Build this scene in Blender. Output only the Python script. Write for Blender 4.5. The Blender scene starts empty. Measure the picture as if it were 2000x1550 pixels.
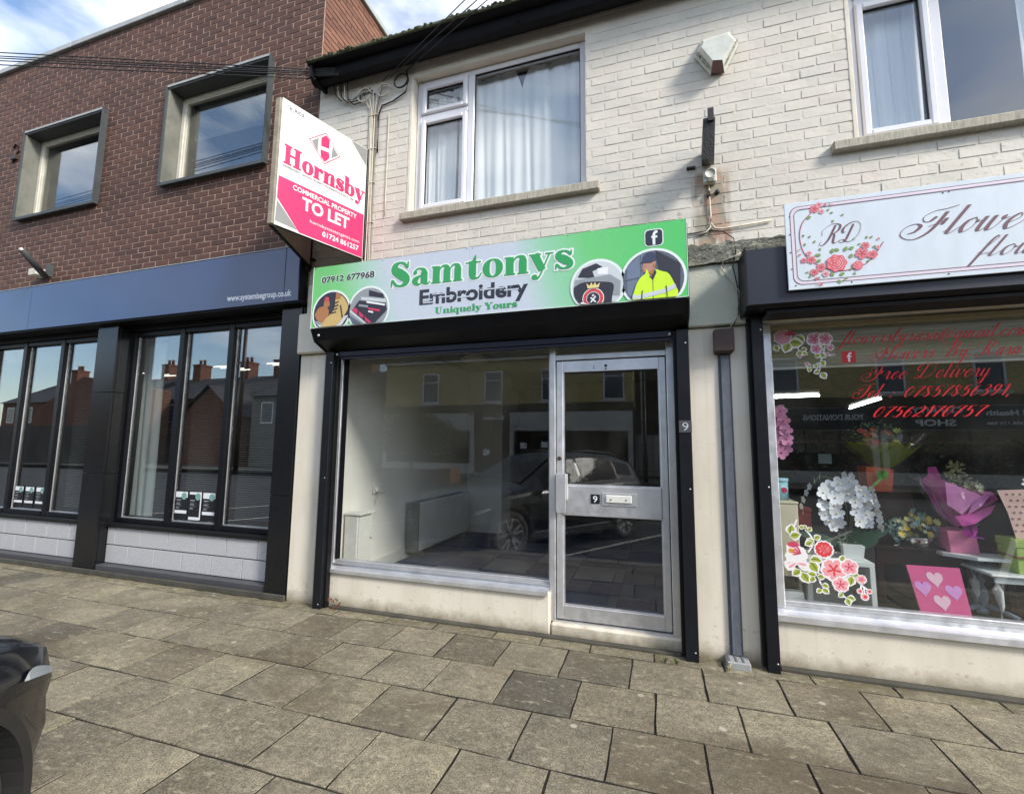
import bpy, bmesh, math, random
from mathutils import Vector, Matrix
random.seed(7)
SC = bpy.context.scene
COL = SC.collection
R_ = math.radians
# ------------------------------------------------------------------ camera, sky, sun, exposure
CAM = Vector((0.0, -3.5, 1.40))
YAW, PITCH, ROLL, FPX = 0.307788, 0.110986, 0.0097235, 886.66
_f0 = Vector((-math.sin(YAW), math.cos(YAW), 0)); _r0 = Vector((math.cos(YAW), math.sin(YAW), 0)); _u0 = Vector((0, 0, 1))
FW = _f0 * math.cos(PITCH) + _u0 * math.sin(PITCH)
_u = _u0 * math.cos(PITCH) - _f0 * math.sin(PITCH)
RT = _r0 * math.cos(ROLL) + _u * math.sin(ROLL)
UP = _u * math.cos(ROLL) - _r0 * math.sin(ROLL)
cam = bpy.data.cameras.new('camera'); camo = bpy.data.objects.new('camera', cam); COL.objects.link(camo)
cam.sensor_width = 36; cam.lens = FPX / 2000 * 36; cam.clip_start = .05; cam.clip_end = 3000
camo.matrix_world = Matrix(((RT.x, UP.x, -FW.x, CAM.x), (RT.y, UP.y, -FW.y, CAM.y), (RT.z, UP.z, -FW.z, CAM.z), (0, 0, 0, 1)))
SC.camera = camo
SUN = Vector((.74, -.36, .58)).normalized()
w = bpy.data.worlds.new('World'); SC.world = w; w.use_nodes = True
nt = w.node_tree; nt.nodes.clear()
def N(nt, t, **k):
    n = nt.nodes.new(t)
    for a, b in k.items(): setattr(n, a, b)
    return n
o = N(nt, 'ShaderNodeOutputWorld'); bg = N(nt, 'ShaderNodeBackground'); bg.inputs[1].default_value = .15
sk = N(nt, 'ShaderNodeTexSky', sky_type='NISHITA', sun_disc=False, sun_elevation=math.asin(SUN.z), sun_rotation=math.atan2(SUN.x, SUN.y))
sk.air_density = 1.0; sk.dust_density = .8; sk.ozone_density = 1.5
tc = N(nt, 'ShaderNodeTexCoord'); mp = N(nt, 'ShaderNodeMapping'); mp.inputs['Scale'].default_value = (1.0, 1.0, 2.6); mp.inputs['Location'].default_value = (.35, .1, .2)
nz = N(nt, 'ShaderNodeTexNoise'); nz.inputs['Scale'].default_value = 2.1; nz.inputs['Detail'].default_value = 9; nz.inputs['Roughness'].default_value = .55
rp = N(nt, 'ShaderNodeValToRGB'); rp.color_ramp.elements[0].position = .45; rp.color_ramp.elements[1].position = .66
mx = N(nt, 'ShaderNodeMixRGB'); mx.inputs[2].default_value = (6.3, 6.5, 6.8, 1)
L = nt.links.new
L(tc.outputs['Generated'], mp.inputs[0]); L(mp.outputs[0], nz.inputs[0]); L(nz.outputs[0], rp.inputs[0]); L(rp.outputs[0], mx.inputs[0])
L(sk.outputs[0], mx.inputs[1]); L(mx.outputs[0], bg.inputs[0]); L(bg.outputs[0], o.inputs[0])
sl = bpy.data.lights.new('sun', 'SUN'); sl.energy = 2.4; sl.angle = R_(12); sl.color = (1, .955, .89)
so = bpy.data.objects.new('sun', sl); COL.objects.link(so); so.rotation_euler = SUN.to_track_quat('Z', 'Y').to_euler(); so.location = (8, -4, 9)
SC.view_settings.view_transform = 'Standard'; SC.view_settings.look = 'None'; SC.view_settings.exposure = 0.90; SC.view_settings.gamma = 1
SC.view_settings.use_curve_mapping = False
try:
    SC.render.engine = 'CYCLES'; SC.cycles.use_denoising = True; SC.cycles.max_bounces = 7; SC.cycles.transparent_max_bounces = 16
    SC.cycles.glossy_bounces = 4; SC.cycles.diffuse_bounces = 4; SC.cycles.sample_clamp_indirect = 6; SC.cycles.caustics_reflective = False; SC.cycles.caustics_refractive = False
except Exception: pass

def at(px, py, y=0.0):
    """point (x, z) where the sight line through a place in the survey photo meets the real plane at depth y"""
    d = RT * ((px - 1000) / FPX) - UP * ((py - 775) / FPX) + FW
    t = (y - CAM.y) / d.y
    return (CAM.x + d.x * t, CAM.z + d.z * t)
def atz(px, py, z=0.0):
    d = RT * ((px - 1000) / FPX) - UP * ((py - 775) / FPX) + FW
    t = (z - CAM.z) / d.z
    return (CAM.x + d.x * t, CAM.y + d.y * t)

# ------------------------------------------------------------------ materials
def newmat(name):
    m = bpy.data.materials.new(name); m.use_nodes = True; m.node_tree.nodes.clear(); return m
def principled(m, rough=.6, metal=0, spec=None, coat=0):
    nt = m.node_tree; o = N(nt, 'ShaderNodeOutputMaterial'); p = N(nt, 'ShaderNodeBsdfPrincipled')
    p.inputs['Roughness'].default_value = rough; p.inputs['Metallic'].default_value = metal
    if spec is not None: p.inputs['Specular IOR Level'].default_value = spec
    if coat: p.inputs['Coat Weight'].default_value = coat; p.inputs['Coat Roughness'].default_value = .03
    nt.links.new(p.outputs[0], o.inputs[0]); return nt, p
def mapped(nt, scale=(1, 1, 1), pos=True):
    if pos: g = N(nt, 'ShaderNodeNewGeometry').outputs['Position']
    else: g = N(nt, 'ShaderNodeTexCoord').outputs['Object']
    m = N(nt, 'ShaderNodeMapping'); m.inputs['Scale'].default_value = scale; nt.links.new(g, m.inputs[0]); return m.outputs[0]
def noise(nt, vec, scale, detail=4, rough=.55):
    n = N(nt, 'ShaderNodeTexNoise'); n.inputs['Scale'].default_value = scale; n.inputs['Detail'].default_value = detail; n.inputs['Roughness'].default_value = rough
    nt.links.new(vec, n.inputs[0]); return n.outputs[0]
def ramp(nt, fac, stops):
    r = N(nt, 'ShaderNodeValToRGB'); e = r.color_ramp.elements
    while len(e) < len(stops): e.new(.5)
    for i, (p, c) in enumerate(stops):
        e[i].position = p; e[i].color = (*c, 1) if hasattr(c, '__len__') else (c, c, c, 1)
    nt.links.new(fac, r.inputs[0]); return r.outputs[0]
def mix(nt, fac, a, b, mode='MIX'):
    m = N(nt, 'ShaderNodeMixRGB', blend_type=mode)
    for i, v in ((0, fac), (1, a), (2, b)):
        if hasattr(v, 'is_linked') or hasattr(v, 'links'): nt.links.new(v, m.inputs[i])
        elif i == 0: m.inputs[0].default_value = v
        else: m.inputs[i].default_value = (*v, 1) if hasattr(v, '__len__') else (v, v, v, 1)
    return m.outputs[0]
def fmath(nt, op, a, b=0.0, c=None):
    m = N(nt, 'ShaderNodeMath', operation=op)
    for i, v in enumerate((a, b) if c is None else (a, b, c)):
        if hasattr(v, 'links'): nt.links.new(v, m.inputs[i])
        else: m.inputs[i].default_value = v
    return m.outputs[0]
def bump(nt, p, h, strength=.3, dist=.01):
    b = N(nt, 'ShaderNodeBump'); b.inputs['Strength'].default_value = strength; b.inputs['Distance'].default_value = dist
    nt.links.new(h, b.inputs['Height']); nt.links.new(b.outputs[0], p.inputs['Normal'])
def sep(nt, v):
    s = N(nt, 'ShaderNodeSeparateXYZ'); nt.links.new(v, s.inputs[0]); return s.outputs
def srgb(r, g, b):
    f = lambda v: (v / 255 / 12.92) if v <= 10 else ((v / 255 + .055) / 1.055) ** 2.4
    return (f(r), f(g), f(b))
def mul(c, k): return tuple(v * k for v in c)
_mc = {}
def M(name, col=(.5, .5, .5), rough=.6, metal=0, var=.12, scale=6, bmp=0, bscale=80, coat=0, spec=None, pos=False, dirt=0, stretch=(1, 1, 1)):
    """plain surface with soft mottling and optional fine relief"""
    if name in _mc: return _mc[name]
    m = newmat(name); nt, p = principled(m, rough, metal, spec, coat)
    v = mapped(nt, stretch, pos)
    c = ramp(nt, noise(nt, v, scale, 5), [(.3, mul(col, 1 - var)), (.7, mul(col, 1 + var * .6))])
    if dirt:
        c = mix(nt, ramp(nt, noise(nt, v, scale * 2.7, 6, .7), [(.52, 0), (.72, dirt)]), c, mul(col, .45))
    nt.links.new(c, p.inputs['Base Color'])
    if bmp: bump(nt, p, noise(nt, v, bscale, 5, .6), bmp)
    _mc[name] = m; return m
def glass_mat(name, ior=1.75, tint=(.985, .995, .99), wavy=0.0):
    m = newmat(name); nt = m.node_tree; o = N(nt, 'ShaderNodeOutputMaterial'); mxs = N(nt, 'ShaderNodeMixShader')
    t = N(nt, 'ShaderNodeBsdfTransparent'); g = N(nt, 'ShaderNodeBsdfGlossy'); g.inputs['Roughness'].default_value = .0
    t.inputs[0].default_value = (*tint, 1); g.inputs[0].default_value = (1, 1, 1, 1)
    fr = N(nt, 'ShaderNodeFresnel'); ge = N(nt, 'ShaderNodeNewGeometry')
    mr = N(nt, 'ShaderNodeMapRange'); mr.inputs[3].default_value = ior; mr.inputs[4].default_value = 1 / ior
    nt.links.new(ge.outputs['Backfacing'], mr.inputs[0]); nt.links.new(mr.outputs[0], fr.inputs[0])
    if wavy:
        b = N(nt, 'ShaderNodeBump'); b.inputs['Strength'].default_value = wavy; b.inputs['Distance'].default_value = .004
        nt.links.new(noise(nt, mapped(nt, (1, 1, .5)), 1.6, 1), b.inputs['Height']); nt.links.new(b.outputs[0], g.inputs['Normal'])
    nt.links.new(fr.outputs[0], mxs.inputs[0]); nt.links.new(t.outputs[0], mxs.inputs[1]); nt.links.new(g.outputs[0], mxs.inputs[2]); df = N(nt, 'ShaderNodeBsdfDiffuse'); df.inputs[0].default_value = (.7, .68, .62, 1); m2 = N(nt, 'ShaderNodeMixShader')
    du = ramp(nt, noise(nt, mapped(nt, (1, 1, .6)), 2.3, 9, .68), [(.42, .001), (.66, .014)]); nt.links.new(du, m2.inputs[0]); nt.links.new(mxs.outputs[0], m2.inputs[1]); nt.links.new(df.outputs[0], m2.inputs[2])
    nt.links.new(m2.outputs[0], o.inputs[0])
    return m
def emit_mat(name, col, s):
    m = newmat(name); nt = m.node_tree; o = N(nt, 'ShaderNodeOutputMaterial'); e = N(nt, 'ShaderNodeEmission'); e.inputs[0].default_value = (*col, 1); e.inputs[1].default_value = s
    nt.links.new(e.outputs[0], o.inputs[0]); return m

GLASS = glass_mat('window_glass', 1.62, wavy=.05); GLASS_U = glass_mat('upstairs_glass', 1.85, wavy=.05); GLASS_L = glass_mat('double_glazing', 2.55, (.80, .83, .82), wavy=.03)
CBH, CBL, BBH, BBL = .0786, .2150, .0668, .2050   # brick course and brick module, cream and brown
def brick_mat(name, cols, joint_z0, x0, wear, cream):
    BH, BL = (CBH, CBL) if cream else (BBH, BBL)
    m = newmat(name); nt, p = principled(m, .75 if not cream else .62)
    g = N(nt, 'ShaderNodeNewGeometry').outputs['Position']; x, y, z = sep(nt, g)
    row = fmath(nt, 'FLOOR', fmath(nt, 'DIVIDE', fmath(nt, 'SUBTRACT', z, joint_z0 - .002), BH))
    off = fmath(nt, 'MULTIPLY', fmath(nt, 'MODULO', fmath(nt, 'ABSOLUTE', row), 2.0), .5)
    u = fmath(nt, 'FLOOR', fmath(nt, 'ADD', fmath(nt, 'DIVIDE', fmath(nt, 'SUBTRACT', fmath(nt, 'ADD', x, y), x0), BL), off))
    cb = N(nt, 'ShaderNodeCombineXYZ'); nt.links.new(u, cb.inputs[0]); nt.links.new(row, cb.inputs[1])
    wn = N(nt, 'ShaderNodeTexWhiteNoise', noise_dimensions='2D'); nt.links.new(cb.outputs[0], wn.inputs[0])
    c = ramp(nt, wn.outputs['Value'], [(i / (len(cols) - 1), q) for i, q in enumerate(cols)])
    n1 = noise(nt, g, 45, 5, .65); n2 = noise(nt, g, 1.7, 5, .6)
    c = mix(nt, .35 if not cream else .10, c, ramp(nt, n1, [(.3, .25), (.7, .85)]), 'OVERLAY')
    c = mix(nt, ramp(nt, n2, [(.42, 0), (.75, wear)]), c, mul(cols[0], .62))
    if cream:
        # rust and algae running down from the old bracket, soot under the ledges
        dx = fmath(nt, 'ABSOLUTE', fmath(nt, 'SUBTRACT', x, fmath(nt, 'MULTIPLY_ADD', noise(nt, mapped(nt, (30, 30, 1.5)), 1, 3), .10, .385)))
        s1 = ramp(nt, dx, [(.04, 1), (.15, 0)])
        zz = ramp(nt, fmath(nt, 'SUBTRACT', z, 2.7), [(.0, 0), (.05, .8), (.70, .9), (.82, 0)])
        st = mix(nt, 1.0, s1, zz, 'MULTIPLY'); st = mix(nt, 1.0, st, ramp(nt, noise(nt, mapped(nt, (9, 9, 3)), 1, 4), [(.3, .0), (.6, .9)]), 'MULTIPLY')
        st = ramp(nt, st, [(.03, 0), (.28, .72)]); c = mix(nt, st, c, ramp(nt, noise(nt, g, 7, 3), [(.42, srgb(164, 108, 66)), (.56, srgb(122, 112, 84))]))
        # flaking paint
        fl = ramp(nt, noise(nt, mapped(nt, (5, 5, 9)), 3.2, 8, .75), [(.575, 0), (.60, .6)])
        low = ramp(nt, z, [(2.0 / 8, 1), (3.55 / 8, .25), (.65, .06)]) if False else ramp(nt, fmath(nt, 'DIVIDE', z, 6.0), [(.50, 1), (.62, .18)])
        c = mix(nt, mix(nt, 1.0, fl, low, 'MULTIPLY'), c, srgb(140, 120, 104))
        bump(nt, p, noise(nt, g, 38, 6, .6), .35, .006)
    else:
        bump(nt, p, n1, .5, .006)
    nt.links.new(c, p.inputs['Base Color']); return m
CREAM = [srgb(210, 203, 188), srgb(218, 211, 196), srgb(213, 207, 193), srgb(221, 213, 198), srgb(208, 203, 190), srgb(218, 208, 194)]
BROWN = [srgb(74, 49, 40), srgb(86, 57, 46), srgb(96, 63, 50), srgb(80, 54, 44), srgb(92, 60, 48), srgb(76, 51, 42), srgb(100, 66, 52)]
CZ0, BZ0 = 2.735, 3.33
MCB = brick_mat('cream_painted_brick', CREAM, CZ0, -3.2, .22, True)
MBB = brick_mat('brown_brick', BROWN, BZ0, -3.22, .35, False)
MBG = brick_mat('orange_brown_brick', [srgb(106, 68, 52), srgb(124, 82, 62), srgb(134, 92, 70), srgb(112, 74, 58)], BZ0, -3.22, .3, False)
M_mortar_c = M('cream_painted_mortar', srgb(206, 199, 184), .7, var=.10, bmp=.3, pos=True)
M_mortar_b = M('pale_mortar', srgb(172, 146, 128), .9, var=.3, scale=3, bmp=.3, pos=True)
def plaster():
    m = newmat('cream_masonry_paint'); nt, p = principled(m, .5)
    g = N(nt, 'ShaderNodeNewGeometry').outputs['Position']; x, y, z = sep(nt, g)
    c = ramp(nt, noise(nt, mapped(nt, (3, 3, 1)), 1.4, 6, .6), [(.3, srgb(214, 204, 184)), (.55, srgb(226, 217, 199)), (.8, srgb(230, 220, 204))])
    low = ramp(nt, fmath(nt, 'ADD', z, fmath(nt, 'MULTIPLY', noise(nt, g, 9, 6, .7), .16)), [(.07, .9), (.19, .0)])
    c = mix(nt, low, c, srgb(120, 106, 78))
    ch = ramp(nt, noise(nt, mapped(nt, (1, 1, 1.6)), 16, 8, .72), [(.60, 0), (.62, .55)])
    ch = mix(nt, 1.0, ch, ramp(nt, z, [(.05, 1), (.35, .25)]), 'MULTIPLY')
    c = mix(nt, ch, c, srgb(176, 140, 116))
    sk = ramp(nt, noise(nt, mapped(nt, (24, 24, .6)), 1, 4), [(.58, 0), (.8, .28)])
    c = mix(nt, sk, c, srgb(168, 158, 138))
    nt.links.new(c, p.inputs['Base Color']); h = mix(nt, .35, noise(nt, g, 22, 6, .6), noise(nt, g, 5, 3))
    bump(nt, p, h, .16, .010); return m
M_plaster = plaster()
def stone():
    m = newmat('weathered_render'); nt, p = principled(m, .85)
    g = N(nt, 'ShaderNodeNewGeometry').outputs['Position']
    c = ramp(nt, noise(nt, mapped(nt, (2, 2, 5)), 4.5, 9, .72), [(.38, srgb(52, 54, 48)), (.46, srgb(128, 126, 112)), (.51, srgb(82, 86, 78)), (.57, srgb(176, 172, 152)), (.64, srgb(110, 112, 98))])
    nt.links.new(c, p.inputs['Base Color']); bump(nt, p, noise(nt, g, 18, 8, .7), .7, .02); return m
M_stone = stone()
def slabm():
    m = newmat('concrete_paving_slab'); nt, p = principled(m, .82)
    oi = N(nt, 'ShaderNodeObjectInfo').outputs['Random']; g = N(nt, 'ShaderNodeNewGeometry').outputs['Position']; x, y, z = sep(nt, g); g0 = g
    cbx = N(nt, 'ShaderNodeCombineXYZ'); nt.links.new(x, cbx.inputs[0]); nt.links.new(y, cbx.inputs[1]); nt.links.new(fmath(nt, 'MULTIPLY', oi, 60.0), cbx.inputs[2]); g = cbx.outputs[0]
    c = ramp(nt, oi, [(0, srgb(106, 98, 82)), (.15, srgb(126, 117, 97)), (.3, srgb(110, 102, 86)), (.45, srgb(130, 121, 100)), (.6, srgb(114, 106, 89)), (.75, srgb(134, 125, 102)), (.92, srgb(106, 97, 80)), (1, srgb(86, 82, 70))])
    c = mix(nt, .38, c, ramp(nt, noise(nt, g, 3.1, 8, .65), [(.36, .25), (.64, .80)]), 'OVERLAY')
    c = mix(nt, .38, c, ramp(nt, noise(nt, g, 34, 9, .8), [(.40, .18), (.60, .84)]), 'OVERLAY')
    c = mix(nt, .55, c, ramp(nt, noise(nt, g, 150, 3, .8), [(.40, .12), (.60, .9)]), 'OVERLAY')
    wet = ramp(nt, fmath(nt, 'ADD', noise(nt, mapped(nt, (1.2, 2.4, 1)), 1.05, 7, .62), fmath(nt, 'MULTIPLY', fmath(nt, 'SUBTRACT', oi, .5), .12)), [(.54, 0), (.66, .50)])
    band = mix(nt, 1.0, ramp(nt, fmath(nt, 'ABSOLUTE', fmath(nt, 'ADD', fmath(nt, 'ADD', y, 1.12), fmath(nt, 'MULTIPLY', fmath(nt, 'SUBTRACT', noise(nt, g0, 1.6, 6), .5), .9))), [(.12, 1), (.30, 0)]), ramp(nt, fmath(nt, 'ADD', fmath(nt, 'MULTIPLY', x, .25), .5), [(.45, 0), (.62, .62)]), 'MULTIPLY')
    wet = mix(nt, 1.0, wet, band, 'LIGHTEN'); c = mix(nt, wet, c, srgb(80, 67, 49))
    sp = ramp(nt, noise(nt, g, 5.5, 8, .7), [(.585, 0), (.63, .5)]); c = mix(nt, sp, c, srgb(84, 78, 64))
    b = N(nt, 'ShaderNodeTexCoord').outputs['Object']; bx, by, bz = sep(nt, b)
    e = fmath(nt, 'MAXIMUM', fmath(nt, 'ABSOLUTE', fmath(nt, 'DIVIDE', bx, .215)), fmath(nt, 'ABSOLUTE', fmath(nt, 'DIVIDE', by, .2)))
    e = fmath(nt, 'ADD', e, fmath(nt, 'MULTIPLY', noise(nt, g, 7, 5), .35))
    c = mix(nt, ramp(nt, e, [(1.06, 0), (1.22, .42)]), c, srgb(88, 78, 58))
    moss = ramp(nt, fmath(nt, 'ADD', fmath(nt, 'ABSOLUTE', y), fmath(nt, 'MULTIPLY', noise(nt, g, 4, 7, .7), .5)), [(.30, .7), (.47, .0)])
    moss = mix(nt, 1.0, moss, ramp(nt, noise(nt, g, 11, 7, .75), [(.42, .15), (.58, 1)]), 'MULTIPLY')
    c = mix(nt, moss, c, srgb(86, 82, 50))
    gum = N(nt, 'ShaderNodeTexVoronoi'); gum.inputs['Scale'].default_value = 3.4; nt.links.new(g, gum.inputs[0])
    c = mix(nt, ramp(nt, gum.outputs['Distance'], [(.055, .75), (.068, 0)]), c, srgb(182, 174, 152))
    lime = ramp(nt, noise(nt, mapped(nt, (12, 26, 1)), 1, 6, .7), [(.57, 0), (.64, .40)])
    c = mix(nt, lime, c, srgb(190, 180, 150))
    nt.links.new(c, p.inputs['Base Color']); bump(nt, p, mix(nt, .5, noise(nt, g, 130, 5, .7), noise(nt, g, 18, 6)), .6, .006)
    nt.links.new(ramp(nt, wet, [(0, .85), (1, .5)]), p.inputs['Roughness']); return m
M_slab = slabm()
def granite(name, dark):
    m = newmat(name); nt, p = principled(m, .2, spec=.35)
    g = N(nt, 'ShaderNodeNewGeometry').outputs['Position']
    a, b, c_ = ((8, 9, 10), (24, 25, 27), (62, 62, 62)) if dark else ((138, 138, 140), (186, 186, 188), (222, 222, 222))
    c = ramp(nt, noise(nt, g, 210, 4, .8), [(.36, srgb(*a)), (.54, srgb(*b)), (.70, srgb(*c_))])
    nt.links.new(mix(nt, ramp(nt, noise(nt, g, 2.0, 5), [(.45, 0), (.8, .35)]), c, srgb(*b)), p.inputs['Base Color'])
    if not dark: p.inputs['Roughness'].default_value = .45
    return m
M_gran = granite('polished_black_granite', True); M_gran_l = granite('grey_stone_tile', False)
def alu(name, col, r=.36):
    m = newmat(name); nt, p = principled(m, r, .75)
    v = mapped(nt, (3, 3, 40)); c = ramp(nt, noise(nt, mapped(nt, (2, 2, 2)), 3, 6, .65), [(.3, mul(col, .78)), (.7, col)])
    nt.links.new(c, p.inputs['Base Color'])
    nt.links.new(ramp(nt, noise(nt, mapped(nt, (8, 8, 8)), 2, 5), [(.3, r * .8), (.7, r * 1.5)]), p.inputs['Roughness']); return m
M_alu = alu('aged_aluminium', (.74, .74, .745)); M_alu_b = alu('bright_aluminium', (.88, .88, .89), .34)
M_upvc = M('white_upvc', srgb(226, 225, 228), .3, var=.07, scale=2, dirt=.12)
M_white = M('white_paint', srgb(222, 220, 212), .45, var=.08, dirt=.15)
M_offw = M('interior_cream_wall', srgb(232, 230, 220), .8, var=.05, scale=2)
M_ceil = M('interior_ceiling', srgb(200, 198, 185), .9, var=.05)
M_black = M('black_powder_coat', (.008, .008, .009), .45, var=.25, scale=5, spec=.25)
M_blackg = M('black_shutter_rail', (.010, .011, .014), .40, var=.25, scale=9, spec=.25)
M_navy = M('navy_box_panel', srgb(30, 33, 44), .42, var=.12, scale=3)
M_navyd = M('navy_shutter_slat', srgb(16, 20, 44), .4, var=.2)
M_fascia = M('blue_grey_fascia', srgb(34, 60, 104), .24, var=.12, scale=1.2, spec=.8)
M_fr = M('dark_window_frame', (.004, .0045, .007), .35, var=.2, spec=.3)
M_conc = M('grey_surround', srgb(120, 120, 110), .7, var=.22, scale=5, dirt=.5, bmp=.2)
M_concd = M('dark_grey_capping', srgb(70, 74, 74), .55, var=.2, scale=6, dirt=.4)
M_timber = M('weathered_white_timber', srgb(214, 208, 192), .6, var=.1, scale=12, dirt=.4, bmp=.2)
M_sill = M('stained_concrete_sill', srgb(184, 176, 158), .85, var=.35, scale=14, dirt=.6, bmp=.4, stretch=(6, 6, 1))
M_gutter = M('black_gutter', (.006, .0065, .009), .6, var=.3, scale=8, spec=.2)
M_moss = M('mossy_slate_edge', srgb(92, 98, 76), .95, var=.5, scale=22, dirt=.7, bmp=1)
M_dark = M('dark_interior', srgb(44, 44, 44), .9, var=.15)
M_grey = M('mid_grey', srgb(110, 112, 116), .6)
M_lead = M('pale_metal_coping', srgb(170, 172, 170), .5, var=.15, dirt=.3)
M_brownp = M('brown_plastic', srgb(66, 50, 44), .55, var=.2, scale=12, dirt=.3)
M_trunk = M('grey_painted_trunking', srgb(100, 104, 112), .5, var=.22, scale=14, dirt=.35, stretch=(4, 4, 1))
M_ccable = M('cream_painted_cable', srgb(214, 205, 186), .6, var=.12, scale=20)
M_bcable = M('black_cable', (.012, .012, .013), .6)
M_soil = M('dark_joint_soil', srgb(36, 32, 24), 1, var=.4, scale=30, bmp=1, pos=True)
M_wood = M('dark_varnished_wood', srgb(44, 24, 18), .35, var=.3, scale=3, stretch=(1, 1, 12))
def flat(name, rgb, rough=.5, **k): return M(name, srgb(*rgb), rough, var=.04, **k)
# ------------------------------------------------------------------ mesh helper
class MB:
    def __init__(s): s.v = []; s.f = []; s.mi = []; s.mats = []; s.sm = []
    def m(s, mat):
        if mat not in s.mats: s.mats.append(mat)
        return s.mats.index(mat)
    def add(s, vs, fs, mat, smooth=False):
        b = len(s.v); s.v += [tuple(v) for v in vs]; i = s.m(mat)
        for f in fs: s.f.append(tuple(b + k for k in f)); s.mi.append(i); s.sm.append(smooth)
    def box(s, x0, x1, y0, y1, z0, z1, mat, bev=0):
        if x1 < x0: x0, x1 = x1, x0
        if y1 < y0: y0, y1 = y1, y0
        if z1 < z0: z0, z1 = z1, z0
        if not bev:
            s.add([(x0, y0, z0), (x1, y0, z0), (x1, y1, z0), (x0, y1, z0), (x0, y0, z1), (x1, y0, z1), (x1, y1, z1), (x0, y1, z1)],
                  [(0, 3, 2, 1), (4, 5, 6, 7), (0, 1, 5, 4), (1, 2, 6, 5), (2, 3, 7, 6), (3, 0, 4, 7)], mat); return s
        b = min(bev, (x1 - x0) * .45, (y1 - y0) * .45, (z1 - z0) * .45)
        bm = bmesh.new(); bmesh.ops.create_cube(bm, size=1)
        for v in bm.verts: v.co = Vector(((x0 + x1) / 2 + v.co.x * (x1 - x0), (y0 + y1) / 2 + v.co.y * (y1 - y0), (z0 + z1) / 2 + v.co.z * (z1 - z0)))
        bmesh.ops.bevel(bm, geom=bm.edges[:], offset=b, segments=1, affect='EDGES')
        s.bm(bm, mat); return s
    def bm(s, bm, mat, smooth=False):
        bm.verts.ensure_lookup_table(); bm.verts.index_update()
        s.add([v.co[:] for v in bm.verts], [[v.index for v in f.verts] for f in bm.faces], mat, smooth); bm.free()
    def quad(s, a, b, c, d, mat): s.add([a, b, c, d], [(0, 1, 2, 3)], mat); return s
    def tube(s, pts, r, mat, n=8, cap=True, r2=None):
        pts = [Vector(p) for p in pts]; vs = []; fs = []; m = len(pts)
        for i, p in enumerate(pts):
            t = (pts[min(i + 1, m - 1)] - pts[max(i - 1, 0)]).normalized()
            a = t.cross(Vector((0, 0, 1)));
            if a.length < .05: a = t.cross(Vector((1, 0, 0)))
            a.normalize(); b = t.cross(a); rr = r if r2 is None else r + (r2 - r) * i / (m - 1)
            if hasattr(r, '__len__'): rr = r[i]
            for k in range(n):
                q = 2 * math.pi * k / n; vs.append(p + a * math.cos(q) * rr + b * math.sin(q) * rr)
        for i in range(m - 1):
            for k in range(n): fs.append((i * n + k, i * n + (k + 1) % n, (i + 1) * n + (k + 1) % n, (i + 1) * n + k))
        if cap: fs += [tuple(range(n))[::-1], tuple((m - 1) * n + k for k in range(n))]
        s.add(vs, fs, mat, True); return s
    def lathe(s, c, prof, mat, n=20, axis='z'):
        vs = []; fs = []; m = len(prof)
        for r, h in prof:
            for k in range(n):
                q = 2 * math.pi * k / n
                p = (r * math.cos(q), r * math.sin(q), h) if axis == 'z' else (r * math.cos(q), h, r * math.sin(q)) if axis == 'y' else (h, r * math.cos(q), r * math.sin(q))
                vs.append((c[0] + p[0], c[1] + p[1], c[2] + p[2]))
        for i in range(m - 1):
            for k in range(n): fs.append((i * n + k, i * n + (k + 1) % n, (i + 1) * n + (k + 1) % n, (i + 1) * n + k))
        fs += [tuple(range(n))[::-1], tuple((m - 1) * n + k for k in range(n))]
        s.add(vs, fs, mat, True); return s
    def poly(s, pts, y, mat, th=0):
        """flat outline in a plane facing the street (x, z), optional thickness"""
        n = len(pts); vs = [(x, y, z) for x, z in pts]; fs = [tuple(range(n))]
        if th: vs += [(x, y + th, z) for x, z in pts]; fs += [tuple(range(2 * n - 1, n - 1, -1))] + [(i, i + n, (i + 1) % n + n, (i + 1) % n) for i in range(n)]
        s.add(vs, fs, mat); return s
    def prism(s, prof, x0, x1, mat):
        """profile of (y, z) pushed along x"""
        n = len(prof); vs = [(x0, y, z) for y, z in prof] + [(x1, y, z) for y, z in prof]
        fs = [tuple(range(n)), tuple(range(2 * n - 1, n - 1, -1))] + [(i, (i + 1) % n, (i + 1) % n + n, i + n) for i in range(n)]
        s.add(vs, fs, mat); return s
    def mesh(s, name):
        me = bpy.data.meshes.new(name); me.from_pydata(s.v, [], s.f)
        for mt in s.mats: me.materials.append(mt)
        me.polygons.foreach_set('material_index', s.mi); me.polygons.foreach_set('use_smooth', s.sm)
        bm = bmesh.new(); bm.from_mesh(me)
        bmesh.ops.recalc_face_normals(bm, faces=bm.faces); bm.to_mesh(me); bm.free()
        me.update(); return me
    def build(s, name, parent=None, **p):
        o = bpy.data.objects.new(name, s.mesh(name)); COL.objects.link(o)
        if parent is not None:
            o.parent = parent; o.matrix_parent_inverse = Matrix.Translation(-wloc(parent))
        for k, v in p.items(): o[k] = v
        return o
def wloc(o):
    l = Vector((0, 0, 0))
    if o.get('_e'): l += o.location
    return l
def thing(name, label, cat, loc=(0, 0, 0), group=None):
    o = bpy.data.objects.new(name, None); COL.objects.link(o); o.location = loc; o['_e'] = 1; o.empty_display_size = .1
    o['label'] = label; o['category'] = cat
    if group: o['group'] = group
    return o
def tag(o, label, cat, group=None):
    o['label'] = label; o['category'] = cat
    if group: o['group'] = group
    return o
def struct(o): o['kind'] = 'structure'; return o
def stuff(o): o['kind'] = 'stuff'; return o
def part(parent, name, fn, **p):
    b = MB(); fn(b); return b.build(name, parent, **p)
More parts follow.
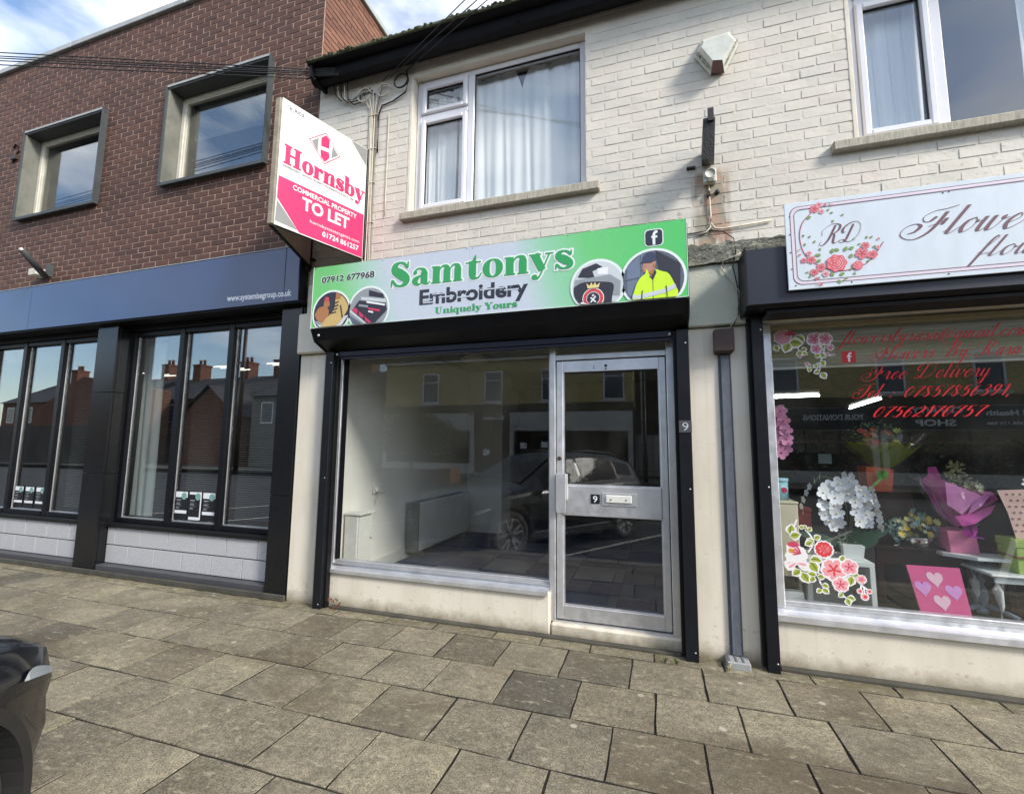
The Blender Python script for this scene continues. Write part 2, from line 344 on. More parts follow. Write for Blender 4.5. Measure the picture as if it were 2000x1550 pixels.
def bx(parent, name, x0, x1, y0, y1, z0, z1, mat, bev=.003, **p):
    return MB().box(x0, x1, y0, y1, z0, z1, mat, bev).build(name, parent, **p)
def wall_holes(b, x0, x1, z0, z1, y0, y1, holes, mat):
    xs = sorted({x0, x1, *[h[0] for h in holes], *[h[1] for h in holes]}); zs = sorted({z0, z1, *[h[2] for h in holes], *[h[3] for h in holes]})
    xs = [x for x in xs if x0 <= x <= x1]; zs = [z for z in zs if z0 <= z <= z1]
    for a, c in zip(xs, xs[1:]):
        run = None
        for e, f in zip(zs, zs[1:]):
            mxx, mz = (a + c) / 2, (e + f) / 2
            solid = not any(h[0] < mxx < h[1] and h[2] < mz < h[3] for h in holes)
            if solid: run = (run[0], f) if run else (e, f)
            if not solid and run: b.box(a, c, y0, y1, run[0], run[1], mat); run = None
        if run: b.box(a, c, y0, y1, run[0], run[1], mat)
# ---------------------------------------------------- lettering
def catmull(p, k=6):
    if len(p) < 3: return [tuple(q) for q in p]
    q = [p[0]] + list(p) + [p[-1]]; out = []
    for i in range(1, len(q) - 2):
        for j in range(k):
            t = j / k; out.append(tuple(.5 * (2 * b + (c - a) * t + (2 * a - 5 * b + 4 * c - d) * t * t + (3 * b - a - 3 * c + d) * t ** 3) for a, b, c, d in zip(q[i - 1], q[i], q[i + 1], q[i + 2])))
    out.append(tuple(p[-1])); return out
class Pen:
    """collects flat ribbons and patches lying in the plane of a sign"""
    def __init__(s, mb, org, ux, uz, nrm, mat, size=1, shear=0, pad=0):
        s.mb = mb; s.o = Vector(org); s.ux = Vector(ux); s.uz = Vector(uz); s.n = Vector(nrm); s.mat = mat; s.k = size; s.sh = shear; s.pad = pad; s.d = 0
    def P(s, x, z): return s.o + s.ux * ((x + z * s.sh) * s.k) + s.uz * (z * s.k) + s.n * s.d
    def patch(s, pts):
        s.mb.add([s.P(*p) for p in pts], [tuple(range(len(pts)))], s.mat); s.d += .00003
    def ribbon(s, pts):
        n = len(pts)
        if n < 2: return
        vs = []; pad = s.pad
        for i, (x, z, wd) in enumerate(pts):
            a = pts[max(i - 1, 0)]; b = pts[min(i + 1, n - 1)]; tx, tz = b[0] - a[0], b[1] - a[1]; l = math.hypot(tx, tz) or 1
            tx /= l; tz /= l; h = wd / 2 + pad; ex = (-pad if i == 0 else pad if i == n - 1 else 0)
            q = s.n * (i * 1.2e-5); vs += [s.P(x - tz * h + tx * ex, z + tx * h + tz * ex) + q, s.P(x + tz * h + tx * ex, z - tx * h + tz * ex) + q]
        s.mb.add(vs, [(2 * i, 2 * i + 1, 2 * i + 3, 2 * i + 2) for i in range(n - 1)], s.mat); s.d += .00003
    def disc(s, x, z, r): s.patch([(x + (r + s.pad) * math.cos(a * math.pi / 7), z + (r + s.pad) * math.sin(a * math.pi / 7)) for a in range(14)])
def glyph(pen, x0, strokes):
    for st in strokes:
        t = st[0]
        if t == 'V': _, x, a, b, wd = st; pen.ribbon([(x0 + x, a, wd), (x0 + x, b, wd)])
        elif t == 'H': _, a, b, z, wd = st; pen.ribbon([(x0 + a, z, wd), (x0 + b, z, wd)])
        elif t == 'C': pen.ribbon([(x0 + x, z, max(wd, .03)) for x, z, wd in catmull(st[1])])
        elif t == 'E':
            _, cx, cz, rx, rz, ws, wt, a0, a1 = st; k = 20; pen.ribbon([(x0 + cx + rx * math.cos(R_(a0 + (a1 - a0) * i / k)), cz + rz * math.sin(R_(a0 + (a1 - a0) * i / k)), wt + (ws - wt) * abs(math.cos(R_(a0 + (a1 - a0) * i / k))) ** 1.5) for i in range(k + 1)])
        elif t == 'D': pen.disc(x0 + st[1], st[2], st[3])
        elif t == 'P': pen.patch([(x0 + a, b) for a, b in st[1]])
W_ = .38; T_ = .06
def _s(sc=1, ht=1):
    f = lambda x, z, w: (x * sc, z * ht, w * sc)
    return [('C', [f(.84, .97, .04), f(.80, .74, .10), f(.66, .90, .11), f(.46, .955, .09), f(.26, .85, .24), f(.27, .66, .36), f(.52, .49, .42), f(.74, .32, .36), f(.74, .14, .24), f(.52, .045, .09), f(.30, .10, .11), f(.14, .27, .10), f(.10, .02, .04)])]
SER = {
 'o': (1.10, [('E', .54, .49, .35, .47, .36, T_, 0, 360)]),
 'a': (1.16, [('D', .24, .74, .11), ('C', [(.2, .80, .08), (.34, .93, .08), (.54, .95, .09), (.72, .84, .24), (.76, .66, W_)]), ('V', .76, .12, .7, W_), ('C', [(.72, .58, .06), (.48, .50, .12), (.24, .30, .34), (.32, .10, .22), (.50, .04, .08), (.66, .16, .06)]), ('C', [(.76, .2, W_), (.84, .06, .14), (1.0, .05, .07), (1.1, .16, .05)])]),
 'n': (1.32, [('V', .32, .03, .95, W_), ('H', .06, .36, .94, .06), ('H', .04, .60, .03, .06), ('C', [(.5, .70, .05), (.62, .88, .08), (.78, .95, .10), (.95, .86, .28), (.98, .68, W_)]), ('V', .98, .03, .72, W_), ('H', .72, 1.26, .03, .06)]),
 'm': (1.92, [('V', .30, .03, .95, W_), ('H', .04, .34, .94, .06), ('H', .02, .56, .03, .06)] + [s for k in (0, .60) for s in (('C', [(.46 + k, .70, .05), (.58 + k, .88, .08), (.72 + k, .95, .10), (.87 + k, .86, .26), (.90 + k, .68, .36)]), ('V', .90 + k, .03, .72, .36), ('H', .66 + k, 1.16 + k, .03, .06))]),
 't': (.92, [('V', .38, .2, 1.0, W_), ('P', [(.19, .95), (.57, .95), (.57, 1.34), (.50, 1.3), (.38, 1.06)]), ('H', .02, .82, .93, .06), ('C', [(.38, .3, W_), (.42, .12, .3), (.56, .04, .11), (.74, .09, .07), (.86, .30, .05)])]),
 'y': (1.18, [('C', [(.24, .95, .40), (.62, .08, .34)]), ('C', [(.98, .93, .06), (.70, .25, .06), (.55, -.12, .07), (.40, -.33, .10), (.24, -.33, .12)]), ('D', .24, -.26, .14), ('H', -.02, .56, .93, .06), ('H', .78, 1.16, .93, .06)]),
 's': (.94, _s()),
 'S': (1.30, _s(1.32, 1.5)),
 'u': (1.32, [('V', .32, .25, .95, W_), ('H', .06, .36, .94, .06), ('C', [(.32, .35, W_), (.36, .14, .28), (.54, .04, .10), (.72, .10, .07), (.84, .3, .05)]), ('V', .96, .03, .95, W_), ('H', .70, 1.0, .94, .06), ('H', .96, 1.26, .03, .06)]),
 'i': (.68, [('V', .34, .03, .95, W_), ('H', .06, .36, .94, .06), ('H', .04, .64, .03, .06), ('D', .34, 1.24, .17)]),
 'l': (.68, [('V', .34, .03, 1.5, W_), ('H', .06, .36, 1.49, .06), ('H', .04, .64, .03, .06)]),
 'r': (1.0, [('V', .32, .03, .95, W_), ('H', .06, .36, .94, .06), ('H', .04, .62, .03, .06), ('C', [(.5, .66, .05), (.6, .86, .08), (.76, .93, .12)]), ('D', .80, .80, .15)]),
 'e': (1.02, [('E', .52, .49, .34, .47, .36, T_, 40, 330), ('H', .3, .88, .52, .06), ('C', [(.86, .54, .05), (.80, .80, .16), (.66, .93, .08)])]),
 'q': (1.22, [('E', .48, .49, .30, .47, .36, T_, 60, 300), ('V', .86, -.47, .97, W_), ('H', .62, 1.12, -.46, .06)]),
 'b': (1.22, [('V', .30, .05, 1.5, W_), ('H', .04, .34, 1.49, .06), ('E', .66, .48, .33, .45, .36, T_, -130, 130)]),
 'U': (1.62, [('V', .40, .45, 1.48, W_), ('H', .04, .76, 1.47, .07), ('C', [(.40, .5, W_), (.48, .2, .3), (.72, .05, .12), (1.0, .10, .08), (1.16, .32, .07), (1.2, .6, .06), (1.2, 1.46, .06)]), ('H', .96, 1.46, 1.47, .07)]),
 'Y': (1.56, [('C', [(.28, 1.45, .40), (.76, .7, .38)]), ('V', .76, .03, .72, W_), ('C', [(1.26, 1.45, .07), (.84, .72, .07)]), ('H', 0, .62, 1.46, .07), ('H', 1.02, 1.52, 1.46, .07), ('H', .48, 1.06, .03, .07)]),
 'H': (1.78, [('V', .42, .03, 1.45, W_), ('V', 1.30, .03, 1.45, W_), ('H', .5, 1.2, .76, .10), ('H', .10, .74, 1.45, .09), ('H', .98, 1.64, 1.45, .09), ('H', .10, .74, .04, .09), ('H', .98, 1.64, .04, .09)]),
}
SC_W, SC_T = .160, .044
def autow(pts, w=1.0):
    c = catmull([(x, z, 0) for x, z in pts], 7); out = []
    for i, (x, z, _) in enumerate(c):
        a = c[max(i - 1, 0)]; b = c[min(i + 1, len(c) - 1)]; dx, dz = b[0] - a[0], b[1] - a[1]; l = math.hypot(dx, dz) or 1
        out.append((x, z, SC_T + (SC_W * w - SC_T) * max(0, -dz / l) ** 1.6))
    return out
SCR = {
 'l': (.62, [[(-.05, .15), (.08, .3)], [(.16, 1.95), (.16, .30), (.24, .02), (.42, .08), (.62, .40)]]),
 'o': (.92, [[(.50, .98), (.22, .80), (.14, .40), (.34, .01), (.62, .25), (.68, .68), (.50, .98)], [(.66, .78), (.78, .66), (.98, .80)]]),
 'w': (1.28, [[(.10, 1.0), (.10, .3), (.22, .01), (.40, .12), (.52, .6), (.54, 1.0)], [(.54, 1.0), (.54, .3), (.66, .01), (.88, .15), (1.02, .6), (.98, .95), (1.06, .72), (1.28, .80)]]),
 'e': (.80, [[(.02, .28), (.30, .48), (.56, .74), (.42, 1.0), (.16, .74), (.10, .34), (.30, .0), (.56, .12), (.80, .40)]]),
 'r': (.78, [[(.0, .4), (.22, 1.05), (.28, .86), (.42, .88), (.40, .6), (.40, .25), (.52, .0), (.66, .1), (.80, .36)]]),
 's': (.68, [[(.0, .3), (.26, 1.05), (.30, .8), (.46, .42), (.38, .05), (.16, .03), (.08, .18)], [(.38, .05), (.68, .36)]]),
 'b': (.84, [[(.0, .4), (.2, 1.1), (.34, 1.75), (.24, 1.95), (.14, 1.6), (.12, .35), (.26, .0), (.52, .22), (.58, .70), (.48, .95), (.62, .74), (.84, .80)]]),
 'y': (.90, [[(.08, 1.0), (.08, .35), (.22, .05), (.42, .25), (.54, .98)], [(.54, 1.0), (.54, -.3), (.44, -.85), (.20, -.80), (.20, -.50), (.90, .36)]]),
 'a': (.94, [[(.60, .86), (.36, .99), (.12, .60), (.14, .12), (.34, .03), (.58, .50), (.60, .96)], [(.60, .96), (.60, .22), (.72, .01), (.94, .36)]]),
 'm': (1.42, [[(.06, .85), (.12, 1.0), (.14, .0)], [(.14, .4), (.34, .92), (.46, .94), (.50, .7), (.50, .0)], [(.50, .4), (.70, .92), (.86, .94), (.90, .7), (.90, .22), (1.02, .0), (1.2, .15), (1.40, .45)]]),
 'g': (.94, [[(.60, .86), (.36, .99), (.12, .60), (.14, .12), (.34, .03), (.58, .50), (.60, .96)], [(.60, .96), (.60, -.3), (.48, -.85), (.22, -.80), (.24, -.50), (.94, .36)]]),
 'i': (.50, [[(.12, 1.0), (.12, .25), (.22, .01), (.36, .12), (.50, .38)], [(.16, 1.45), (.14, 1.30)]]),
 'v': (.86, [[(.02, .8), (.10, 1.0), (.16, .3), (.28, .01), (.50, .3), (.58, .95), (.68, .74), (.86, .80)]]),
 'f': (.66, [[(.0, .3), (.30, 1.1), (.46, 1.75), (.34, 1.95), (.20, 1.5), (.16, .2), (.12, -.85)], [(.0, .1), (.26, .2), (.66, .4)]]),
 'n': (1.0, [[(.06, .85), (.12, 1.0), (.14, .0)], [(.14, .4), (.36, .94), (.50, .90), (.54, .6), (.56, .2), (.70, .0), (1.0, .42)]]),
 'c': (.76, [[(.56, .78), (.40, 1.0), (.14, .70), (.12, .30), (.30, .0), (.54, .12), (.76, .40)]]),
 '.': (.34, [[(.10, .10), (.10, -.02)]]), ',': (.34, [[(.12, .10), (.10, -.02), (.02, -.25)]]), ':': (.6, [[(.26, .72), (.26, .60)], [(.22, .12), (.22, .0)]]),
 '@': (1.7, [[(1.02, 1.0), (.76, 1.1), (.48, .72), (.52, .2), (.74, .14), (1.0, .6), (1.04, 1.05)], [(1.04, 1.05), (1.02, .3), (1.14, .12), (1.40, .40), (1.44, .9), (1.2, 1.45), (.72, 1.55), (.22, 1.2), (.10, .6), (.30, -.1), (.8, -.36), (1.3, -.2)]]),
 'F': (1.7, [[(.98, 1.62), (.98, .9), (.86, .2), (.40, -.22), (-.2, -.10), (-.62, .25), (-.60, .72), (-.2, .90), (.16, .72), (.1, .35), (-.2, .22)], [(.62, 1.32), (.44, 1.0), (.12, 1.05), (-.06, 1.40), (.3, 1.75), (.8, 1.82), (1.3, 2.02)], [(.6, .62), (1.0, .86), (1.26, 1.05)], [(1.26, 1.15), (1.24, .7)]]),
 'R': (1.9, [[(.72, 1.85), (.66, 1.1), (.56, .4), (.20, -.08), (-.2, .05), (-.1, .32)], [(-.25, .9), (-.45, 1.35), (.0, 1.85), (.6, 2.0), (1.2, 1.8), (1.26, 1.35), (.9, 1.02), (.66, 1.0)], [(.72, 1.0), (1.0, .85), (1.16, .2), (1.44, .02), (1.8, .3)]]),
 'D': (2.0, [[(.66, 1.75), (.60, .9), (.5, .2), (.15, .0), (-.1, .15), (.2, .3), (.7, .05), (1.2, .1), (1.6, .7), (1.5, 1.5), (1.0, 1.95), (.3, 1.9), (-.2, 1.4), (-.05, 1.0), (.2, 1.05)]]),
 'B': (1.8, [[(.66, 1.85), (.60, 1.1), (.5, .3), (.2, -.02), (-.1, .1)], [(-.25, 1.0), (-.35, 1.5), (.2, 1.95), (.9, 2.0), (1.2, 1.65), (.98, 1.15), (.66, 1.05), (1.1, 1.0), (1.34, .6), (1.1, .1), (.7, .0), (.5, .2)]]),
 'T': (1.35, [[(.98, 1.75), (.98, .9), (.80, .15), (.30, -.10), (-.20, .15), (-.25, .60), (.10, .78), (.35, .55)], [(.42, 1.30), (.20, 1.05), (-.05, 1.3), (.15, 1.75), (.7, 1.85), (1.4, 1.98)]]),
 '0': (.95, [[(.42, 1.5), (.14, 1.1), (.10, .4), (.34, .0), (.62, .4), (.66, 1.1), (.42, 1.5)]]),
 '1': (.70, [[(.10, 1.15), (.34, 1.5), (.34, .0)]]),
 '2': (.95, [[(.14, 1.15), (.36, 1.5), (.64, 1.2), (.50, .7), (.08, .05), (.36, .12), (.66, .02), (.76, .2)]]),
 '3': (.95, [[(.14, 1.25), (.40, 1.5), (.62, 1.15), (.34, .82), (.64, .50), (.42, .0), (.10, .15)]]),
 '5': (.95, [[(.24, 1.45), (.70, 1.5)], [(.24, 1.45), (.18, .85), (.48, .95), (.64, .5), (.42, .0), (.08, .12)]]),
 '6': (.95, [[(.62, 1.4), (.34, 1.3), (.12, .7), (.20, .05), (.48, .05), (.62, .5), (.42, .85), (.16, .6)]]),
 '7': (.90, [[(.12, 1.25), (.24, 1.48), (.70, 1.45)], [(.72, 1.5), (.42, .8), (.30, .0)]]),
 '8': (.95, [[(.56, 1.25), (.36, 1.5), (.18, 1.15), (.58, .45), (.38, .0), (.10, .35), (.34, .75), (.60, 1.15), (.40, 1.5)]]),
 '9': (.95, [[(.58, 1.2), (.36, 1.5), (.12, 1.1), (.30, .7), (.56, .95), (.60, 1.3)], [(.62, 1.4), (.54, .6), (.30, .05), (.10, .1)]]),
}
def tw(s, tab, sp=0): return sum((tab[c][0] if c in tab else .55) + sp for c in s)
def serif(mb, text, p0, p1, y, size, mat, pad=0, nrm=(0, -1, 0), org=None, frame=None):
    """write text from p0 to p1 (x, z) on a plane; the width is fitted"""
    if frame: ux, uz, o = frame
    else:
        o = Vector((p0[0], y, p0[1])); ux = Vector((p1[0] - p0[0], 0, p1[1] - p0[1])); uz = Vector((0, 0, 1))
    L_ = ux.length; k = L_ / (tw(text, SER) * size)
    pen = Pen(mb, o, ux.normalized() * k, uz, nrm, mat, size, 0, pad / size); x = 0
    for c in text:
        if c in SER: glyph(pen, x, SER[c][1]); x += SER[c][0]
        else: x += .55
def script(mb, text, p0, p1, y, size, mat, shear=.62, wmul=1, nrm=(0, -1, 0), space=.75, zslope=True):
    o = Vector((p0[0], y, p0[1])); ux = Vector((p1[0] - p0[0], 0, p1[1] - p0[1]))
    tot = sum(SCR[c][0] if c in SCR else space for c in text); k = ux.length / (tot * size)
    pen = Pen(mb, o, ux.normalized() * k, (0, 0, 1), nrm, mat, size, shear, 0); x = 0
    for c in text:
        if c in SCR:
            for st in SCR[c][1]: pen.ribbon([(x + a, b, wd) for a, b, wd in autow(st, wmul)])
            x += SCR[c][0]
        else: x += space
def sans(mb, text, p0, p1, y, height, mat, bold=0.0, frame=None, lift=0.0, shear=0, flip=False):
    """printed sans lettering fitted between p0 and p1 (baseline), cap height in metres"""
    cu = bpy.data.curves.new('t', 'FONT'); cu.body = text; cu.size = 1; cu.resolution_u = 3; cu.offset = bold; cu.shear = shear; cu.fill_mode = 'FRONT'
    ob = bpy.data.objects.new('t', cu); COL.objects.link(ob); dg = bpy.context.evaluated_depsgraph_get(); dg.update()
    me = bpy.data.meshes.new_from_object(ob.evaluated_get(dg)); bpy.data.objects.remove(ob)
    if not me.vertices: return
    xs = [v.co.x for v in me.vertices]; x0, x1 = min(xs), max(xs)
    if frame: ux, uz, o, nrm = frame
    else: o = Vector((p0[0], y, p0[1])); ux = Vector((p1[0] - p0[0], 0, p1[1] - p0[1])); uz = Vector((0, 0, 1)); nrm = Vector((0, -1, 0))
    k = height / .70
    mb.add([o + ux * ((v.co.x - x0) / (x1 - x0)) + uz * (v.co.y * k) + nrm * lift for v in me.vertices], [list(p.vertices) for p in me.polygons], mat)
    bpy.data.meshes.remove(me); bpy.data.curves.remove(cu)
def disc_pts(cx, cz, rx, rz=None, n=28): rz = rz or rx; return [(cx + rx * math.cos(2 * math.pi * i / n), cz + rz * math.sin(2 * math.pi * i / n)) for i in range(n)]
# ------------------------------------------------------------------ ground
GX0, GX1 = -10.4, 4.2
def sheet(name, x0, x1, y0, y1, z, mat): return struct(MB().quad((x0, y0, z), (x1, y0, z), (x1, y1, z), (x0, y1, z), mat).build(name))
M_asph = M('asphalt', (.055, .055, .056), .85, var=.35, scale=9, bmp=.6, bscale=260, pos=True)
M_earth = M('far_ground', (.09, .088, .08), .95, var=.3, scale=.4, pos=True)
M_kerb = M('kerb_stone', srgb(140, 134, 120), .85, var=.2, scale=5, bmp=.3)
sheet('ground', -400, 400, -400, 400, -.28, M_earth)
road = sheet('road', -120, 120, -15.4, -2.39, -.20, M_asph)
M_line = M('road_marking_paint', srgb(206, 202, 190), .7, var=.2, scale=14, dirt=.5)
for i in range(7):
    x = -12 + i * 2.55
    part(road, 'bay_line', lambda b: b.add([(x, -2.6, -.196), (x + .1, -2.6, -.196), (x + 3.0, -7.3, -.196), (x + 2.9, -7.3, -.196)], [(0, 1, 2, 3)], M_line))
pave = struct(MB().box(GX0, GX1, -2.195, .06, -.26, -.0066, M_soil).build('pavement'))
def slab_mesh(w_, d_, s, mat=M_slab, th=.05, bev=.002):
    bm = bmesh.new(); r = random.Random(s); bmesh.ops.create_grid(bm, x_segments=4, y_segments=4, size=.5)
    for v in bm.verts:
        e = max(abs(v.co.x), abs(v.co.y)) > .49; j = .0035
        v.co.x = v.co.x * w_ + (r.uniform(-j, j) if e else 0); v.co.y = v.co.y * d_ + (r.uniform(-j, j) if e else 0); v.co.z = r.uniform(-.0012, .0012) - (.003 if e else 0)
    be = [e for e in bm.edges if e.is_boundary]
    x = bmesh.ops.extrude_edge_only(bm, edges=be); nv = [g for g in x['geom'] if isinstance(g, bmesh.types.BMVert)]
    for v in nv: v.co.z -= bev; v.co.x += math.copysign(bev * .5, v.co.x); v.co.y += math.copysign(bev * .5, v.co.y)
    x = bmesh.ops.extrude_edge_only(bm, edges=[g for g in x['geom'] if isinstance(g, bmesh.types.BMEdge) and g.is_boundary])
    for g in x['geom']:
        if isinstance(g, bmesh.types.BMVert): g.co.z -= th
    me = bpy.data.meshes.new('slab'); bmesh.ops.recalc_face_normals(bm, faces=bm.faces); bm.to_mesh(me); bm.free(); me.materials.append(mat); return me
SX, SY = .4290, .4040
sl_big = [slab_mesh(SX - .0125, SY - .015, i) for i in range(6)]
rows = [-.17 - SY * i for i in range(8)]
joff = [-.189, -.47, -.245, -.05, -.30, -.12, -.36]
def put(me, name, x, y, z, parent, rot=(0, 0, 0)):
    o = bpy.data.objects.new(name, me); COL.objects.link(o); o.location = (x, y, z); o.rotation_euler = rot; o.parent = parent; return o
rs = random.Random(3)
for i in range(5):
    k = math.ceil((GX0 - joff[i]) / SX)
    while joff[i] + SX * (k + 1) <= GX1:
        x = joff[i] + SX * (k + .5)
        put(rs.choice(sl_big), 'slab', x, rows[i] - SY / 2, rs.uniform(-.0015, .003), pave, (rs.uniform(-.004, .004), rs.uniform(-.004, .004), rs.choice((0, math.pi)) + rs.uniform(-.004, .004))); k += 1
sl_s = [slab_mesh(q - .012, .146, 20 + j) for j, q in enumerate((.43, .36, .50))]
x = GX0 + .1
while x < GX1 - .6:
    j = rs.randrange(3); q = (.43, .36, .50)[j]
    if not (.30 < x + q / 2 < .56): put(sl_s[j], 'slab', x + q / 2, -.088, rs.uniform(-.001, .001), pave, (rs.uniform(-.006, .004), rs.uniform(-.003, .003), 0))
    x += q
x = GX0
while x < GX1 - .3:
    put(kb if 'kb' in globals() else None, 'kerb_stone', x + .45, -2.30, -.02, pave) if 'kb' in globals() else None
    if 'kb' not in globals(): kb = MB().box(-.445, .445, -.095, .095, -.24, .018, M_kerb, .012).mesh('kerb_stone'); continue
    x += .9
# debris, drain, weeds
dr = thing('drain_cover', 'small grey square drain hopper at the foot of the wall trunking', 'drain cover', (.47, -.06, 0))
bx(dr, 'grate', .40, .54, -.125, -.005, -.005, .045, M('pale_cement', srgb(150, 150, 148), .8, bmp=.5), .006)
part(dr, 'rim', lambda b: [b.box(.398 + .035 * k, .408 + .035 * k, -.115, -.012, .0455, .050, M_grey) for k in (0.4, 1.6, 2.8)])
M_weed = M('weed_leaf', srgb(82, 92, 46), .8, var=.3); M_dead = M('dead_leaf', srgb(106, 60, 42), .8, var=.4); M_straw = M('dry_grass', srgb(176, 164, 108), .8, var=.2)
def tuft(x, y, n, mat, h, lab):
    def f(b):
        r = random.Random(int(x * 1000))
        for i in range(n):
            a = r.uniform(0, 6.28); l = h * r.uniform(.6, 1.2); s = .0035; dx, dy = math.cos(a) * l * .7, math.sin(a) * l * .7
            b.add([(x - s, y, 0), (x + s, y, 0), (x + dx * .5 + s * .8, y + dy * .5, l * .7), (x + dx * .5 - s * .8, y + dy * .5, l * .7), (x + dx, y + dy, l * .75)], [(0, 1, 2, 3), (3, 2, 4)], mat)
    tag(part(None, 'weed', f), lab, 'weed')
tuft(.02, -.165, 9, M_weed, .05, 'small green weed in the paving joint in front of the glazed door')
tuft(.09, -.175, 12, M_weed, .06, 'green weed tuft in the paving joint at the foot of the right black shutter rail')
tuft(-2.90, -.06, 9, M_straw, .07, 'dry straw-coloured grass tuft at the foot of the left black shutter rail')
tuft(.41, -.15, 7, M_straw, .05, 'tiny yellowed weed beside the small grey drain hopper')
def leaves(b):
    r = random.Random(5)
    for i in range(15):
        x, y, z = -2.74 + r.uniform(-.03, .09), -.02 - r.uniform(0, .05), r.uniform(.004, .08); s = .018 * r.uniform(.6, 1.2); a = r.uniform(0, 6.3)
        c, d = math.cos(a) * s, math.sin(a) * s
        b.add([(x - c, y - .3 * d, z - d), (x + d * .4, y, z - c * .4), (x + c, y + .3 * d, z + d), (x - d * .4, y - .006, z + c * .4)], [(0, 1, 2, 3)], M_dead)
stuff(tag(part(None, 'dead_leaves', leaves), 'small heap of red-brown dead leaves in the corner by the left shutter rail', 'leaves'))
# ------------------------------------------------------------------ brick laying
def lay(x0, x1, z0, z1, holes, parent, mat, xo, joint, bev, npart, proud, y=0.0, BH=CBH, BL=CBL):
    rects = []; row = 0
    while z0 + row * BH < z1 - .01:
        za = z0 + row * BH; zb = min(za + BH, z1); k = math.floor((x0 - xo) / BL) - 1
        while True:
            a = xo + (k - (.5 if row % 2 else 0)) * BL; b_ = a + BL; k += 1
            if a >= x1: break
            segs = [(max(a, x0), min(b_, x1))]
            for h in holes:
                if h[2] < (za + zb) / 2 < h[3]:
                    ns = []
                    for s, e in segs:
                        if h[1] <= s or h[0] >= e: ns.append((s, e)); continue
                        if h[0] > s: ns.append((s, h[0]))
                        if h[1] < e: ns.append((h[1], e))
                    segs = ns
            for s, e in segs:
                if e - s > .045: rects.append((s, e, za, zb))
        row += 1
    rects.sort(key=lambda q: (Vector(((q[0] + q[1]) / 2, 0, (q[2] + q[3]) / 2)) - CAM).length + (99 if q[0] > 2.35 else 0))
    cache = {}; r = random.Random(11); big = MB()
    for i, (s, e, za, zb) in enumerate(rects):
        L_ = round((e - s - joint) / .008) * .008; hh = round((zb - za - joint) / .004) * .004
        if L_ < .03 or hh < .02: continue
        v = r.randrange(4); key = (L_, hh, v)
        if key not in cache:
            bm = bmesh.new(); bmesh.ops.create_cube(bm, size=1); rr = random.Random(str(key))
            for q in bm.verts:
                q.co.x *= L_; q.co.z *= hh; q.co.y *= .03
                if q.co.y < 0: q.co += Vector((rr.uniform(-1, 1) * .0022, rr.uniform(-1, 1) * .0012, rr.uniform(-1, 1) * .002))
            ed = [g for g in bm.edges if all(q.co.y < 0 for q in g.verts)]
            bmesh.ops.bevel(bm, geom=ed, offset=bev, segments=2 if bev > .004 else 1, affect='EDGES')
            bmesh.ops.delete(bm, geom=[f for f in bm.faces if all(q.co.y > .014 for q in f.verts)], context='FACES')
            me = bpy.data.meshes.new('brick'); bmesh.ops.recalc_face_normals(bm, faces=bm.faces); bm.to_mesh(me); bm.free(); me.materials.append(mat)
            for p in me.polygons: p.use_smooth = bev > .004 and False
            cache[key] = me
        me = cache[key]; cx, cz = (s + e) / 2, (za + zb) / 2; yy = y + .015 + r.uniform(-proud, proud)
        ry = r.uniform(-.004, .004); rz = r.uniform(-.006, .006)
        if i < npart: put(me, 'brick', cx, yy, cz, parent, (0, ry, rz))
        else: big.add([(v_.co.x + cx, v_.co.y + yy, v_.co.z + cz) for v_ in me.vertices], [tuple(p.vertices) for p in me.polygons], mat)
    if big.f: stuff(big.build('brick_courses', parent))
# ------------------------------------------------------------------ brown brick building (left)
XB = -3.222
BB = thing('brown_brick_building', 'dark brown brick office building with black granite shopfront and two boxed upper windows', 'building', (0, 0, 0))
u1 = (-8.03, -6.476, 4.32, 5.556); u2 = (-5.375, -3.845, 4.34, 5.565)
hol = [tuple(u1), tuple(u2)]
part(BB, 'mortar_wall', lambda b: wall_holes(b, -11.5, XB - .004, 2.77, 6.66, -.0025, .25, hol, M_mortar_b))
lay(-11.4, XB, BZ0, 6.68, hol, BB, MBB, -3.22, .0105, .0015, 300, .0008, -.0062, BBH, BBL)
# gable return above the lower roof
def gable(b):
    BH, BL = BBH, BBL
    rows_ = int((6.68 - 4.9) / BH)
    for i in range(rows_):
        z = BZ0 + (math.ceil((4.9 - BZ0) / BH) + i) * BH; y = .005 - (BL / 2 if i % 2 else 0); r = random.Random(i)
        while y < 7:
            a, c = max(y, 0) + .005, y + BL - .005
            if c - a > .03: b.box(XB - .012, XB + .003 + r.uniform(-.0015, .0015), a, c, z + .006, z + BH - .005, MBG)
            y += BL
stuff(part(BB, 'gable_bricks', gable))
bx(BB, 'gable_wall', XB - .28, XB - .006, .26, 9, 0, 6.66, M_mortar_b, 0)
part(BB, 'back_wall', lambda b: (b.box(-11.5, XB - .29, 8.8, 9, 0, 6.6, M_dark), b.box(-11.5, -11.3, .26, 8.79, 0, 6.6, M_dark)))
bx(BB, 'roof_slab', -11.5, XB - .01, .27, 9, 6.50, 6.58, M_dark, 0)
for i in range(4):
    x = -11.5 + i * 2.08; bx(BB, 'coping', x, min(x + 2.075, XB + .03), -.045, .30, 6.662, 6.735, M_lead, .006)
part(BB, 'coping', lambda b: b.box(XB - .30, XB + .04, .305, 9.02, 6.662, 6.735, M_lead, .006))
bx(BB, 'upper_floor', -11.5, XB - .29, .26, 8.79, 3.0, 3.2, M_dark, 0)
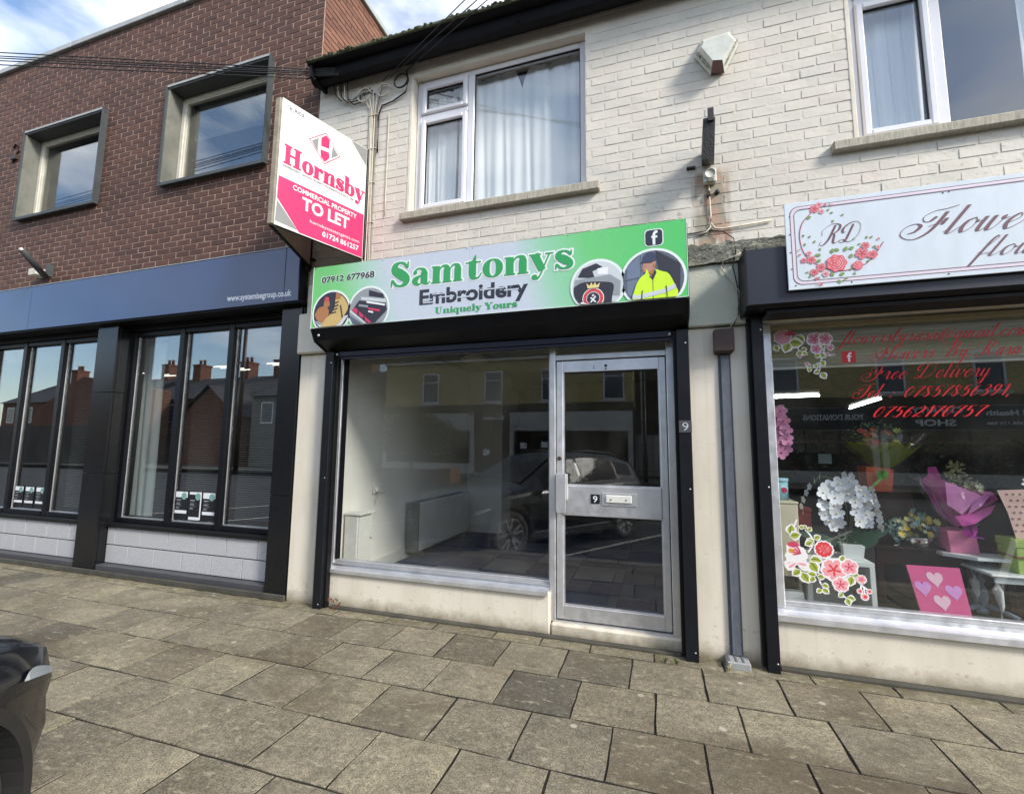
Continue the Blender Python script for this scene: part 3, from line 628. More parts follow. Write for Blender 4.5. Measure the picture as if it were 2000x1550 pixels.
def boxwin(q, blind):
    x0, x1, z0, z1 = q; w_ = MB()
    t = .035
    w_.box(x0, x0 + t, -.06, .2, z0 + t, z1 - t, M_conc, .003); w_.box(x1 - t, x1, -.06, .2, z0 + t, z1 - t, M_concd, .003)
    w_.box(x0, x1, -.06, .2, z1 - t, z1, M_concd, .003); w_.box(x0, x1, -.06, .2, z0, z0 + t, M_concd, .003)
    w = w_.build('window', BB)
    # slim pressed edge trim round the projecting surround
    tr = MB()
    for a in ((x0 - .01, x0 + .012, z0 - .01, z1 + .01), (x1 - .012, x1 + .01, z0 - .01, z1 + .01)): tr.box(a[0], a[1], -.072, -.061, a[2], a[3], M_concd)
    tr.box(x0 + .013, x1 - .013, -.072, -.061, z1 - .012, z1 + .012, M_lead); tr.box(x0 + .013, x1 - .013, -.072, -.061, z0 - .012, z0 + .014, M_concd)
    tr.build('edge_trim', w)
    f = MB(); a, c, d, e = x0 + t + .002, x1 - t - .002, z0 + t + .002, z1 - t - .002; g = .055
    f.box(a, a + g, .10, .16, d, e, M_timber, .004); f.box(c - g, c, .10, .16, d, e, M_timber, .004)
    f.box(a + g, c - g, .10, .16, e - g, e, M_timber, .004); f.box(a + g, c - g, .10, .16, d, d + g * .8, M_timber, .004)
    f.box(a + g, a + g + .018, .11, .15, d + g * .8, e - g, M_timber); f.box(a + g + .018, c - g, .11, .15, e - g - .018, e - g, M_timber)
    f.build('frame', w)
    MB().box(a + g, c - g, .128, .134, d + g * .8, e - g, GLASS_L).build('pane', w)
    if blind:
        b = MB(); z = e - .08
        while z > d + .65: b.box(a + .1, c - .08, .20, .215, z, z + .006, M_white); z -= .022
        stuff(b.build('blind_slats', w))
boxwin(u1, False); boxwin(u2, True)
part(BB, 'room_lining', lambda b: (b.box(-11, XB - .3, 3.3, 3.35, 3.2, 6.5, M('office_back', srgb(70, 72, 76), .9)),))
# ground floor
def granite_pier(x0, x1, y0, y1, joints, side):
    zs = [.0] + joints + [2.775]
    for a, c in zip(zs, zs[1:]):
        bx(BB, 'granite_panel', x0, x1, y0, y0 + .025, a + .0025, c - .0025, M_gran, .002)
        if side: bx(BB, 'granite_panel', x1 + .001 - .025, x1, y0 + .029, y1, a + .0025, c - .0025, M_gran, .002)
granite_pier(-3.50, -3.262, -.02, .26, [.93], False); granite_pier(-6.18, -5.845, -.02, .28, [1.07, 1.98], True); granite_pier(-9.2, -8.87, -.02, .28, [1.07, 1.98], True)
for a, c in ((-3.49, -3.265), (-6.175, -5.875), (-9.19, -8.9)): bx(BB, 'pier_core', a, c, .01, .24, 0, 2.775, M_grey, 0)
bx(BB, 'party_wall', -3.258, -3.227, .02, .25, 0, 2.76, M_dark, 0)
bx(BB, 'soffit', -11.4, XB - .003, -.10, .26, 2.76, 2.79, M_black, 0)
part(BB, 'head_band', lambda b: [b.box(a, c, .10, .24, 2.70, 2.755, M_black) for a, c in ((-5.84, -3.505), (-8.86, -6.185))])
def shopbay(xs, zb=.53, zt=2.70):
    w = MB(); g = .045
    for i, x in enumerate(xs): w.box(x - g * (.8 if 0 < i < len(xs) - 1 else .9), x + g * (.8 if 0 < i < len(xs) - 1 else .9), .135, .25, zb, zt, M_fr, .004)
    for a, c in zip(xs, xs[1:]):
        w.box(a + g, c - g, .14, .25, zt - .05, zt, M_fr, .003); w.box(a + g, c - g, .13, .25, zb, zb + .05, M_fr, .003)
    wo = w.build('shop_window', BB)
    bx(wo, 'sill', xs[0] - .05, xs[-1] + .04, .06, .25, zb - .045, zb - .002, M_black, .004)
    for a, c in zip(xs, xs[1:]):
        MB().box(a + .036, c - .036, .185, .191, zb + .04, zt - .04, GLASS_L).build('pane', wo)
        part(wo, 'bead', lambda b: (b.box(a + .037, a + .042, .176, .184, zb + .05, zt - .05, M_alu), b.box(a + .05, c - .04, .165, .184, zb + .05, zb + .056, M_alu)))
bay1 = [-5.83, -5.045, -4.325, -3.60]; bay2 = [-8.72, -7.84, -7.09, -6.235]
shopbay(bay1); shopbay(bay2); shopbay([-11.40, -10.70, -9.96, -9.22])
def tiles(x0, x1, off):
    r = random.Random(4)
    for j in range(2):
        z = .10 + j * .195; x = x0 + (0 if j == 0 else -.22) + off
        while x < x1:
            a, c = max(x, x0), min(x + .40, x1)
            if c - a > .03: bx(BB, 'plinth_tile', a + .005, c - .005, .085 + r.uniform(-.001, .001), .11, z + .006, z + .189, M_gran_l, .0008)
            x += .40
    bx(BB, 'plinth_backing', x0, x1, .108, .25, .0, .485, M_black, 0)
    bx(BB, 'plinth_ledge', x0, x1, -.0, .107, .0, .098, M('dark_grey_ledge', srgb(72, 72, 74), .5, var=.15), .006)
tiles(-5.842, -3.505, -.05); tiles(-8.86, -6.185, -.2); tiles(-11.4, -9.205, -.1)
bx(BB, 'footing', -11.4, XB - .02, -.05, -.022, 0, .05, M('footing_cement', srgb(74, 71, 62), .9, var=.3, bmp=.4), .004)
# office behind the bays: floor, ceiling, back wall, partition stub, lit panels
part(BB, 'office_floor', lambda b: b.box(-11.3, -3.52, .26, 8.7, .3, .34, M('office_carpet', srgb(50, 52, 56), .95)))
part(BB, 'office_wall', lambda b: (b.box(-11.3, -3.52, 5.0, 5.1, .34, 2.9, M('office_grey_wall', srgb(96, 98, 98), .9)), b.box(-3.60, -3.52, .26, 5.0, .34, 2.9, M('office_grey_wall'))))
M_tube = emit_mat('lit_tube', (1, .94, .82), 2.5)
part(BB, 'office_ceiling', lambda b: b.box(-11.3, -3.61, .26, 4.99, 2.9, 2.94, M_ceil))
for x, y, lb in ((-7.9, 3.0, 'behind the wide granite pier'), (-6.6, 3.0, 'left of the white curtain'), (-10.2, 3.2, 'furthest left'), (-5.6, 3.9, 'furthest right')):
    fx = tag(part(None, 'strip_light', lambda b: [b.box(x - .22, x + .22, y + k * .14, y + k * .14 + .012, 2.885, 2.898, M_tube) for k in range(4)]), 'lit strip light in the office ceiling, %s' % lb, 'ceiling light', 'lit strip lights in the office ceiling')
# blinds and curtain
def blind(x0, x1, y, z0, z1, lab):
    t = thing('venetian_blind', lab, 'blind', (x0, y, z1), 'slatted blinds in the granite shopfront')
    def f(b):
        z = z0 + .02
        while z < z1 - .03: b.add([(x0, y - .010, z), (x1, y - .010, z), (x1, y + .010, z + .006), (x0, y + .010, z + .006)], [(0, 1, 2, 3)], M_slat); z += .0235
    stuff(part(t, 'slats', f)); bx(t, 'head_rail', x0, x1, y - .02, y + .02, z1 - .03, z1, M_white, .002)
M_slat = M('blind_slat', srgb(150, 152, 154), .6, var=.02)
blind(-5.52, -5.15, .33, .60, 2.64, 'grey slatted blind beside the white curtain in the left pane of the granite shopfront')
blind(-5.05, -4.41, .33, .60, 2.64, 'grey slatted blind in the middle pane above the three notices')
blind(-4.31, -3.65, .33, .60, 2.64, 'grey slatted blind in the pane next to the right granite pier')
blind(-7.08, -6.30, .33, .60, 2.64, 'dark slatted blind left of the wide granite pier')
def cloth(x0, x1, y, z0, z1, mat, folds, amp, seed=1, nx=60, nz=10, topdip=None):
    def f(b):
        vs = []; fs = []; r = random.Random(seed); ph = [r.uniform(0, 6) for _ in range(5)]
        for j in range(nz + 1):
            v = j / nz
            for i in range(nx + 1):
                u = i / nx; a = u * folds * 6.283
                zt = z1 - (topdip(u) if topdip else 0)
                yy = y + amp * (math.sin(a + .9 * math.sin(a * .37 + ph[0]) + v * .5) * (.6 + .4 * math.sin(u * 9 + ph[1])) + .4 * math.sin(a * 2.3 + ph[2] + v))
                vs.append((x0 + (x1 - x0) * u + .01 * math.sin(v * 3 + a), yy, z0 + (zt - z0) * v))
        for j in range(nz):
            for i in range(nx): k = j * (nx + 1) + i; fs.append((k, k + 1, k + nx + 2, k + nx + 1))
        b.add(vs, fs, mat, True)
    return f
def sheer(name, col, tr):
    m = newmat(name); nt = m.node_tree; o = N(nt, 'ShaderNodeOutputMaterial'); d = N(nt, 'ShaderNodeBsdfDiffuse'); t = N(nt, 'ShaderNodeBsdfTranslucent'); x = N(nt, 'ShaderNodeMixShader')
    d.inputs[0].default_value = (*col, 1); t.inputs[0].default_value = (*col, 1); x.inputs[0].default_value = tr
    nt.links.new(d.outputs[0], x.inputs[1]); nt.links.new(t.outputs[0], x.inputs[2]); nt.links.new(x.outputs[0], o.inputs[0]); return m
M_curt = sheer('white_curtain', srgb(250, 252, 252), .1)
tag(part(None, 'curtain', cloth(-5.85, -5.52, .30, .58, 2.66, M_curt, 1.2, .02)), 'tall white curtain at the left edge of the granite shopfront', 'curtain')
# posters
M_pb = flat('poster_black', (22, 24, 28)); M_pw = flat('poster_white', (226, 228, 230)); M_pt = flat('poster_teal', (120, 160, 152))
def poster(x0, x1, z0, z1, lab, k):
    t = thing('poster', lab, 'poster', (x0, .18, z0), 'notices standing in the granite shopfront windows'); y = .178
    bx(t, 'sheet', x0, x1, y, y + .002, z0, z1, M_pb, 0)
    def f(b):
        w_, h = x1 - x0, z1 - z0; yy = y - .0012
        if k != 1: b.box(x0 + .005, x1 - .005, yy, y - .0002, z0 + h * .78, z1 - .006, M_pw); b.box(x0 + .005, x1 - .005, yy, y - .0002, z0 + h * .22, z0 + h * .33, M_pw)
        else: b.box(x0 + .005, x1 - .005, yy, y - .0002, z0 + h * .90, z1 - .004, M_pw); b.box(x1 - .02, x1 - .004, yy, y - .0002, z0 + .01, z0 + h * .9, M_pw); b.box(x0 + .01, x1 - .021, yy, y - .0002, z0 + .006, z0 + h * .12, M_pw)
        for j in range(7): b.box(x0 + .02, x0 + w_ * (.35 + .3 * ((j * 7) % 5) / 5), yy, y - .0002, z0 + h * (.40 + .048 * j), z0 + h * (.412 + .048 * j), M_grey if j % 3 else M_pw)
    part(t, 'print', f)
    part(t, 'picture', lambda b: b.poly(disc_pts(x1 - (x1 - x0) * .3, z1 - (z1 - z0) * .17, (x1 - x0) * .21), y - .0016, M_pt))
    
for i, (a, lab) in enumerate(((-4.985, 'left'), (-4.785, 'middle'), (-4.59, 'right'))):
    poster(a, a + .18, .60, .90, 'black and white notice, %s of the three in the middle granite shopfront pane' % lab, 1 if i == 1 else 0)
for i, (a, lab) in enumerate(((-7.77, 'left'), (-7.56, 'middle'), (-7.35, 'right'))):
    poster(a, a + .17, .60, .86, 'small dark notice, %s of three beyond the wide granite pier' % lab, 0)
# blue-grey fascia
FS = thing('fascia_sign', 'long plain blue-grey fascia board with a white web address over the granite shopfront', 'shop sign', (-6, 0, 2.8))
for a, c in ((-11.4, -7.31), (-7.306, -3.40), (-3.396, -3.232)): bx(FS, 'panel', a, c, -.12, -.10, 2.775, 3.318, M_fascia, .003)
bx(FS, 'flashing', -11.4, XB - .005, -.125, -.02, 3.320, 3.328, M_lead, 0)
bx(FS, 'backing', -11.4, XB - .006, -.099, .005, 2.792, 3.3195, M_black, 0)
M_wh = flat('white_lettering', (236, 238, 240))
part(FS, 'lettering', lambda b: sans(b, 'www.systemisegroup.co.uk', at(443, 588, -.1206), at(569, 577, -.1206), -.1206, .058, M_wh, .035))
# floodlight on the brown wall
fl = thing('floodlight', 'old grey cylindrical floodlight sticking out of the brown brick above the blue fascia', 'floodlight', (-7.2, -.02, 3.46))
part(fl, 'lamp_body', lambda b: b.tube([(-7.20, -.07, 3.46), (-6.99, -.40, 3.625)], .034, M_concd, 12))
part(fl, 'bracket', lambda b: (b.box(-7.20, -7.18, -.07, -.0, 3.47, 3.62, M_concd), b.box(-7.24, -7.181, -.085, -.071, 3.47, 3.52, M_concd)))
part(fl, 'control_box', lambda b: b.box(-7.42, -7.26, -.13, -.01, 3.47, 3.56, M_timber, .008))
part(fl, 'tip', lambda b: b.tube([(-6.988, -.402, 3.627), (-6.975, -.42, 3.635)], .02, M_timber, 8))
hk = tag(part(None, 'cable', lambda b: (b.tube([(x, -.016, z) for x, z in (at(27, 290, -.016), at(31, 281, -.016), at(37, 284, -.016), at(36, 296, -.016), at(28, 306, -.016), at(25, 318, -.016))], .010, M_brownp, 6), b.box(at(23, 305, -.03)[0], at(32, 305, -.03)[0], -.04, -.005, at(27, 311, -.03)[1], at(27, 303, -.03)[1], M_brownp))), 'short looped brown cable and clip beside the leftmost upper window', 'cable')
# ------------------------------------------------------------------ cream painted brick terrace (middle and right)
XR = 6.4
CT = thing('cream_brick_terrace', 'cream painted brick terrace housing the embroidery shop and the florist', 'building', (0, 0, 0))
wm = (-2.125, -.495, 3.535, 4.905); wr = (1.385, 3.3, 3.53, 4.905)
hol = [wm, wr]
part(CT, 'mortar_wall', lambda b: wall_holes(b, XB + .004, XR, 2.30, 5.10, .0022, .24, hol, MCB))
lay(XB + .003, XR, CZ0, 5.10, hol, CT, MCB, -3.2 + .06, .0072, .0048, 300, .0010)
part(CT, 'shell', lambda b: (b.box(XR - .2, XR, .25, 9, 0, 5.1, M_offw), b.box(XB + .0, XR, 8.8, 9, 0, 5.1, M_offw), b.box(XB + .01, XR - .2, .245, 8.79, 2.62, 2.78, M_ceil), b.box(XB + .01, XR, .0, 8.79, 5.11, 5.16, M_dark), b.box(XB + .01, -2.89, .12, 8.79, 0, 2.615, M_offw), b.box(.42, .47, .12, 8.79, -.05, 2.615, M_offw), b.box(-.2, -.1, .245, 8.79, 2.785, 5.1, M_offw)))
# roof, gutter, soffit
part(CT, 'roof', lambda b: b.add([(XB + .08, -.25, 5.135), (XR, -.25, 5.135), (XR, 4.5, 7.0), (XB + .01, 4.5, 7.0), (XB + .08, -.25, 5.115), (XR, -.25, 5.115), (XR, 4.5, 6.98), (XB + .01, 4.5, 6.98)], [(0, 1, 2, 3), (7, 6, 5, 4), (0, 4, 5, 1), (1, 5, 6, 2), (2, 6, 7, 3), (3, 7, 4, 0)], M_moss))
def slate_edge(b):
    r = random.Random(2); x = XB + .06
    while x < XR: w_ = .30; b.box(x + .002, x + w_ - .002, -.270 - r.uniform(0, .012), -.13, 5.095 + r.uniform(0, .004), 5.115 + r.uniform(0, .008), M_moss, .002); x += w_
stuff(part(CT, 'slate_edge', slate_edge))
part(CT, 'moss', lambda b: [b.lathe((rs.uniform(XB + .06, XR) if q > 120 else rs.uniform(XB + .06, -.8), -.268 + rs.uniform(-.012, .03), 5.118 + rs.uniform(-.012, .006)), [(.001, .012), (rs.uniform(.005, .02), .006), (rs.uniform(.008, .028), -.004), (.001, -.012)], M_moss, 6) for q in range(260)], kind='stuff')
bx(CT, 'fascia_board', XB - .01, XR, -.05, -.006, 5.045, 5.13, M_gutter, .004)
def gut(b):
    pr = [(-.055, 5.085), (-.055, 5.03), (-.075, 4.99), (-.115, 4.975), (-.155, 4.99), (-.175, 5.03), (-.175, 5.085)]
    b.prism(pr, XB + .03, XR, M_gutter)
part(CT, 'gutter', gut)
part(CT, 'soffit', lambda b: b.box(XB + .06, XR, -.255, -.052, 5.088, 5.10, M_gutter))
for x in (-2.9, -2.0, -1.05, -.1, .85, 1.8): part(CT, 'gutter_bracket', lambda b: b.box(x, x + .025, -.18, -.05, 5.0, 5.08, M_gutter, .004))
# upper windows
def upvc(q, mull, trans, name_extra=''):
    x0, x1, z0, z1 = q; y0, y1 = .075, .135; g = .052
    w_ = MB(); a, c, d, e = x0 + .004, x1 - .004, z0 + .004, z1 - .004
    w_.box(a, a + g, y0, y1, d, e, M_upvc, .006); w_.box(c - g, c, y0, y1, d, e, M_upvc, .006); w_.box(a + g, c - g, y0, y1, e - g, e, M_upvc, .006); w_.box(a + g, c - g, y0, y1, d, d + g, M_upvc, .006)
    w_.box(mull - .032, mull + .032, y0 - .004, y1, d + g, e - g, M_upvc, .006); w_.box(a + g, mull - .032, y0 - .002, y1, trans - .028, trans + .028, M_upvc, .006)
    w = w_.build('window', CT)
    for (s, t, u, v) in ((a + g, mull - .032, d + g, trans - .028), (a + g, mull - .032, trans + .028, e - g)):
        f = MB(); h = .05
        f.box(s + .002, s + h, y0 - .022, y1 - .02, u + .002, v - .002, M_upvc, .010); f.box(t - h, t - .002, y0 - .022, y1 - .02, u + .002, v - .002, M_upvc, .010)
        f.box(s + h - .006, t - h + .006, y0 - .0215, y1 - .021, v - h, v - .002, M_upvc, .010); f.box(s + h - .006, t - h + .006, y0 - .0215, y1 - .021, u + .002, u + h, M_upvc, .010)
        f.box(s + h - .002, s + h + .004, y0 + .0, y0 + .02, u + h, v - h, M_fr); f.box(t - h - .004, t - h + .002, y0 + .0, y0 + .02, u + h, v - h, M_fr); f.box(s + h, t - h, y0, y0 + .02, v - h - .004, v - h + .002, M_fr)
        f.build('sash', w); MB().box(s + h, t - h, y0 + .012, y0 + .018, u + h, v - h, GLASS_U).build('pane', w)
    MB().box(mull + .032, c - g, y0 + .028, y0 + .034, d + g, e - g, GLASS_U).build('pane', w)
    gk = MB(); s, t, u, v = mull + .032, c - g, d + g, e - g
    for r4 in ((s, s + .006, u, v), (t - .006, t, u, v), (s + .006, t - .006, v - .006, v), (s + .006, t - .006, u, u + .006)): gk.box(r4[0], r4[1], y0 + .008, y0 + .026, r4[2], r4[3], M_fr)
    gk.build('gasket', w); return w
w1 = upvc(wm, -1.560, 4.52); w2 = upvc(wr, 1.905, 4.64)
bx(CT, 'sill', -2.20, -.385, -.055, .07, 3.455, 3.530, M_sill, .008); bx(CT, 'sill', 1.215, 3.45, -.055, .07, 3.455, 3.525, M_sill, .008)
for x0, x1 in ((-2.19, -.43), (1.32, 3.4)): bx(CT, 'lintel', x0, x1, .004, .07, 4.9075, 4.972, M('lintel_render', srgb(168, 160, 132), .85, var=.25, scale=4, dirt=.7, bmp=.3), .005)
bx(CT, 'reveal_strip', -2.158, -2.128, -.004, .074, 3.531, 4.905, M('cream_reveal', srgb(226, 216, 198), .7, bmp=.3), .003)
bx(CT, 'reveal_strip', 1.355, 1.383, -.004, .074, 3.526, 4.905, M('cream_reveal'), .003)
part(CT, 'room_lining', lambda b: (b.box(-3.1, -.21, 1.6, 1.65, 2.785, 5.1, M('bedroom_bounce_wall', srgb(190, 192, 188), .9)), b.box(-.09, XR - .2, 2.6, 2.65, 2.785, 5.1, M('bedroom_bounce_wall'))))  # unseen pale walls added to bounce light behind the curtains
tag(part(None, 'curtain', cloth(-1.74, -.47, .19, 3.55, 4.90, M_curt, 6, .014, 4, 130, 14, lambda u: .0 + .20 * max(0, 1 - abs(u - .50) / .06) + .02 * math.sin(u * 7) ** 2)), 'long white curtain sagging from its rail in the large pane of the middle upstairs window', 'curtain')
tag(part(None, 'curtain', cloth(-2.20, -1.76, .19, 3.55, 4.82, M_curt, 4, .016, 9, 60, 10, lambda u: .05)), 'white curtain behind the narrow side panes of the middle upstairs window', 'curtain')
tag(part(None, 'curtain', cloth(1.36, 1.86, .20, 3.55, 4.9, M_curt, 5, .02, 5, 60, 10)), 'white net curtain in the narrow casement of the upstairs window over the florist', 'curtain')
tag(part(None, 'curtain', cloth(2.44, 3.1, .25, 3.55, 4.85, M_curt, 5, .02, 6, 60, 10)), 'white net curtain at the right side of the large pane over the florist', 'curtain')
# ---------------- ground floor masonry
part(CT, 'pilaster', lambda b: b.box(-3.246, -2.955, -.012, .12, -.03, 2.262, M_plaster, .006))
part(CT, 'corbel', lambda b: (b.box(-3.262, -2.90, -.06, .12, 2.268, 2.66, M_plaster, .012), b.box(-3.20, -2.94, -.03, .12, 2.66, 2.95, M_plaster, .01)))
part(CT, 'pilaster', lambda b: b.box(.236, .660, -.006, .115, -.03, 2.276, M_plaster, .006))
part(CT, 'corbel', lambda b: b.box(.236, .665, -.040, .115, 2.283, 2.735, M('pale_green_render', srgb(206, 208, 190), .8, var=.12, scale=2.5, dirt=.3, bmp=.3), .008))
def lint(b):
    r = random.Random(8); n = 14; x0, x1 = .232, .90
    top = [(x0 + (x1 - x0) * i / n, 2.885 + r.uniform(-.012, .012)) for i in range(n + 1)]; bot = [(x0 + (x1 - x0) * i / n, 2.738 + r.uniform(-.006, .006)) for i in range(n + 1)]
    b.poly(top + bot[::-1], -.065, M_stone, .07)
part(CT, 'stone_lintel', lint)
part(CT, 'beam', lambda b: (b.box(-2.95, .235, .10, .24, 2.262, 2.61, M_plaster), b.box(.66, XR - .2, .10, .24, 2.39, 2.61, M_plaster)))
part(CT, 'stall_riser', lambda b: b.box(-2.89, -.800, .004, .22, -.03, .308, M_plaster, .010))
part(CT, 'doorstep', lambda b: b.box(-.796, .145, .012, .26, -.03, .092, M_plaster, .014))
part(CT, 'stall_riser', lambda b: b.box(.72, XR - .2, .004, .22, -.03, .305, M_plaster, .010))
part(CT, 'footing', lambda b: (b.box(-2.75, .13, -.045, .0035, -.03, .018, M('footing_cement'), .008), b.box(.72, XR - .2, -.05, .0035, -.03, .02, M('footing_cement'), .008)))
bx(CT, 'reveal', -2.95, -2.868, .045, .22, .309, 2.26, M_white, .004)
bx(CT, 'reveal', .095, .150, .055, .22, .093, 2.26, M_white, .004)
# ---------------- shop window and door of number nine
sw = MB(); Z0, Z1 = .35, 2.262; g = .045
sw.box(-2.866, -2.866 + .055, .06, .14, Z0, Z1, M_alu, .003); sw.box(-2.808, -2.795, .075, .13, Z0 + .03, Z1, M_fr); sw.box(-.858 + .032, -.812, .09, .14, Z0, Z1, M_alu, .002)
sw.box(-2.81, -.826, .07, .14, Z1 - .04, Z1, M_alu, .002); sw.box(-2.81, -.815, .075, .14, Z0, Z0 + .030, M_alu, .003)
SW = sw.build('shop_window', CT)
MB().box(-2.81, -.815, .104, .110, Z0 + .02, Z1 - .02, GLASS).build('pane', SW)
def sillp(b, x0, x1):
    b.prism([(.14, .3485), (.062, .3485), (.058, .332), (-.015, .322), (-.022, .318), (-.022, .290), (-.008, .2885), (-.006, .300), (.14, .31)], x0, x1, M_alu_b)
part(SW, 'sill', lambda b: sillp(b, -2.885, -.812))
part(SW, 'sill_bead', lambda b: b.box(-2.80, -.815, .045, .057, .350, .356, M_alu))
DR = MB(); DR.box(-.810, -.764, .045, .15, .092, 2.262, M_alu, .004); DR.box(.082, .140, .045, .15, .092, 2.262, M_alu, .004); DR.box(-.764, .082, .06, .15, 2.104, 2.146, M_alu, .003); DR.box(-.764, .082, .06, .15, 2.242, 2.262, M_alu)
DR.box(-.764, .082, .05, .15, .092, .104, M_alu)
MBd = DR.build('door_frame', CT)
MB().box(-.764, .082, .10, .106, 2.146, 2.242, GLASS).build('pane', MBd)
d = MB(); yA, yB = .062, .112
d.box(-.758, -.704, yA, yB, .112, 2.094, M_alu_b, .004); d.box(.028, .076, yA, yB, .112, 2.094, M_alu, .004)
d.box(-.704, .028, yA, yB, 2.004, 2.094, M_alu_b, .003); d.box(-.704, .028, yA, yB, .112, .214, M_alu, .003)
D9 = d.build('shop_door', CT)
bx(D9, 'mid_rail', -.704, .028, yA - .012, yB, .885, 1.112, M_alu, .006)
for a, c in ((.214, .885), (1.112, 2.004)):
    MB().box(-.704, .028, .085, .091, a, c, GLASS).build('pane', D9)
    part(D9, 'bead', lambda b: (b.box(-.7035, -.695, yA + .004, .084, a, c, M_alu_b), b.box(.020, .0275, yA + .004, .084, a, c, M_alu), b.box(-.695, .020, yA + .004, .084, c - .008, c - .0005, M_fr), b.box(-.695, .020, yA + .004, .084, a + .0005, a + .010, M_alu_b)))
part(D9, 'handle', lambda b: (b.box(-.755, -.675, .012, .022, .905, 1.205, M_alu, .003), b.box(-.70, -.665, .022, .060, 1.0, 1.20, M_alu_b, .003), b.box(-.752, -.742, .022, .061, .91, 1.20, M_alu)))
part(D9, 'lock', lambda b: b.lathe((-.733, .061, 1.32), [(.016, 0), (.016, -.006), (.008, -.009), (.001, -.009)], M_brownp, 14, 'y'))
part(D9, 'letterbox', lambda b: (b.box(-.405, -.150, .042, .0485, .972, 1.068, M_alu, .004), b.box(-.375, -.185, .030, .0415, .995, 1.052, M_white, .006), b.lathe((-.335, .029, 1.02), [(.005, 0), (.004, -.004), (.001, -.004)], M_brownp, 8, 'y'), b.lathe((-.225, .029, 1.02), [(.005, 0), (.004, -.004), (.001, -.004)], M_brownp, 8, 'y')))
part(D9, 'closer_mark', lambda b: (b.box(-.46, -.455, .0605, .0615, 2.02, 2.05, M_grey), b.lathe((-.365, .061, 2.045), [(.012, 0), (.010, -.002), (.001, -.002)], M_brownp, 10, 'y'), b.lathe((-.365, .061, 2.02), [(.008, 0), (.007, -.002), (.001, -.002)], M_grey, 10, 'y')))
def nine(par, x, z, s, y, plate, ink, bold):
    p = MB().box(x - s / 2, x + s / 2, y, y + .004, z - s / 2, z + s / 2, plate, .001)
    sans(p, '9', (x - s * .24, z - s * .33), (x + s * .24, z - s * .33), y - .0006, s * .68, ink, bold); return p.build('number_plate', par)
nine(D9, -.455, 1.018, .068, .044, flat('plate_black', (18, 18, 18)), M_wh, .01)
# ---------------- shutter boxes with their guide rails
SH = thing('shutter_box', 'black roller shutter box with two full height rails round the empty shop', 'roller shutter', (-1.3, 0, 2.3))
part(SH, 'hood', lambda b: b.prism([(.0, 2.955), (-.262, 2.955), (-.262, 2.425), (-.215, 2.335), (-.06, 2.268), (.0, 2.268)], -2.902, .225, M_black))
part(SH, 'end_cap', lambda b: b.prism([(-.002, 2.965), (-.270, 2.965), (-.270, 2.42), (-.222, 2.326), (-.06, 2.258), (-.002, 2.258)], -2.918, -2.903, M_black))
part(SH, 'end_cap', lambda b: b.prism([(-.002, 2.965), (-.270, 2.965), (-.270, 2.42), (-.222, 2.326), (-.06, 2.258), (-.002, 2.258)], .226, .240, M_black))
def rail(par, x0, x1, z0, z1, side=1):
    r = MB(); r.box(x0, x1, -.100, -.008, z0, z1, M_blackg, .003)
    xs = x1 if side > 0 else x0
    r.box(min(xs, xs + side * .022), max(xs, xs + side * .022), -.060, -.010, z0 + .02, z1, M_black, .002)
    o = r.build('guide_rail', par)
    part(o, 'screw', lambda b: [b.lathe(((x0 + x1) / 2 + .02, -.1005, z), [(.006, 0), (.005, -.003), (.001, -.003)], M_alu, 8, 'y') for z in (z0 + .06, (z0 + z1) / 2, z1 - .1)])
rail(SH, -2.882, -2.800, -.02, 2.255, 1); rail(SH, .152, .234, .0, 2.255, -1)
part(SH, 'bottom_bar', lambda b: (b.box(-2.77, .125, -.062, -.018, 2.215, 2.262, M_navyd, .004), b.box(-2.77, .125, -.050, -.022, 2.19, 2.213, M_navyd, .003)))
part(SH, 'bolt', lambda b: (b.lathe((-2.83, -.267, 2.37), [(.012, 0), (.012, -.006), (.001, -.008)], M_alu, 8, 'y'), b.lathe((.11, -.064, 2.235), [(.012, 0), (.011, -.006), (.001, -.008)], M_alu, 8, 'y'), b.lathe((-2.785, -.064, 2.235), [(.012, 0), (.012, -.014), (.001, -.016)], M_alu, 8, 'y')))
nine(SH, .195, 1.558, .085, -.106, flat('plate_grey', (70, 72, 74)), M_alu_b, .0)
SR = thing('shutter_box', 'navy-black roller shutter box with a left guide rail above the florist window', 'roller shutter', (1.6, 0, 2.3))
part(SR, 'hood', lambda b: (b.prism([(.0, 2.72), (-.270, 2.72), (-.270, 2.345), (-.0, 2.345)], .598, 5.8, M_navy), b.prism([(-.03, 2.343), (-.268, 2.343), (-.22, 2.325), (-.03, 2.325)], .600, 5.8, M_black)))
part(SR, 'end_cap', lambda b: b.prism([(-.002, 2.728), (-.276, 2.728), (-.276, 2.338), (-.24, 2.318), (-.002, 2.318)], .583, .597, M_black))
rail(SR, .640, .712, -.0, 2.316, -1)
part(SR, 'bottom_bar', lambda b: b.box(.715, 5.8, -.20, -.02, 2.295, 2.323, M_black, .003))
# ---------------- florist window
RW = MB(); ZB, ZT = .375, 2.285
RW.box(.722, .790, .05, .14, ZB - .01, ZT, M_alu_b, .004); RW.box(.790, 5.8, .07, .14, ZT - .035, ZT, M('tan_head_rail', srgb(150, 140, 110), .5), .003); RW.box(.790, 5.8, .075, .14, ZB, ZB + .028, M_alu, .003)
FWN = RW.build('shop_window', CT)
MB().box(.788, 5.8, .104, .110, ZB + .02, ZT - .02, GLASS).build('pane', FWN)
part(FWN, 'sill', lambda b: b.prism([(.14, .373), (.062, .373), (.058, .350), (-.018, .338), (-.026, .334), (-.026, .298), (-.01, .296), (-.008, .312), (.14, .325)], .722, 5.8, M_alu_b))
part(FWN, 'sill_bead', lambda b: b.box(.792, 5.8, .062, .072, .374, .382, M_alu))
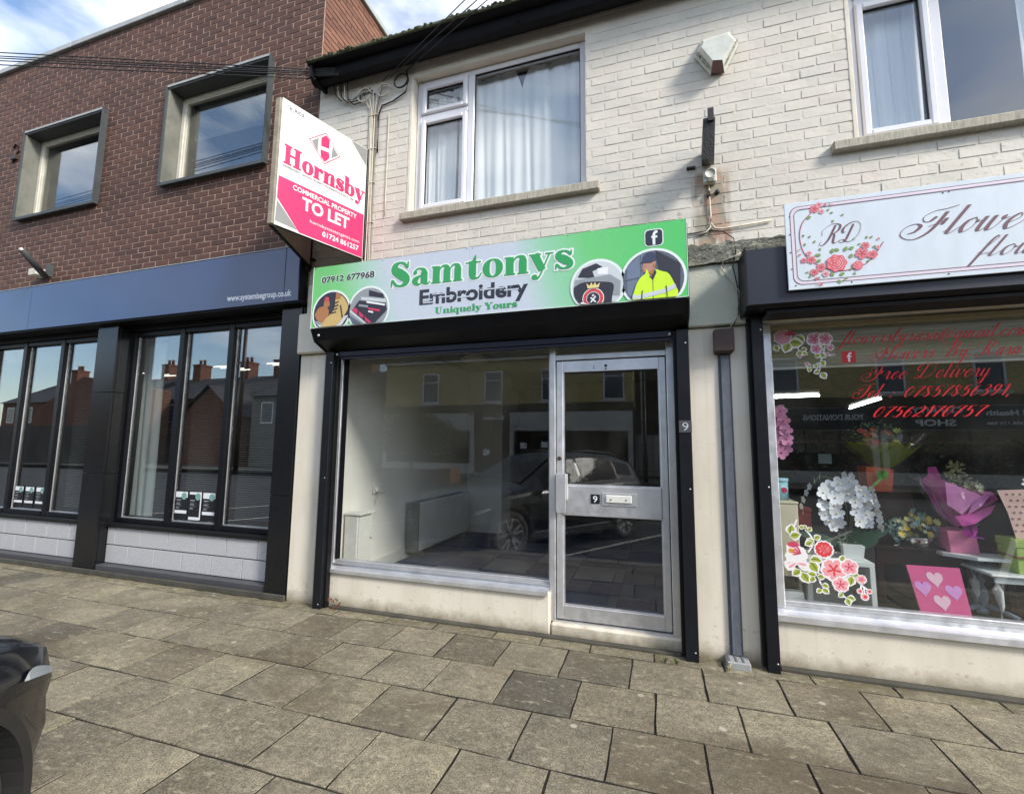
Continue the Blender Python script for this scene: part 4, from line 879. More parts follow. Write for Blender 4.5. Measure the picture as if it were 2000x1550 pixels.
# ---------------- fittings on the pilaster
tr = thing('cable_trunking', 'grey painted steel trunking running up the cream pilaster between the shops', 'trunking', (.47, -.01, 0))
bx(tr, 'channel', .446, .500, -.030, -.007, .05, 2.07, M_trunk, .003)
part(tr, 'flange', lambda b: (b.box(.432, .4455, -.012, -.0065, .05, 2.07, M_trunk), b.box(.5005, .514, -.012, -.0065, .05, 2.07, M_trunk)))
part(tr, 'screw', lambda b: [b.lathe((x, -.0125, z), [(.004, 0), (.003, -.002), (.001, -.002)], M_bcable, 7, 'y') for z in (.12, .75, 1.4, 2.0) for x in (.439, .507)])
jb = thing('junction_box', 'brown plastic junction box at the head of the grey trunking', 'junction box', (.47, -.01, 2.07))
bx(jb, 'box', .405, .530, -.085, -.0065, 2.075, 2.245, M_brownp, .008); bx(jb, 'lid', .402, .533, -.092, -.0855, 2.085, 2.24, M_brownp, .004)
cb = thing('cable', 'thin dirty cables dropping from the stone lintel into the brown junction box', 'cable', (.55, -.05, 2.3))
for j, (pts, mt) in enumerate((([(.505, -.05, 2.24), (.56, -.06, 2.33), (.585, -.075, 2.5), (.52, -.055, 2.62), (.47, -.05, 2.70), (.49, -.07, 2.745), (.56, -.075, 2.765), (.60, -.09, 2.78)], M_ccable), ([(.52, -.05, 2.24), (.575, -.06, 2.36), (.575, -.05, 2.55), (.55, -.055, 2.70), (.57, -.075, 2.80), (.56, -.075, 2.90), (.50, -.03, 2.98), (.42, -.01, 3.01), (.25, -.01, 3.0)], M_bcable))):
    part(cb, 'strand', lambda b: b.tube([p[:3] for p in catmull(pts, 5)] if False else [Vector(p) for p in pts], .0045, mt, 6))
# ---------------- alarm, bracket, socket
al = thing('alarm_box', 'white burglar alarm bell box with dark red lens high on the cream wall', 'alarm box', (.5, 0, 4.15))
fp = [at(1375, 82, -.12), at(1421, 66, -.12), at(1432, 77, -.12), at(1411, 117, -.12), at(1392, 118, -.12), at(1370, 92, -.12)]
op = [at(1371, 79, -.01), at(1424, 62, -.01), at(1443, 87, -.01), at(1415, 143, -.01), at(1388, 148, -.01), at(1356, 113, -.01)]
fp = [(x, z) for x, z in fp]
M_al = M('alarm_white', srgb(214, 216, 204), .4, var=.15, scale=9, dirt=.3); M_lens = M('red_lens', srgb(84, 20, 26), .2, coat=.5)
def alb(b):
    n = 6; F_ = [(x, -.12, z) for x, z in fp]; O_ = [(x, -.01, z) for x, z in op]
    b.add(F_, [tuple(range(6))], M_al)
    for i in range(6):
        j = (i + 1) % 6; b.add([F_[i], F_[j], O_[j], O_[i]], [(0, 1, 2, 3)], M_lens if i == 3 else M_al)
part(al, 'cover', alb)
def face_text(b, A, B, Cc, Dd, text, h, off):
    A, B, Cc, Dd = (Vector(v) for v in (A, B, Cc, Dd)); ux = (B - A); nrm = ux.cross(Dd - A).normalized()
    if nrm.y > 0: nrm = -nrm
    uz = (Dd - A).normalized() if False else nrm.cross(ux.normalized()) * (1 if nrm.cross(ux.normalized()).dot(Dd - A) > 0 else -1)
    sans(b, text, None, None, 0, h, M_pb, .01, frame=(ux * .86, uz, A + ux * .07 + uz * off, nrm), lift=.007)
F3 = [Vector((x, -.12, z)) for x, z in fp]; O3 = [Vector((x, -.01, z)) for x, z in op]
part(al, 'lettering', lambda b: (face_text(b, O3[5], O3[4], F3[4], F3[5], '0148 222 5511', .032, .035), face_text(b, O3[3], O3[2], F3[2], F3[3], 'Sheffield 0114 290 1999', .028, .045)))
bk = thing('steel_bracket', 'rusty black steel bracket sticking out of the cream wall above the round socket', 'bracket', (.41, 0, 3.5))
M_rust = M('rusted_black_steel', srgb(30, 27, 24), .45, var=.5, scale=14, dirt=.4, bmp=.5)
part(bk, 'arm', lambda b: b.add([(.375, -.01, 3.52), (.462, -.01, 3.52), (.460, -.01, 3.64), (.377, -.01, 3.64), (at(1371, 312, -.22)[0], -.22, at(1371, 312, -.22)[1]), (at(1395, 309, -.22)[0], -.22, at(1395, 309, -.22)[1]), (at(1397, 228, -.26)[0], -.26, at(1397, 228, -.26)[1]), (at(1373, 232, -.26)[0], -.26, at(1373, 232, -.26)[1])], [(0, 1, 2, 3), (7, 6, 5, 4), (0, 4, 5, 1), (1, 5, 6, 2), (2, 6, 7, 3), (3, 7, 4, 0)], M_rust))
part(bk, 'tongue', lambda b: b.box(at(1382, 222, -.265)[0], at(1394, 222, -.265)[0], -.272, -.256, at(1388, 236, -.265)[1], at(1388, 211, -.265)[1], M_rust, .002)); pass
skt = thing('outdoor_socket', 'round weatherproof socket on a square grey back box under the rusty bracket', 'socket', (.42, 0, 3.36))
bx(skt, 'back_box', .382, .470, -.05, -.002, 3.365, 3.475, M_al, .006)
part(skt, 'cover', lambda b: b.lathe((.426, -.05, 3.428), [(.040, 0), (.040, -.012), (.034, -.016), (.033, -.010), (.001, -.010)], M_al, 20, 'y')); bx(skt, 'clip', .405, .45, -.066, -.05, 3.36, 3.385, M_conc, .003)
scb = thing('cable', 'cream painted cable looping down from the round socket to the stone lintel', 'cable', (.42, 0, 3.3))
part(scb, 'strand', lambda b: b.tube([(.42, -.012, 3.36), (.42, -.014, 3.25), (.425, -.012, 3.12), (.42, -.012, 3.03), (.39, -.012, 3.0), (.33, -.012, 2.99)], .006, M_ccable, 6)); part(scb, 'strand', lambda b: b.tube([(.425, -.012, 3.06), (.45, -.012, 3.02), (.50, -.012, 3.01), (.62, -.012, 3.015), (.82, -.012, 3.03)], .006, M_ccable, 6))
part(scb, 'clip', lambda b: (b.box(.407, .425, -.03, -.0, 3.27, 3.31, M_rust), b.lathe((.475, -.002, 3.30), [(.018, 0), (.016, -.02), (.001, -.02)], M_rust, 10, 'y'), b.box(.27, .33, -.02, .0, 3.515, 3.53, M_rust)))
# ---------------- cables on the wall and overhead wires
cbn = thing('cable_bundle', 'vertical run of cream and grey cables clipped to the wall left of the upstairs window', 'cables', (-2.5, 0, 3))
r = random.Random(6)
for i, x in enumerate((-2.60, -2.575, -2.555, -2.53, -2.515)):
    mt = (M_ccable, M_ccable, M_ccable, M_ccable, M('grey_cable', srgb(120, 116, 106), .6))[i]
    part(cbn, 'strand', lambda b: b.tube([(x + .01 * math.sin(z * 1.9 + i), -.012 - .004 * (i % 2), z) for z in [2.97 + .1 * k for k in range(18)]] + [(x + .03 * (i - 2), -.03, 4.80 + .02 * i)], .0055 if i < 4 else .006, mt, 6))
for z in (3.1, 3.5, 3.9, 4.25, 4.6): part(cbn, 'clip', lambda b: b.box(-2.610, -2.505, -.022, -.003, z, z + .006, M_ccable))
part(cbn, 'strand', lambda b: b.tube([(-2.38, -.010, 3.55 + .13 * k) for k in range(9)], .005, M_ccable, 6))
def loop(cx, cz, r0, mat, lab, turns=2.2):
    tag(part(None, 'cable_coil', lambda b: b.tube([(cx + r0 * (1 + .05 * math.sin(a * 1.3)) * math.cos(a), -.02 - .004 * a / 3, cz + r0 * .95 * math.sin(a)) for a in [k * .4 for k in range(int(turns * 15.7))]], .0055, mat, 6)), lab, 'cable coil', 'coils of spare cable under the gutter')
loop(-2.66, 4.83, .075, M_ccable, 'cream coil of spare cable under the gutter, leftmost of the three')
loop(-2.44, 4.83, .068, M_ccable, 'cream coil of spare cable under the gutter, middle one of the three')
loop(-2.25, 4.88, .075, M_bcable, 'black coil of spare cable beside the corner of the upstairs window')
tag(part(None, 'cable', lambda b: b.tube([(-2.20, -.02, 4.98), (-2.17, -.03, 4.86), (-2.2, -.02, 4.76), (-2.34, -.015, 4.70), (-2.46, -.015, 4.68), (-2.49, -.015, 4.60), (-2.49, -.015, 4.2)], .007, M_bcable, 6)), 'black cable dropping from the black coil into the vertical cable run', 'cable')
dc = thing('cable', 'several cream cables drooping along the wall from the gutter corner to the coils', 'cable', (-3.0, 0, 4.85))
for i in range(5):
    a0 = -3.0 + .04 * i
    part(dc, 'strand', lambda b: b.tube([Vector((a0, -.06, 5.0)), Vector((a0 + .01, -.05, 4.9 - .025 * i)), Vector((a0 + .07, -.035, 4.83 - .02 * i)), Vector((a0 + .2, -.02, 4.82 - .012 * i)), Vector((-2.70, -.02, 4.85 + .012 * i)), Vector((-2.60 + .015 * i, -.02, 4.90 - .02 * i))], .0055, M_ccable if i % 2 else M_bcable, 6))
def wire(p0, p1, rad, lab, sag=.0, n=14, grp=None):
    p0, p1 = Vector(p0), Vector(p1)
    return tag(part(None, 'overhead_wire', lambda b: b.tube([p0.lerp(p1, k / n) - Vector((0, 0, sag * 4 * (k / n) * (1 - k / n))) for k in range(n + 1)], rad, M_bcable, 5)), lab, 'wire', 'black wires crossing overhead')
def ext(p0, px, py, y, far):  # far end of a straight wire that leaves the frame at a sighted place
    x, z = at(px, py, y); q = Vector((x, y, z)); p0 = Vector(p0); d = (q - p0).normalized(); return p0 + d * far
P0 = (-3.10, -.20, 5.03)
for i, (py, dz, lb) in enumerate(((103, .03, 'topmost'), (110, .012, 'second from top'), (114, 0, 'third from top'), (119, -.015, 'fourth from top'), (127, -.04, 'lowest'))):
    p = (P0[0], P0[1], P0[2] + dz * 1.4); wire(p, ext(p, 0, py, -.9, 16), .0055, 'black overhead wire crossing the brown brick building, %s of the five' % lb)
for i, (a, px, lb) in enumerate(((-2.45, 908, 'left'), (-2.37, 932, 'middle'), (-2.20, 952, 'right'))):
    p = (a, -.03, 4.93 + .02 * i); wire(p, ext(p, px, 0, -.55, 16), .0042, 'thin black wire rising from the wall across the gutter, %s one of the three' % lb)
ins = thing('cable_anchor', 'black bracket of wire terminations at the left end of the gutter', 'cable anchor', (-3.1, -.15, 5.0))
for i in range(4): part(ins, 'termination', lambda b: b.tube([(-3.16, -.22, 5.00 + .022 * i), (-2.86, -.16, 4.995 + .022 * i)], .012, M_bcable, 7))
part(ins, 'bracket', lambda b: b.box(-3.14, -3.11, -.25, -.02, 4.96, 5.10, M_gutter))
# ------------------------------------------------------------------ green shop sign
YS = -.268
def signgreen():
    m = newmat('green_to_silver_print'); nt, p = principled(m, .28)
    g = N(nt, 'ShaderNodeNewGeometry').outputs['Position']; x, y, z = sep(nt, g)
    u = fmath(nt, 'DIVIDE', fmath(nt, 'ADD', x, 2.92), 3.15)
    u2 = fmath(nt, 'ADD', u, fmath(nt, 'MULTIPLY', fmath(nt, 'SUBTRACT', z, 2.7), .10))
    G1 = srgb(112, 200, 112); G2 = srgb(88, 196, 104); P_ = srgb(198, 206, 216)
    c = ramp(nt, u2, [(.0, G1), (.10, srgb(120, 204, 124)), (.20, srgb(170, 210, 190)), (.27, P_), (.62, P_), (.70, srgb(150, 206, 170)), (.80, srgb(112, 202, 122)), (1, G2)])
    nt.links.new(c, p.inputs['Base Color']); nt.links.new(ramp(nt, noise(nt, g, 7, 4), [(.3, .22), (.7, .4)]), p.inputs['Roughness']); return m
M_sg = signgreen(); M_green = flat('sign_green_ink', (54, 158, 88), .3); M_ink = flat('sign_charcoal_ink', (50, 50, 60), .3); M_edge = flat('sign_white_edge', (232, 240, 234), .35)
GS = thing('shop_sign', 'green and silver fascia sign reading Samtonys Embroidery with four round pictures', 'shop sign', (-1.3, -.27, 2.4))
gx0, gx1, gz0, gz1 = -2.918, .236, 2.436, 2.998
bx(GS, 'panel', gx0 + .004, -1.395, -.274, -.264, gz0 + .004, gz1 - .002, M_sg, 0); bx(GS, 'panel', -1.394, gx1 - .004, -.274, -.264, gz0 + .004, gz1 - .002, M_sg, 0)
part(GS, 'edging', lambda b: (b.box(gx0, gx0 + .0035, -.276, -.264, gz0, gz1, M_edge), b.box(gx1 - .0035, gx1, -.276, -.264, gz0, gz1, M_edge), b.box(gx0 + .0036, gx1 - .0036, -.276, -.264, gz0, gz0 + .0035, M_edge)))
Y1 = -.2752
S = lambda px, py: at(px, py, Y1)
def samt(b):
    serif(b, 'Samtonys', (-2.125, 2.727), (-.555, 2.727), Y1 + .0006, .149, M_edge, .013)
    serif(b, 'Samtonys', (-2.125, 2.727), (-.555, 2.727), Y1 - .0018, .149, M_green, .001)
part(GS, 'lettering', samt)
def uy(b):
    serif(b, 'Uniquely Yours', (-1.69, 2.470), (-.99, 2.470), Y1 + .0004, .036, M_green, .001)
part(GS, 'lettering', uy)
def emb(b):
    sans(b, 'Embroidery', (-1.835, 2.560), (-.905, 2.560), Y1 + .0004, .122, M_ink, .035)
    for (x0, x1, z0, z1) in ((-1.79, -1.72, 2.590, 2.600), (-1.80, -1.70, 2.567, 2.577), (-1.66, -1.52, 2.602, 2.612), (-1.50, -1.38, 2.585, 2.596), (-1.30, -1.10, 2.628, 2.638), (-1.10, -.98, 2.606, 2.616), (-1.72, -1.60, 2.632, 2.640)): b.box(x0, x1, Y1 - .0010, Y1 - .0001, z0, z1, M_sg)
part(GS, 'lettering', emb)
def ph(b):
    p0 = S(627, 551); p1 = S(733, 540)
    sans(b, '07912 677968', (p0[0], 2.842), (p1[0], 2.842), Y1, .058, M_edge, .055); sans(b, '07912 677968', (p0[0] + .008, 2.844), (p1[0] - .008, 2.844), Y1 - .0008, .054, M_ink, .024)
part(GS, 'lettering', ph)
def fb(b, cx, cz, s, y, bg, fg, rnd=True):
    pts = []
    for i, (sx, sz) in enumerate(((1, 1), (-1, 1), (-1, -1), (1, -1))):
        for k in range(5): a = R_(90 * i + 22.5 * k); rr = s * (.22 if rnd else .03); pts.append((cx + sx * (s / 2 - rr) + rr * math.cos(a), cz + sz * (s / 2 - rr) + rr * math.sin(a)))
    b.poly(pts, y, bg)
    pen = Pen(b, (cx, y - .001, cz), (1, 0, 0), (0, 0, 1), (0, -1, 0), fg, s)
    pen.ribbon(catmull([(.20, .34, .13), (.06, .30, .14), (.0, .14, .15), (.0, -.02, .15)])); pen.ribbon([(.0, .05, .15), (.0, -.42, .15)]); pen.ribbon([(-.14, .04, .12), (.18, .04, .12)])
fx, fz = S(1277, 464)
part(GS, 'emblem', lambda b: (b.poly(disc_pts(fx, fz, .001), Y1, M_edge), fb(b, fx, fz, .128, Y1 - .0004, M_edge, M_edge), fb(b, fx, fz, .115, Y1 - .0012, M_ink, M_edge)))
def picture(name, cx, cz, r, layers, ring=.018):
    def f(b):
        cl = lambda pts: [(x, max(z, gz0 + .005)) for x, z in pts]
        b.poly(cl(disc_pts(cx, cz, r + ring, n=40)), Y1 - .0030, M_edge); k = 0
        for mt, pts in layers:
            q = []
            for u, v in pts:
                l = math.hypot(u, v)
                if l > 1: u, v = u / l, v / l
                q.append((cx + u * r, cz + v * r))
            k += 1; b.poly(cl(q), Y1 - .0034 - .0005 * k, mt)
    part(GS, name, f)
circ = [(math.cos(i * .2094), math.sin(i * .2094)) for i in range(30)]
F_ = flat
dk = F_('photo_dark', (50, 50, 60)); tan = F_('photo_tan', (208, 176, 112)); tan2 = F_('photo_tan_shade', (176, 120, 76)); gr = F_('photo_grey', (150, 156, 160)); lg = F_('photo_pale', (204, 210, 212)); pk = F_('photo_pinkred', (206, 60, 100)); bl = F_('photo_slate', (92, 100, 116)); bl2 = F_('photo_steel_blue', (112, 124, 146)); yl = F_('photo_hi_vis', (208, 244, 52)); rd = F_('photo_red', (206, 76, 80)); sk_ = F_('photo_skin', (188, 140, 122)); cap_ = F_('photo_cap', (58, 66, 92)); gold = F_('photo_gold', (232, 214, 140)); wh = F_('photo_white', (240, 240, 240))
def sm(p): return [(x, z) for x, z in catmull(p + [p[0]], 4)[:-1]]
cx1, cz1 = S(646, 607); cz1 = 2.545
picture('boots_picture', -2.700, 2.565, .186, [(dk, circ), (lg, [(-1, -.45), (1, -.2), (.7, -.9), (-.7, -.9)]), (gr, [(-1, -.35), (-.3, -.5), (-.3, -.62), (-1, -.55)]),
    (tan2, sm([(-.95, -.05), (-.7, .28), (-.3, .30), (-.12, .0), (-.35, -.45), (-.75, -.35)])), (tan2, sm([(-.45, .3), (-.4, .62), (-.15, .6), (-.12, .3)])), (rd, sm([(-.40, .58), (-.38, .76), (-.18, .74), (-.16, .55)])),
    (tan, sm([(-.55, -.62), (-.30, -.30), (.15, .12), (.25, .75), (.62, .72), (.95, .2), (.72, -.25), (.45, -.55), (.0, -.88), (-.45, -.85)])), (tan2, [(.22, .6), (.24, .95), (.5, .95), (.52, .62)]),
    (dk, [(.08, .12), (.36, .2), (.36, .14), (.08, .06)]), (dk, [(-.02, -.02), (.30, .03), (.3, -.03), (-.02, -.08)]), (dk, [(.14, .28), (.42, .36), (.42, .3), (.14, .22)]), (dk, [(.16, .44), (.42, .52), (.42, .46), (.16, .38)]), (dk, [(.5, .3), (.56, .3), (.7, -.3), (.64, -.3)])])
picture('mat_picture', -2.320, 2.560, .190, [(gr, circ), (dk, [(.0, .9), (.8, .7), (.8, .45), (.0, .62)]), (lg, [(-.4, .62), (.9, .4), (.9, .25), (-.4, .48)]), (dk, [(-.5, .46), (-.85, .05), (-.95, -.05), (-.05, -.95), (.4, -.93), (.98, -.1), (.88, .22)]),
    (lg, [(-.98, -.05), (-.92, .05), (-.05, -.92), (-.2, -.97)]), (bl, [(-.99, -.2), (-.3, -.95), (-.8, -.6)]),
    (wh, [(-.1, .40), (.86, .18), (.86, .10), (-.1, .31)]), (gr, [(-.5, .28), (.0, .18), (.0, .08), (-.5, .18)]), (pk, [(-.85, .02), (-.72, .16), (.22, -.62), (.06, -.80)]), (pk, [(.02, .08), (.62, -.06), (.62, -.16), (.02, -.02)]), (wh, [(.02, -.06), (.28, -.12), (.28, -.2), (.02, -.13)]), (dk, [(-.56, -.06), (-.5, 0), (-.44, -.22), (-.5, -.26)]), (dk, [(-.25, -.32), (-.2, -.26), (-.12, -.46), (-.18, -.5)])])
picture('crest_picture', -.380, 2.575, .182, [(lg, circ), (dk, [(-.6, .75), (-.05, .92), (.2, .75), (-.2, .6), (-.1, .3), (-.8, .4)]), (wh, [(.0, .7), (.42, .72), (.4, .42), (.0, .45)]), (gr, [(-.9, .3), (.5, .4), (.9, .1), (.85, -.5), (-.95, -.2)]),
    (dk, sm([(-.95, .0), (-.55, .18), (.3, .12), (.62, -.02), (.56, -.5), (.44, -.9), (-.4, -.92), (-.9, -.5)])), (wh, disc_pts(-.18, -.52, .43)), (rd, disc_pts(-.18, -.52, .40)), (wh, disc_pts(-.18, -.52, .27)), (dk, disc_pts(-.18, -.52, .25)),
    (wh, [(-.30, -.50), (-.26, -.46), (-.06, -.66), (-.10, -.70)]), (wh, [(-.06, -.46), (-.10, -.42), (-.30, -.66), (-.26, -.70)]), (lg, disc_pts(-.18, -.40, .05)),
    (gold, [(-.40, -.10), (-.44, .12), (-.32, .0), (-.24, .14), (-.18, .0), (-.10, .14), (-.04, .0), (.10, .10), (.04, -.10)]), (wh, [(-.72, -.72), (-.64, -.64), (-.4, -.90), (-.5, -.94)])])
picture('worker_picture', .005, 2.585, .205, [(bl, circ), (bl2, [(-1, .6), (-.4, .92), (-.28, .9), (-.28, -1), (-1, -.6)]), (bl, [(-.42, .9), (-.38, .9), (-.38, -.9), (-.42, -.9)]), (dk, [(.1, 1), (1, .5), (1, -.6), (.8, -.8), (.2, .2)]), (bl, [(-.95, .05), (-.2, .12), (-.2, .07), (-.95, .0)]),
    (sk_, sm([(-.32, .58), (-.34, .36), (-.22, .18), (-.02, .22), (.08, .45), (.08, .62), (-.1, .70)])), (sk_, [(-.12, .26), (.08, .42), (.06, .0), (-.06, -.02)]), (tan2, [(-.30, .48), (-.20, .49), (-.20, .46), (-.30, .45)]), (tan2, [(-.34, .40), (-.38, .34), (-.28, .33)]), (rd, [(-.32, .27), (-.22, .29), (-.24, .25), (-.31, .24)]), (tan2, [(.02, .50), (.08, .52), (.08, .40), (.03, .40)]), (tan2, [(-.14, .24), (.02, .34), (.0, .18), (-.08, .14)]), (cap_, sm([(-.30, .62), (-.28, .84), (-.10, .94), (.08, .86), (.12, .66), (-.1, .60)])), (cap_, [(-.40, .60), (-.28, .68), (.0, .66), (.0, .58)]),
    (yl, sm([(-.55, -.15), (-.42, .06), (-.26, .18), (-.20, .34), (-.06, .05), (.06, .30), (.30, .22), (.50, .12), (.66, -.2), (.86, -.80), (.5, -.95), (.0, -.99), (-.5, -.96), (-.72, -.78)])), (dk, [(-.14, .1), (-.02, -.06), (-.02, -.99), (.0, -.99), (.0, -.06), (.12, .2), (.06, .32), (-.04, .06)]),
    (lg, [(-.68, -.52), (-.36, -.56), (-.38, -.72), (-.70, -.66)]), (lg, [(-.36, -.52), (.40, -.40), (.40, -.54), (-.36, -.68)]), (lg, [(.42, -.38), (.70, -.26), (.74, -.40), (.44, -.52)]), (dk, [(-.37, -.4), (-.34, -.4), (-.38, -.9), (-.41, -.9)]), (dk, [(.40, -.3), (.43, -.3), (.46, -.9), (.43, -.9)])])
part(GS, 'screw', lambda b: [b.lathe((x, -.2745, z), [(.004, 0), (.003, -.002), (.001, -.002)], M_grey, 6, 'y') for x in (-2.9, -2.2, -1.42, -1.37, -.6, .21) for z in (2.985,)])
# ------------------------------------------------------------------ florist sign
M_rs = M('pale_blue_white_sign', srgb(214, 222, 228), .3, var=.06, scale=3, stretch=(3, 1, 1), dirt=.06); M_mauve = flat('mauve_ink', (112, 78, 84), .35); M_lil = flat('lilac_band', (226, 212, 222), .35)
RS = thing('shop_sign', 'white florist sign with mauve script lettering and a wreath of pink roses', 'shop sign', (1.9, -.3, 2.4))
rx0, rx1, rz0, rz1 = .828, 3.9, 2.412, 2.990; YR = -.300
bx(RS, 'panel', rx0, rx1, YR, YR + .012, rz0, rz1, M_rs, .002)
def border(b):
    for off, rr, wd, mt, k in ((.030, .05, .0045, M_mauve, 0), (.040, .046, .016, M_lil, 1), (.052, .042, .0035, M_mauve, 2)):
        x0, x1, z0, z1 = rx0 + off, rx1 + .2, rz0 + off, rz1 - off; p = [(x1, z0, wd)] + [(x0 + rr - rr * math.sin(R_(a)), z0 + rr - rr * math.cos(R_(a)), wd) for a in range(0, 91, 15)] + [(x0 + rr - rr * math.cos(R_(a)), z1 - rr + rr * math.sin(R_(a)), wd) for a in range(0, 91, 15)] + [(x1, z1, wd)]
        p = [(min(x, rx1 - .002), z, w_) for x, z, w_ in p]; Pen(b, (0, YR - .0006 - .0005 * k, 0), (1, 0, 0), (0, 0, 1), (0, -1, 0), mt).ribbon(p)
part(RS, 'border', border)
YRs = YR - .0016; Q = lambda X, Y: at(1500 + X / 3.37, 380 + Y / 3.37, YRs)
def rst(b):
    script(b, 'Flowers', (1.475, 2.680), (2.115, 2.665), YRs, .084, M_mauve, .70, 1.35)
    script(b, 'flowers', (1.775, 2.518), (2.22, 2.512), YRs, .060, M_mauve, .62, 1.15)
    script(b, 'RD', (1.020, 2.690), (1.225, 2.690), YRs, .064, M_mauve, .5, 1.5)
part(RS, 'lettering', rst)
C_ps = flat('print_rose_pink', (216, 120, 128)); C_pl = flat('print_pale_pink', (228, 160, 168)); C_dp = flat('print_deep_pink', (170, 52, 76)); C_rose = flat('print_rose_red', (214, 92, 100)); C_lf = flat('print_leaf', (132, 158, 92)); C_lf2 = flat('print_leaf_dark', (92, 122, 70))
def petal(cx, cz, r, a, wdt=.42):
    c, s_ = math.cos(a), math.sin(a); pts = [(0, 0), (.35, -wdt * .8), (.75, -wdt), (1.0, -wdt * .45), (.93, 0), (1.0, wdt * .45), (.75, wdt), (.35, wdt * .8)]
    return [(cx + (u * c - v * s_) * r, cz + (u * s_ + v * c) * r) for u, v in pts]
class Lay:
    def __init__(s, b, y): s.b = b; s.y = y
    def p(s, pts, mt): s.b.poly(pts, s.y, mt); s.y -= .00001
    def flower(s, x, z, r, pm, cm, n=5, a0=.3, line=None, outline=None):
        if outline:
            for i in range(n): s.p(petal(x, z, r * 1.16, a0 + i * 6.283 / n, .52), outline)
        for i in range(n):
            a = a0 + i * 6.283 / n; s.p(petal(x, z, r, a), pm); s.p(petal(x, z, r * .62, a, .16), line or cm)
        s.p(disc_pts(x, z, r * .17, n=10), cm)
    def leaf(s, x, z, r, a, m1, m2, outline=None):
        f = lambda k, wd: [(x + (u * math.cos(a) - v * math.sin(a)) * r * k, z + (u * math.sin(a) + v * math.cos(a)) * r * k) for u, v in ((0, 0), (.3, -wd), (.65, -wd * .9), (1, 0), (.65, wd * .9), (.3, wd))]
        if outline: s.p([(px - .06 * r * math.cos(a), pz - .06 * r * math.sin(a)) for px, pz in f(1.18, .44)], outline)
        s.p(f(1, .32), m1); s.p([(x + u * r * math.cos(a) - v * r * math.sin(a), z + u * r * math.sin(a) + v * r * math.cos(a)) for u, v in ((.05, .02), (.3, .14), (.65, .12), (.95, 0), (.3, .0))], m2)
    def rose(s, x, z, r, m1, m2, outline=None):
        if outline: s.p([(x + r * 1.12 * (1 + .06 * math.cos(7 * t)) * math.cos(t), z + r * 1.12 * (1 + .06 * math.cos(7 * t)) * math.sin(t)) for t in [i * .2094 for i in range(30)]], outline)
        for k, (rr, mt, n, ph_) in enumerate(((1, m1, 7, 0), (.84, m2, 7, .4), (.78, m1, 6, .2), (.60, m2, 6, .9), (.53, m1, 5, .6), (.34, m2, 5, .1), (.26, m1, 4, .5), (.10, m2, 4, 0))):
            s.p([(x + r * rr * (1 + .07 * math.cos(n * t + ph_)) * math.cos(t) + r * .05 * k * (.3 if k % 2 else .1), z + r * rr * (1 + .07 * math.cos(n * t + ph_)) * math.sin(t)) for t in [i * .2094 for i in range(30)]], mt)
    def stem(s, pts, wd, mt): Pen(s.b, (0, s.y, 0), (1, 0, 0), (0, 0, 1), (0, -1, 0), mt).ribbon([(x, z, wd) for x, z, _ in catmull([(x, z, 0) for x, z in pts], 5)]); s.y -= .0004
def wreath(b):
    l = Lay(b, YRs - .0002); k = 1 / 3.37 / 277
    def zz(X, Y): return Q(X, Y)
    s1 = (Q(400, 100)[0] - Q(300, 100)[0]) / 100
    l.stem([zz(285, 120), zz(225, 190), zz(208, 280), zz(240, 390), zz(330, 465), zz(450, 500), zz(560, 488), zz(670, 435), zz(760, 310)], .005, C_dp)
    lf = [(250, 160, 40, 20), (390, 110, 24, 60), (430, 120, 24, 170), (430, 165, 26, 250), (480, 140, 24, 30), (400, 70, 16, 60), (235, 280, 24, 100), (265, 285, 24, 40), (300, 320, 26, 60), (240, 340, 26, 80), (350, 400, 44, 170), (420, 390, 44, 80), (350, 430, 40, 200), (470, 370, 40, 150), (500, 375, 44, 60), (530, 360, 40, 20), (540, 420, 40, 70), (560, 300, 22, 60), (590, 330, 22, 20), (650, 290, 24, 90), (670, 285, 24, 30), (430, 540, 40, 110), (470, 530, 40, 20), (460, 560, 36, 300), (540, 500, 26, 60), (530, 545, 26, 200), (560, 515, 24, 330), (690, 350, 28, 40), (270, 510, 24, 190), (280, 530, 24, 250), (345, 370, 24, 100), (650, 440, 26, 20), (510, 560, 22, 200), (340, 555, 20, 100)]
    for X, Y, r, a in lf: x, z = zz(X, Y); l.leaf(x, z, r * s1, R_(a), C_lf, C_lf2)
    for X, Y, r in ((305, 95, 34), (335, 68, 24), (352, 112, 20), (235, 435, 22), (285, 430, 32), (270, 387, 20), (350, 480, 34), (305, 512, 30), (380, 523, 24), (618, 388, 46), (640, 335, 28), (688, 395, 34), (722, 347, 16), (318, 555, 14), (208, 398, 9), (352, 592, 10), (728, 290, 9), (375, 68, 9), (420, 70, 8), (205, 365, 8), (330, 590, 8)): x, z = zz(X, Y); l.flower(x, z, r * s1, C_ps if r > 26 or r % 4 else C_pl, C_dp, a0=r * .7)
    x, z = zz(450, 452); l.rose(x, z, 66 * s1, C_rose, C_pl); x, z = zz(590, 466); l.rose(x, z, 34 * s1, C_rose, C_pl)
part(RS, 'flower_print', wreath)
part(RS, 'screw', lambda b: [b.lathe((*((x, YR - .001)), z), [(.005, 0), (.004, -.002), (.001, -.002)], M_grey, 6, 'y') for x, z in ((.858, 2.90), (.852, 2.78), (.85, 2.66), (.853, 2.55), (.87, 2.44), (1.17, 2.432), (1.65, 2.432), (1.66, 2.93), (1.69, 2.933), (2.2, 2.43))])
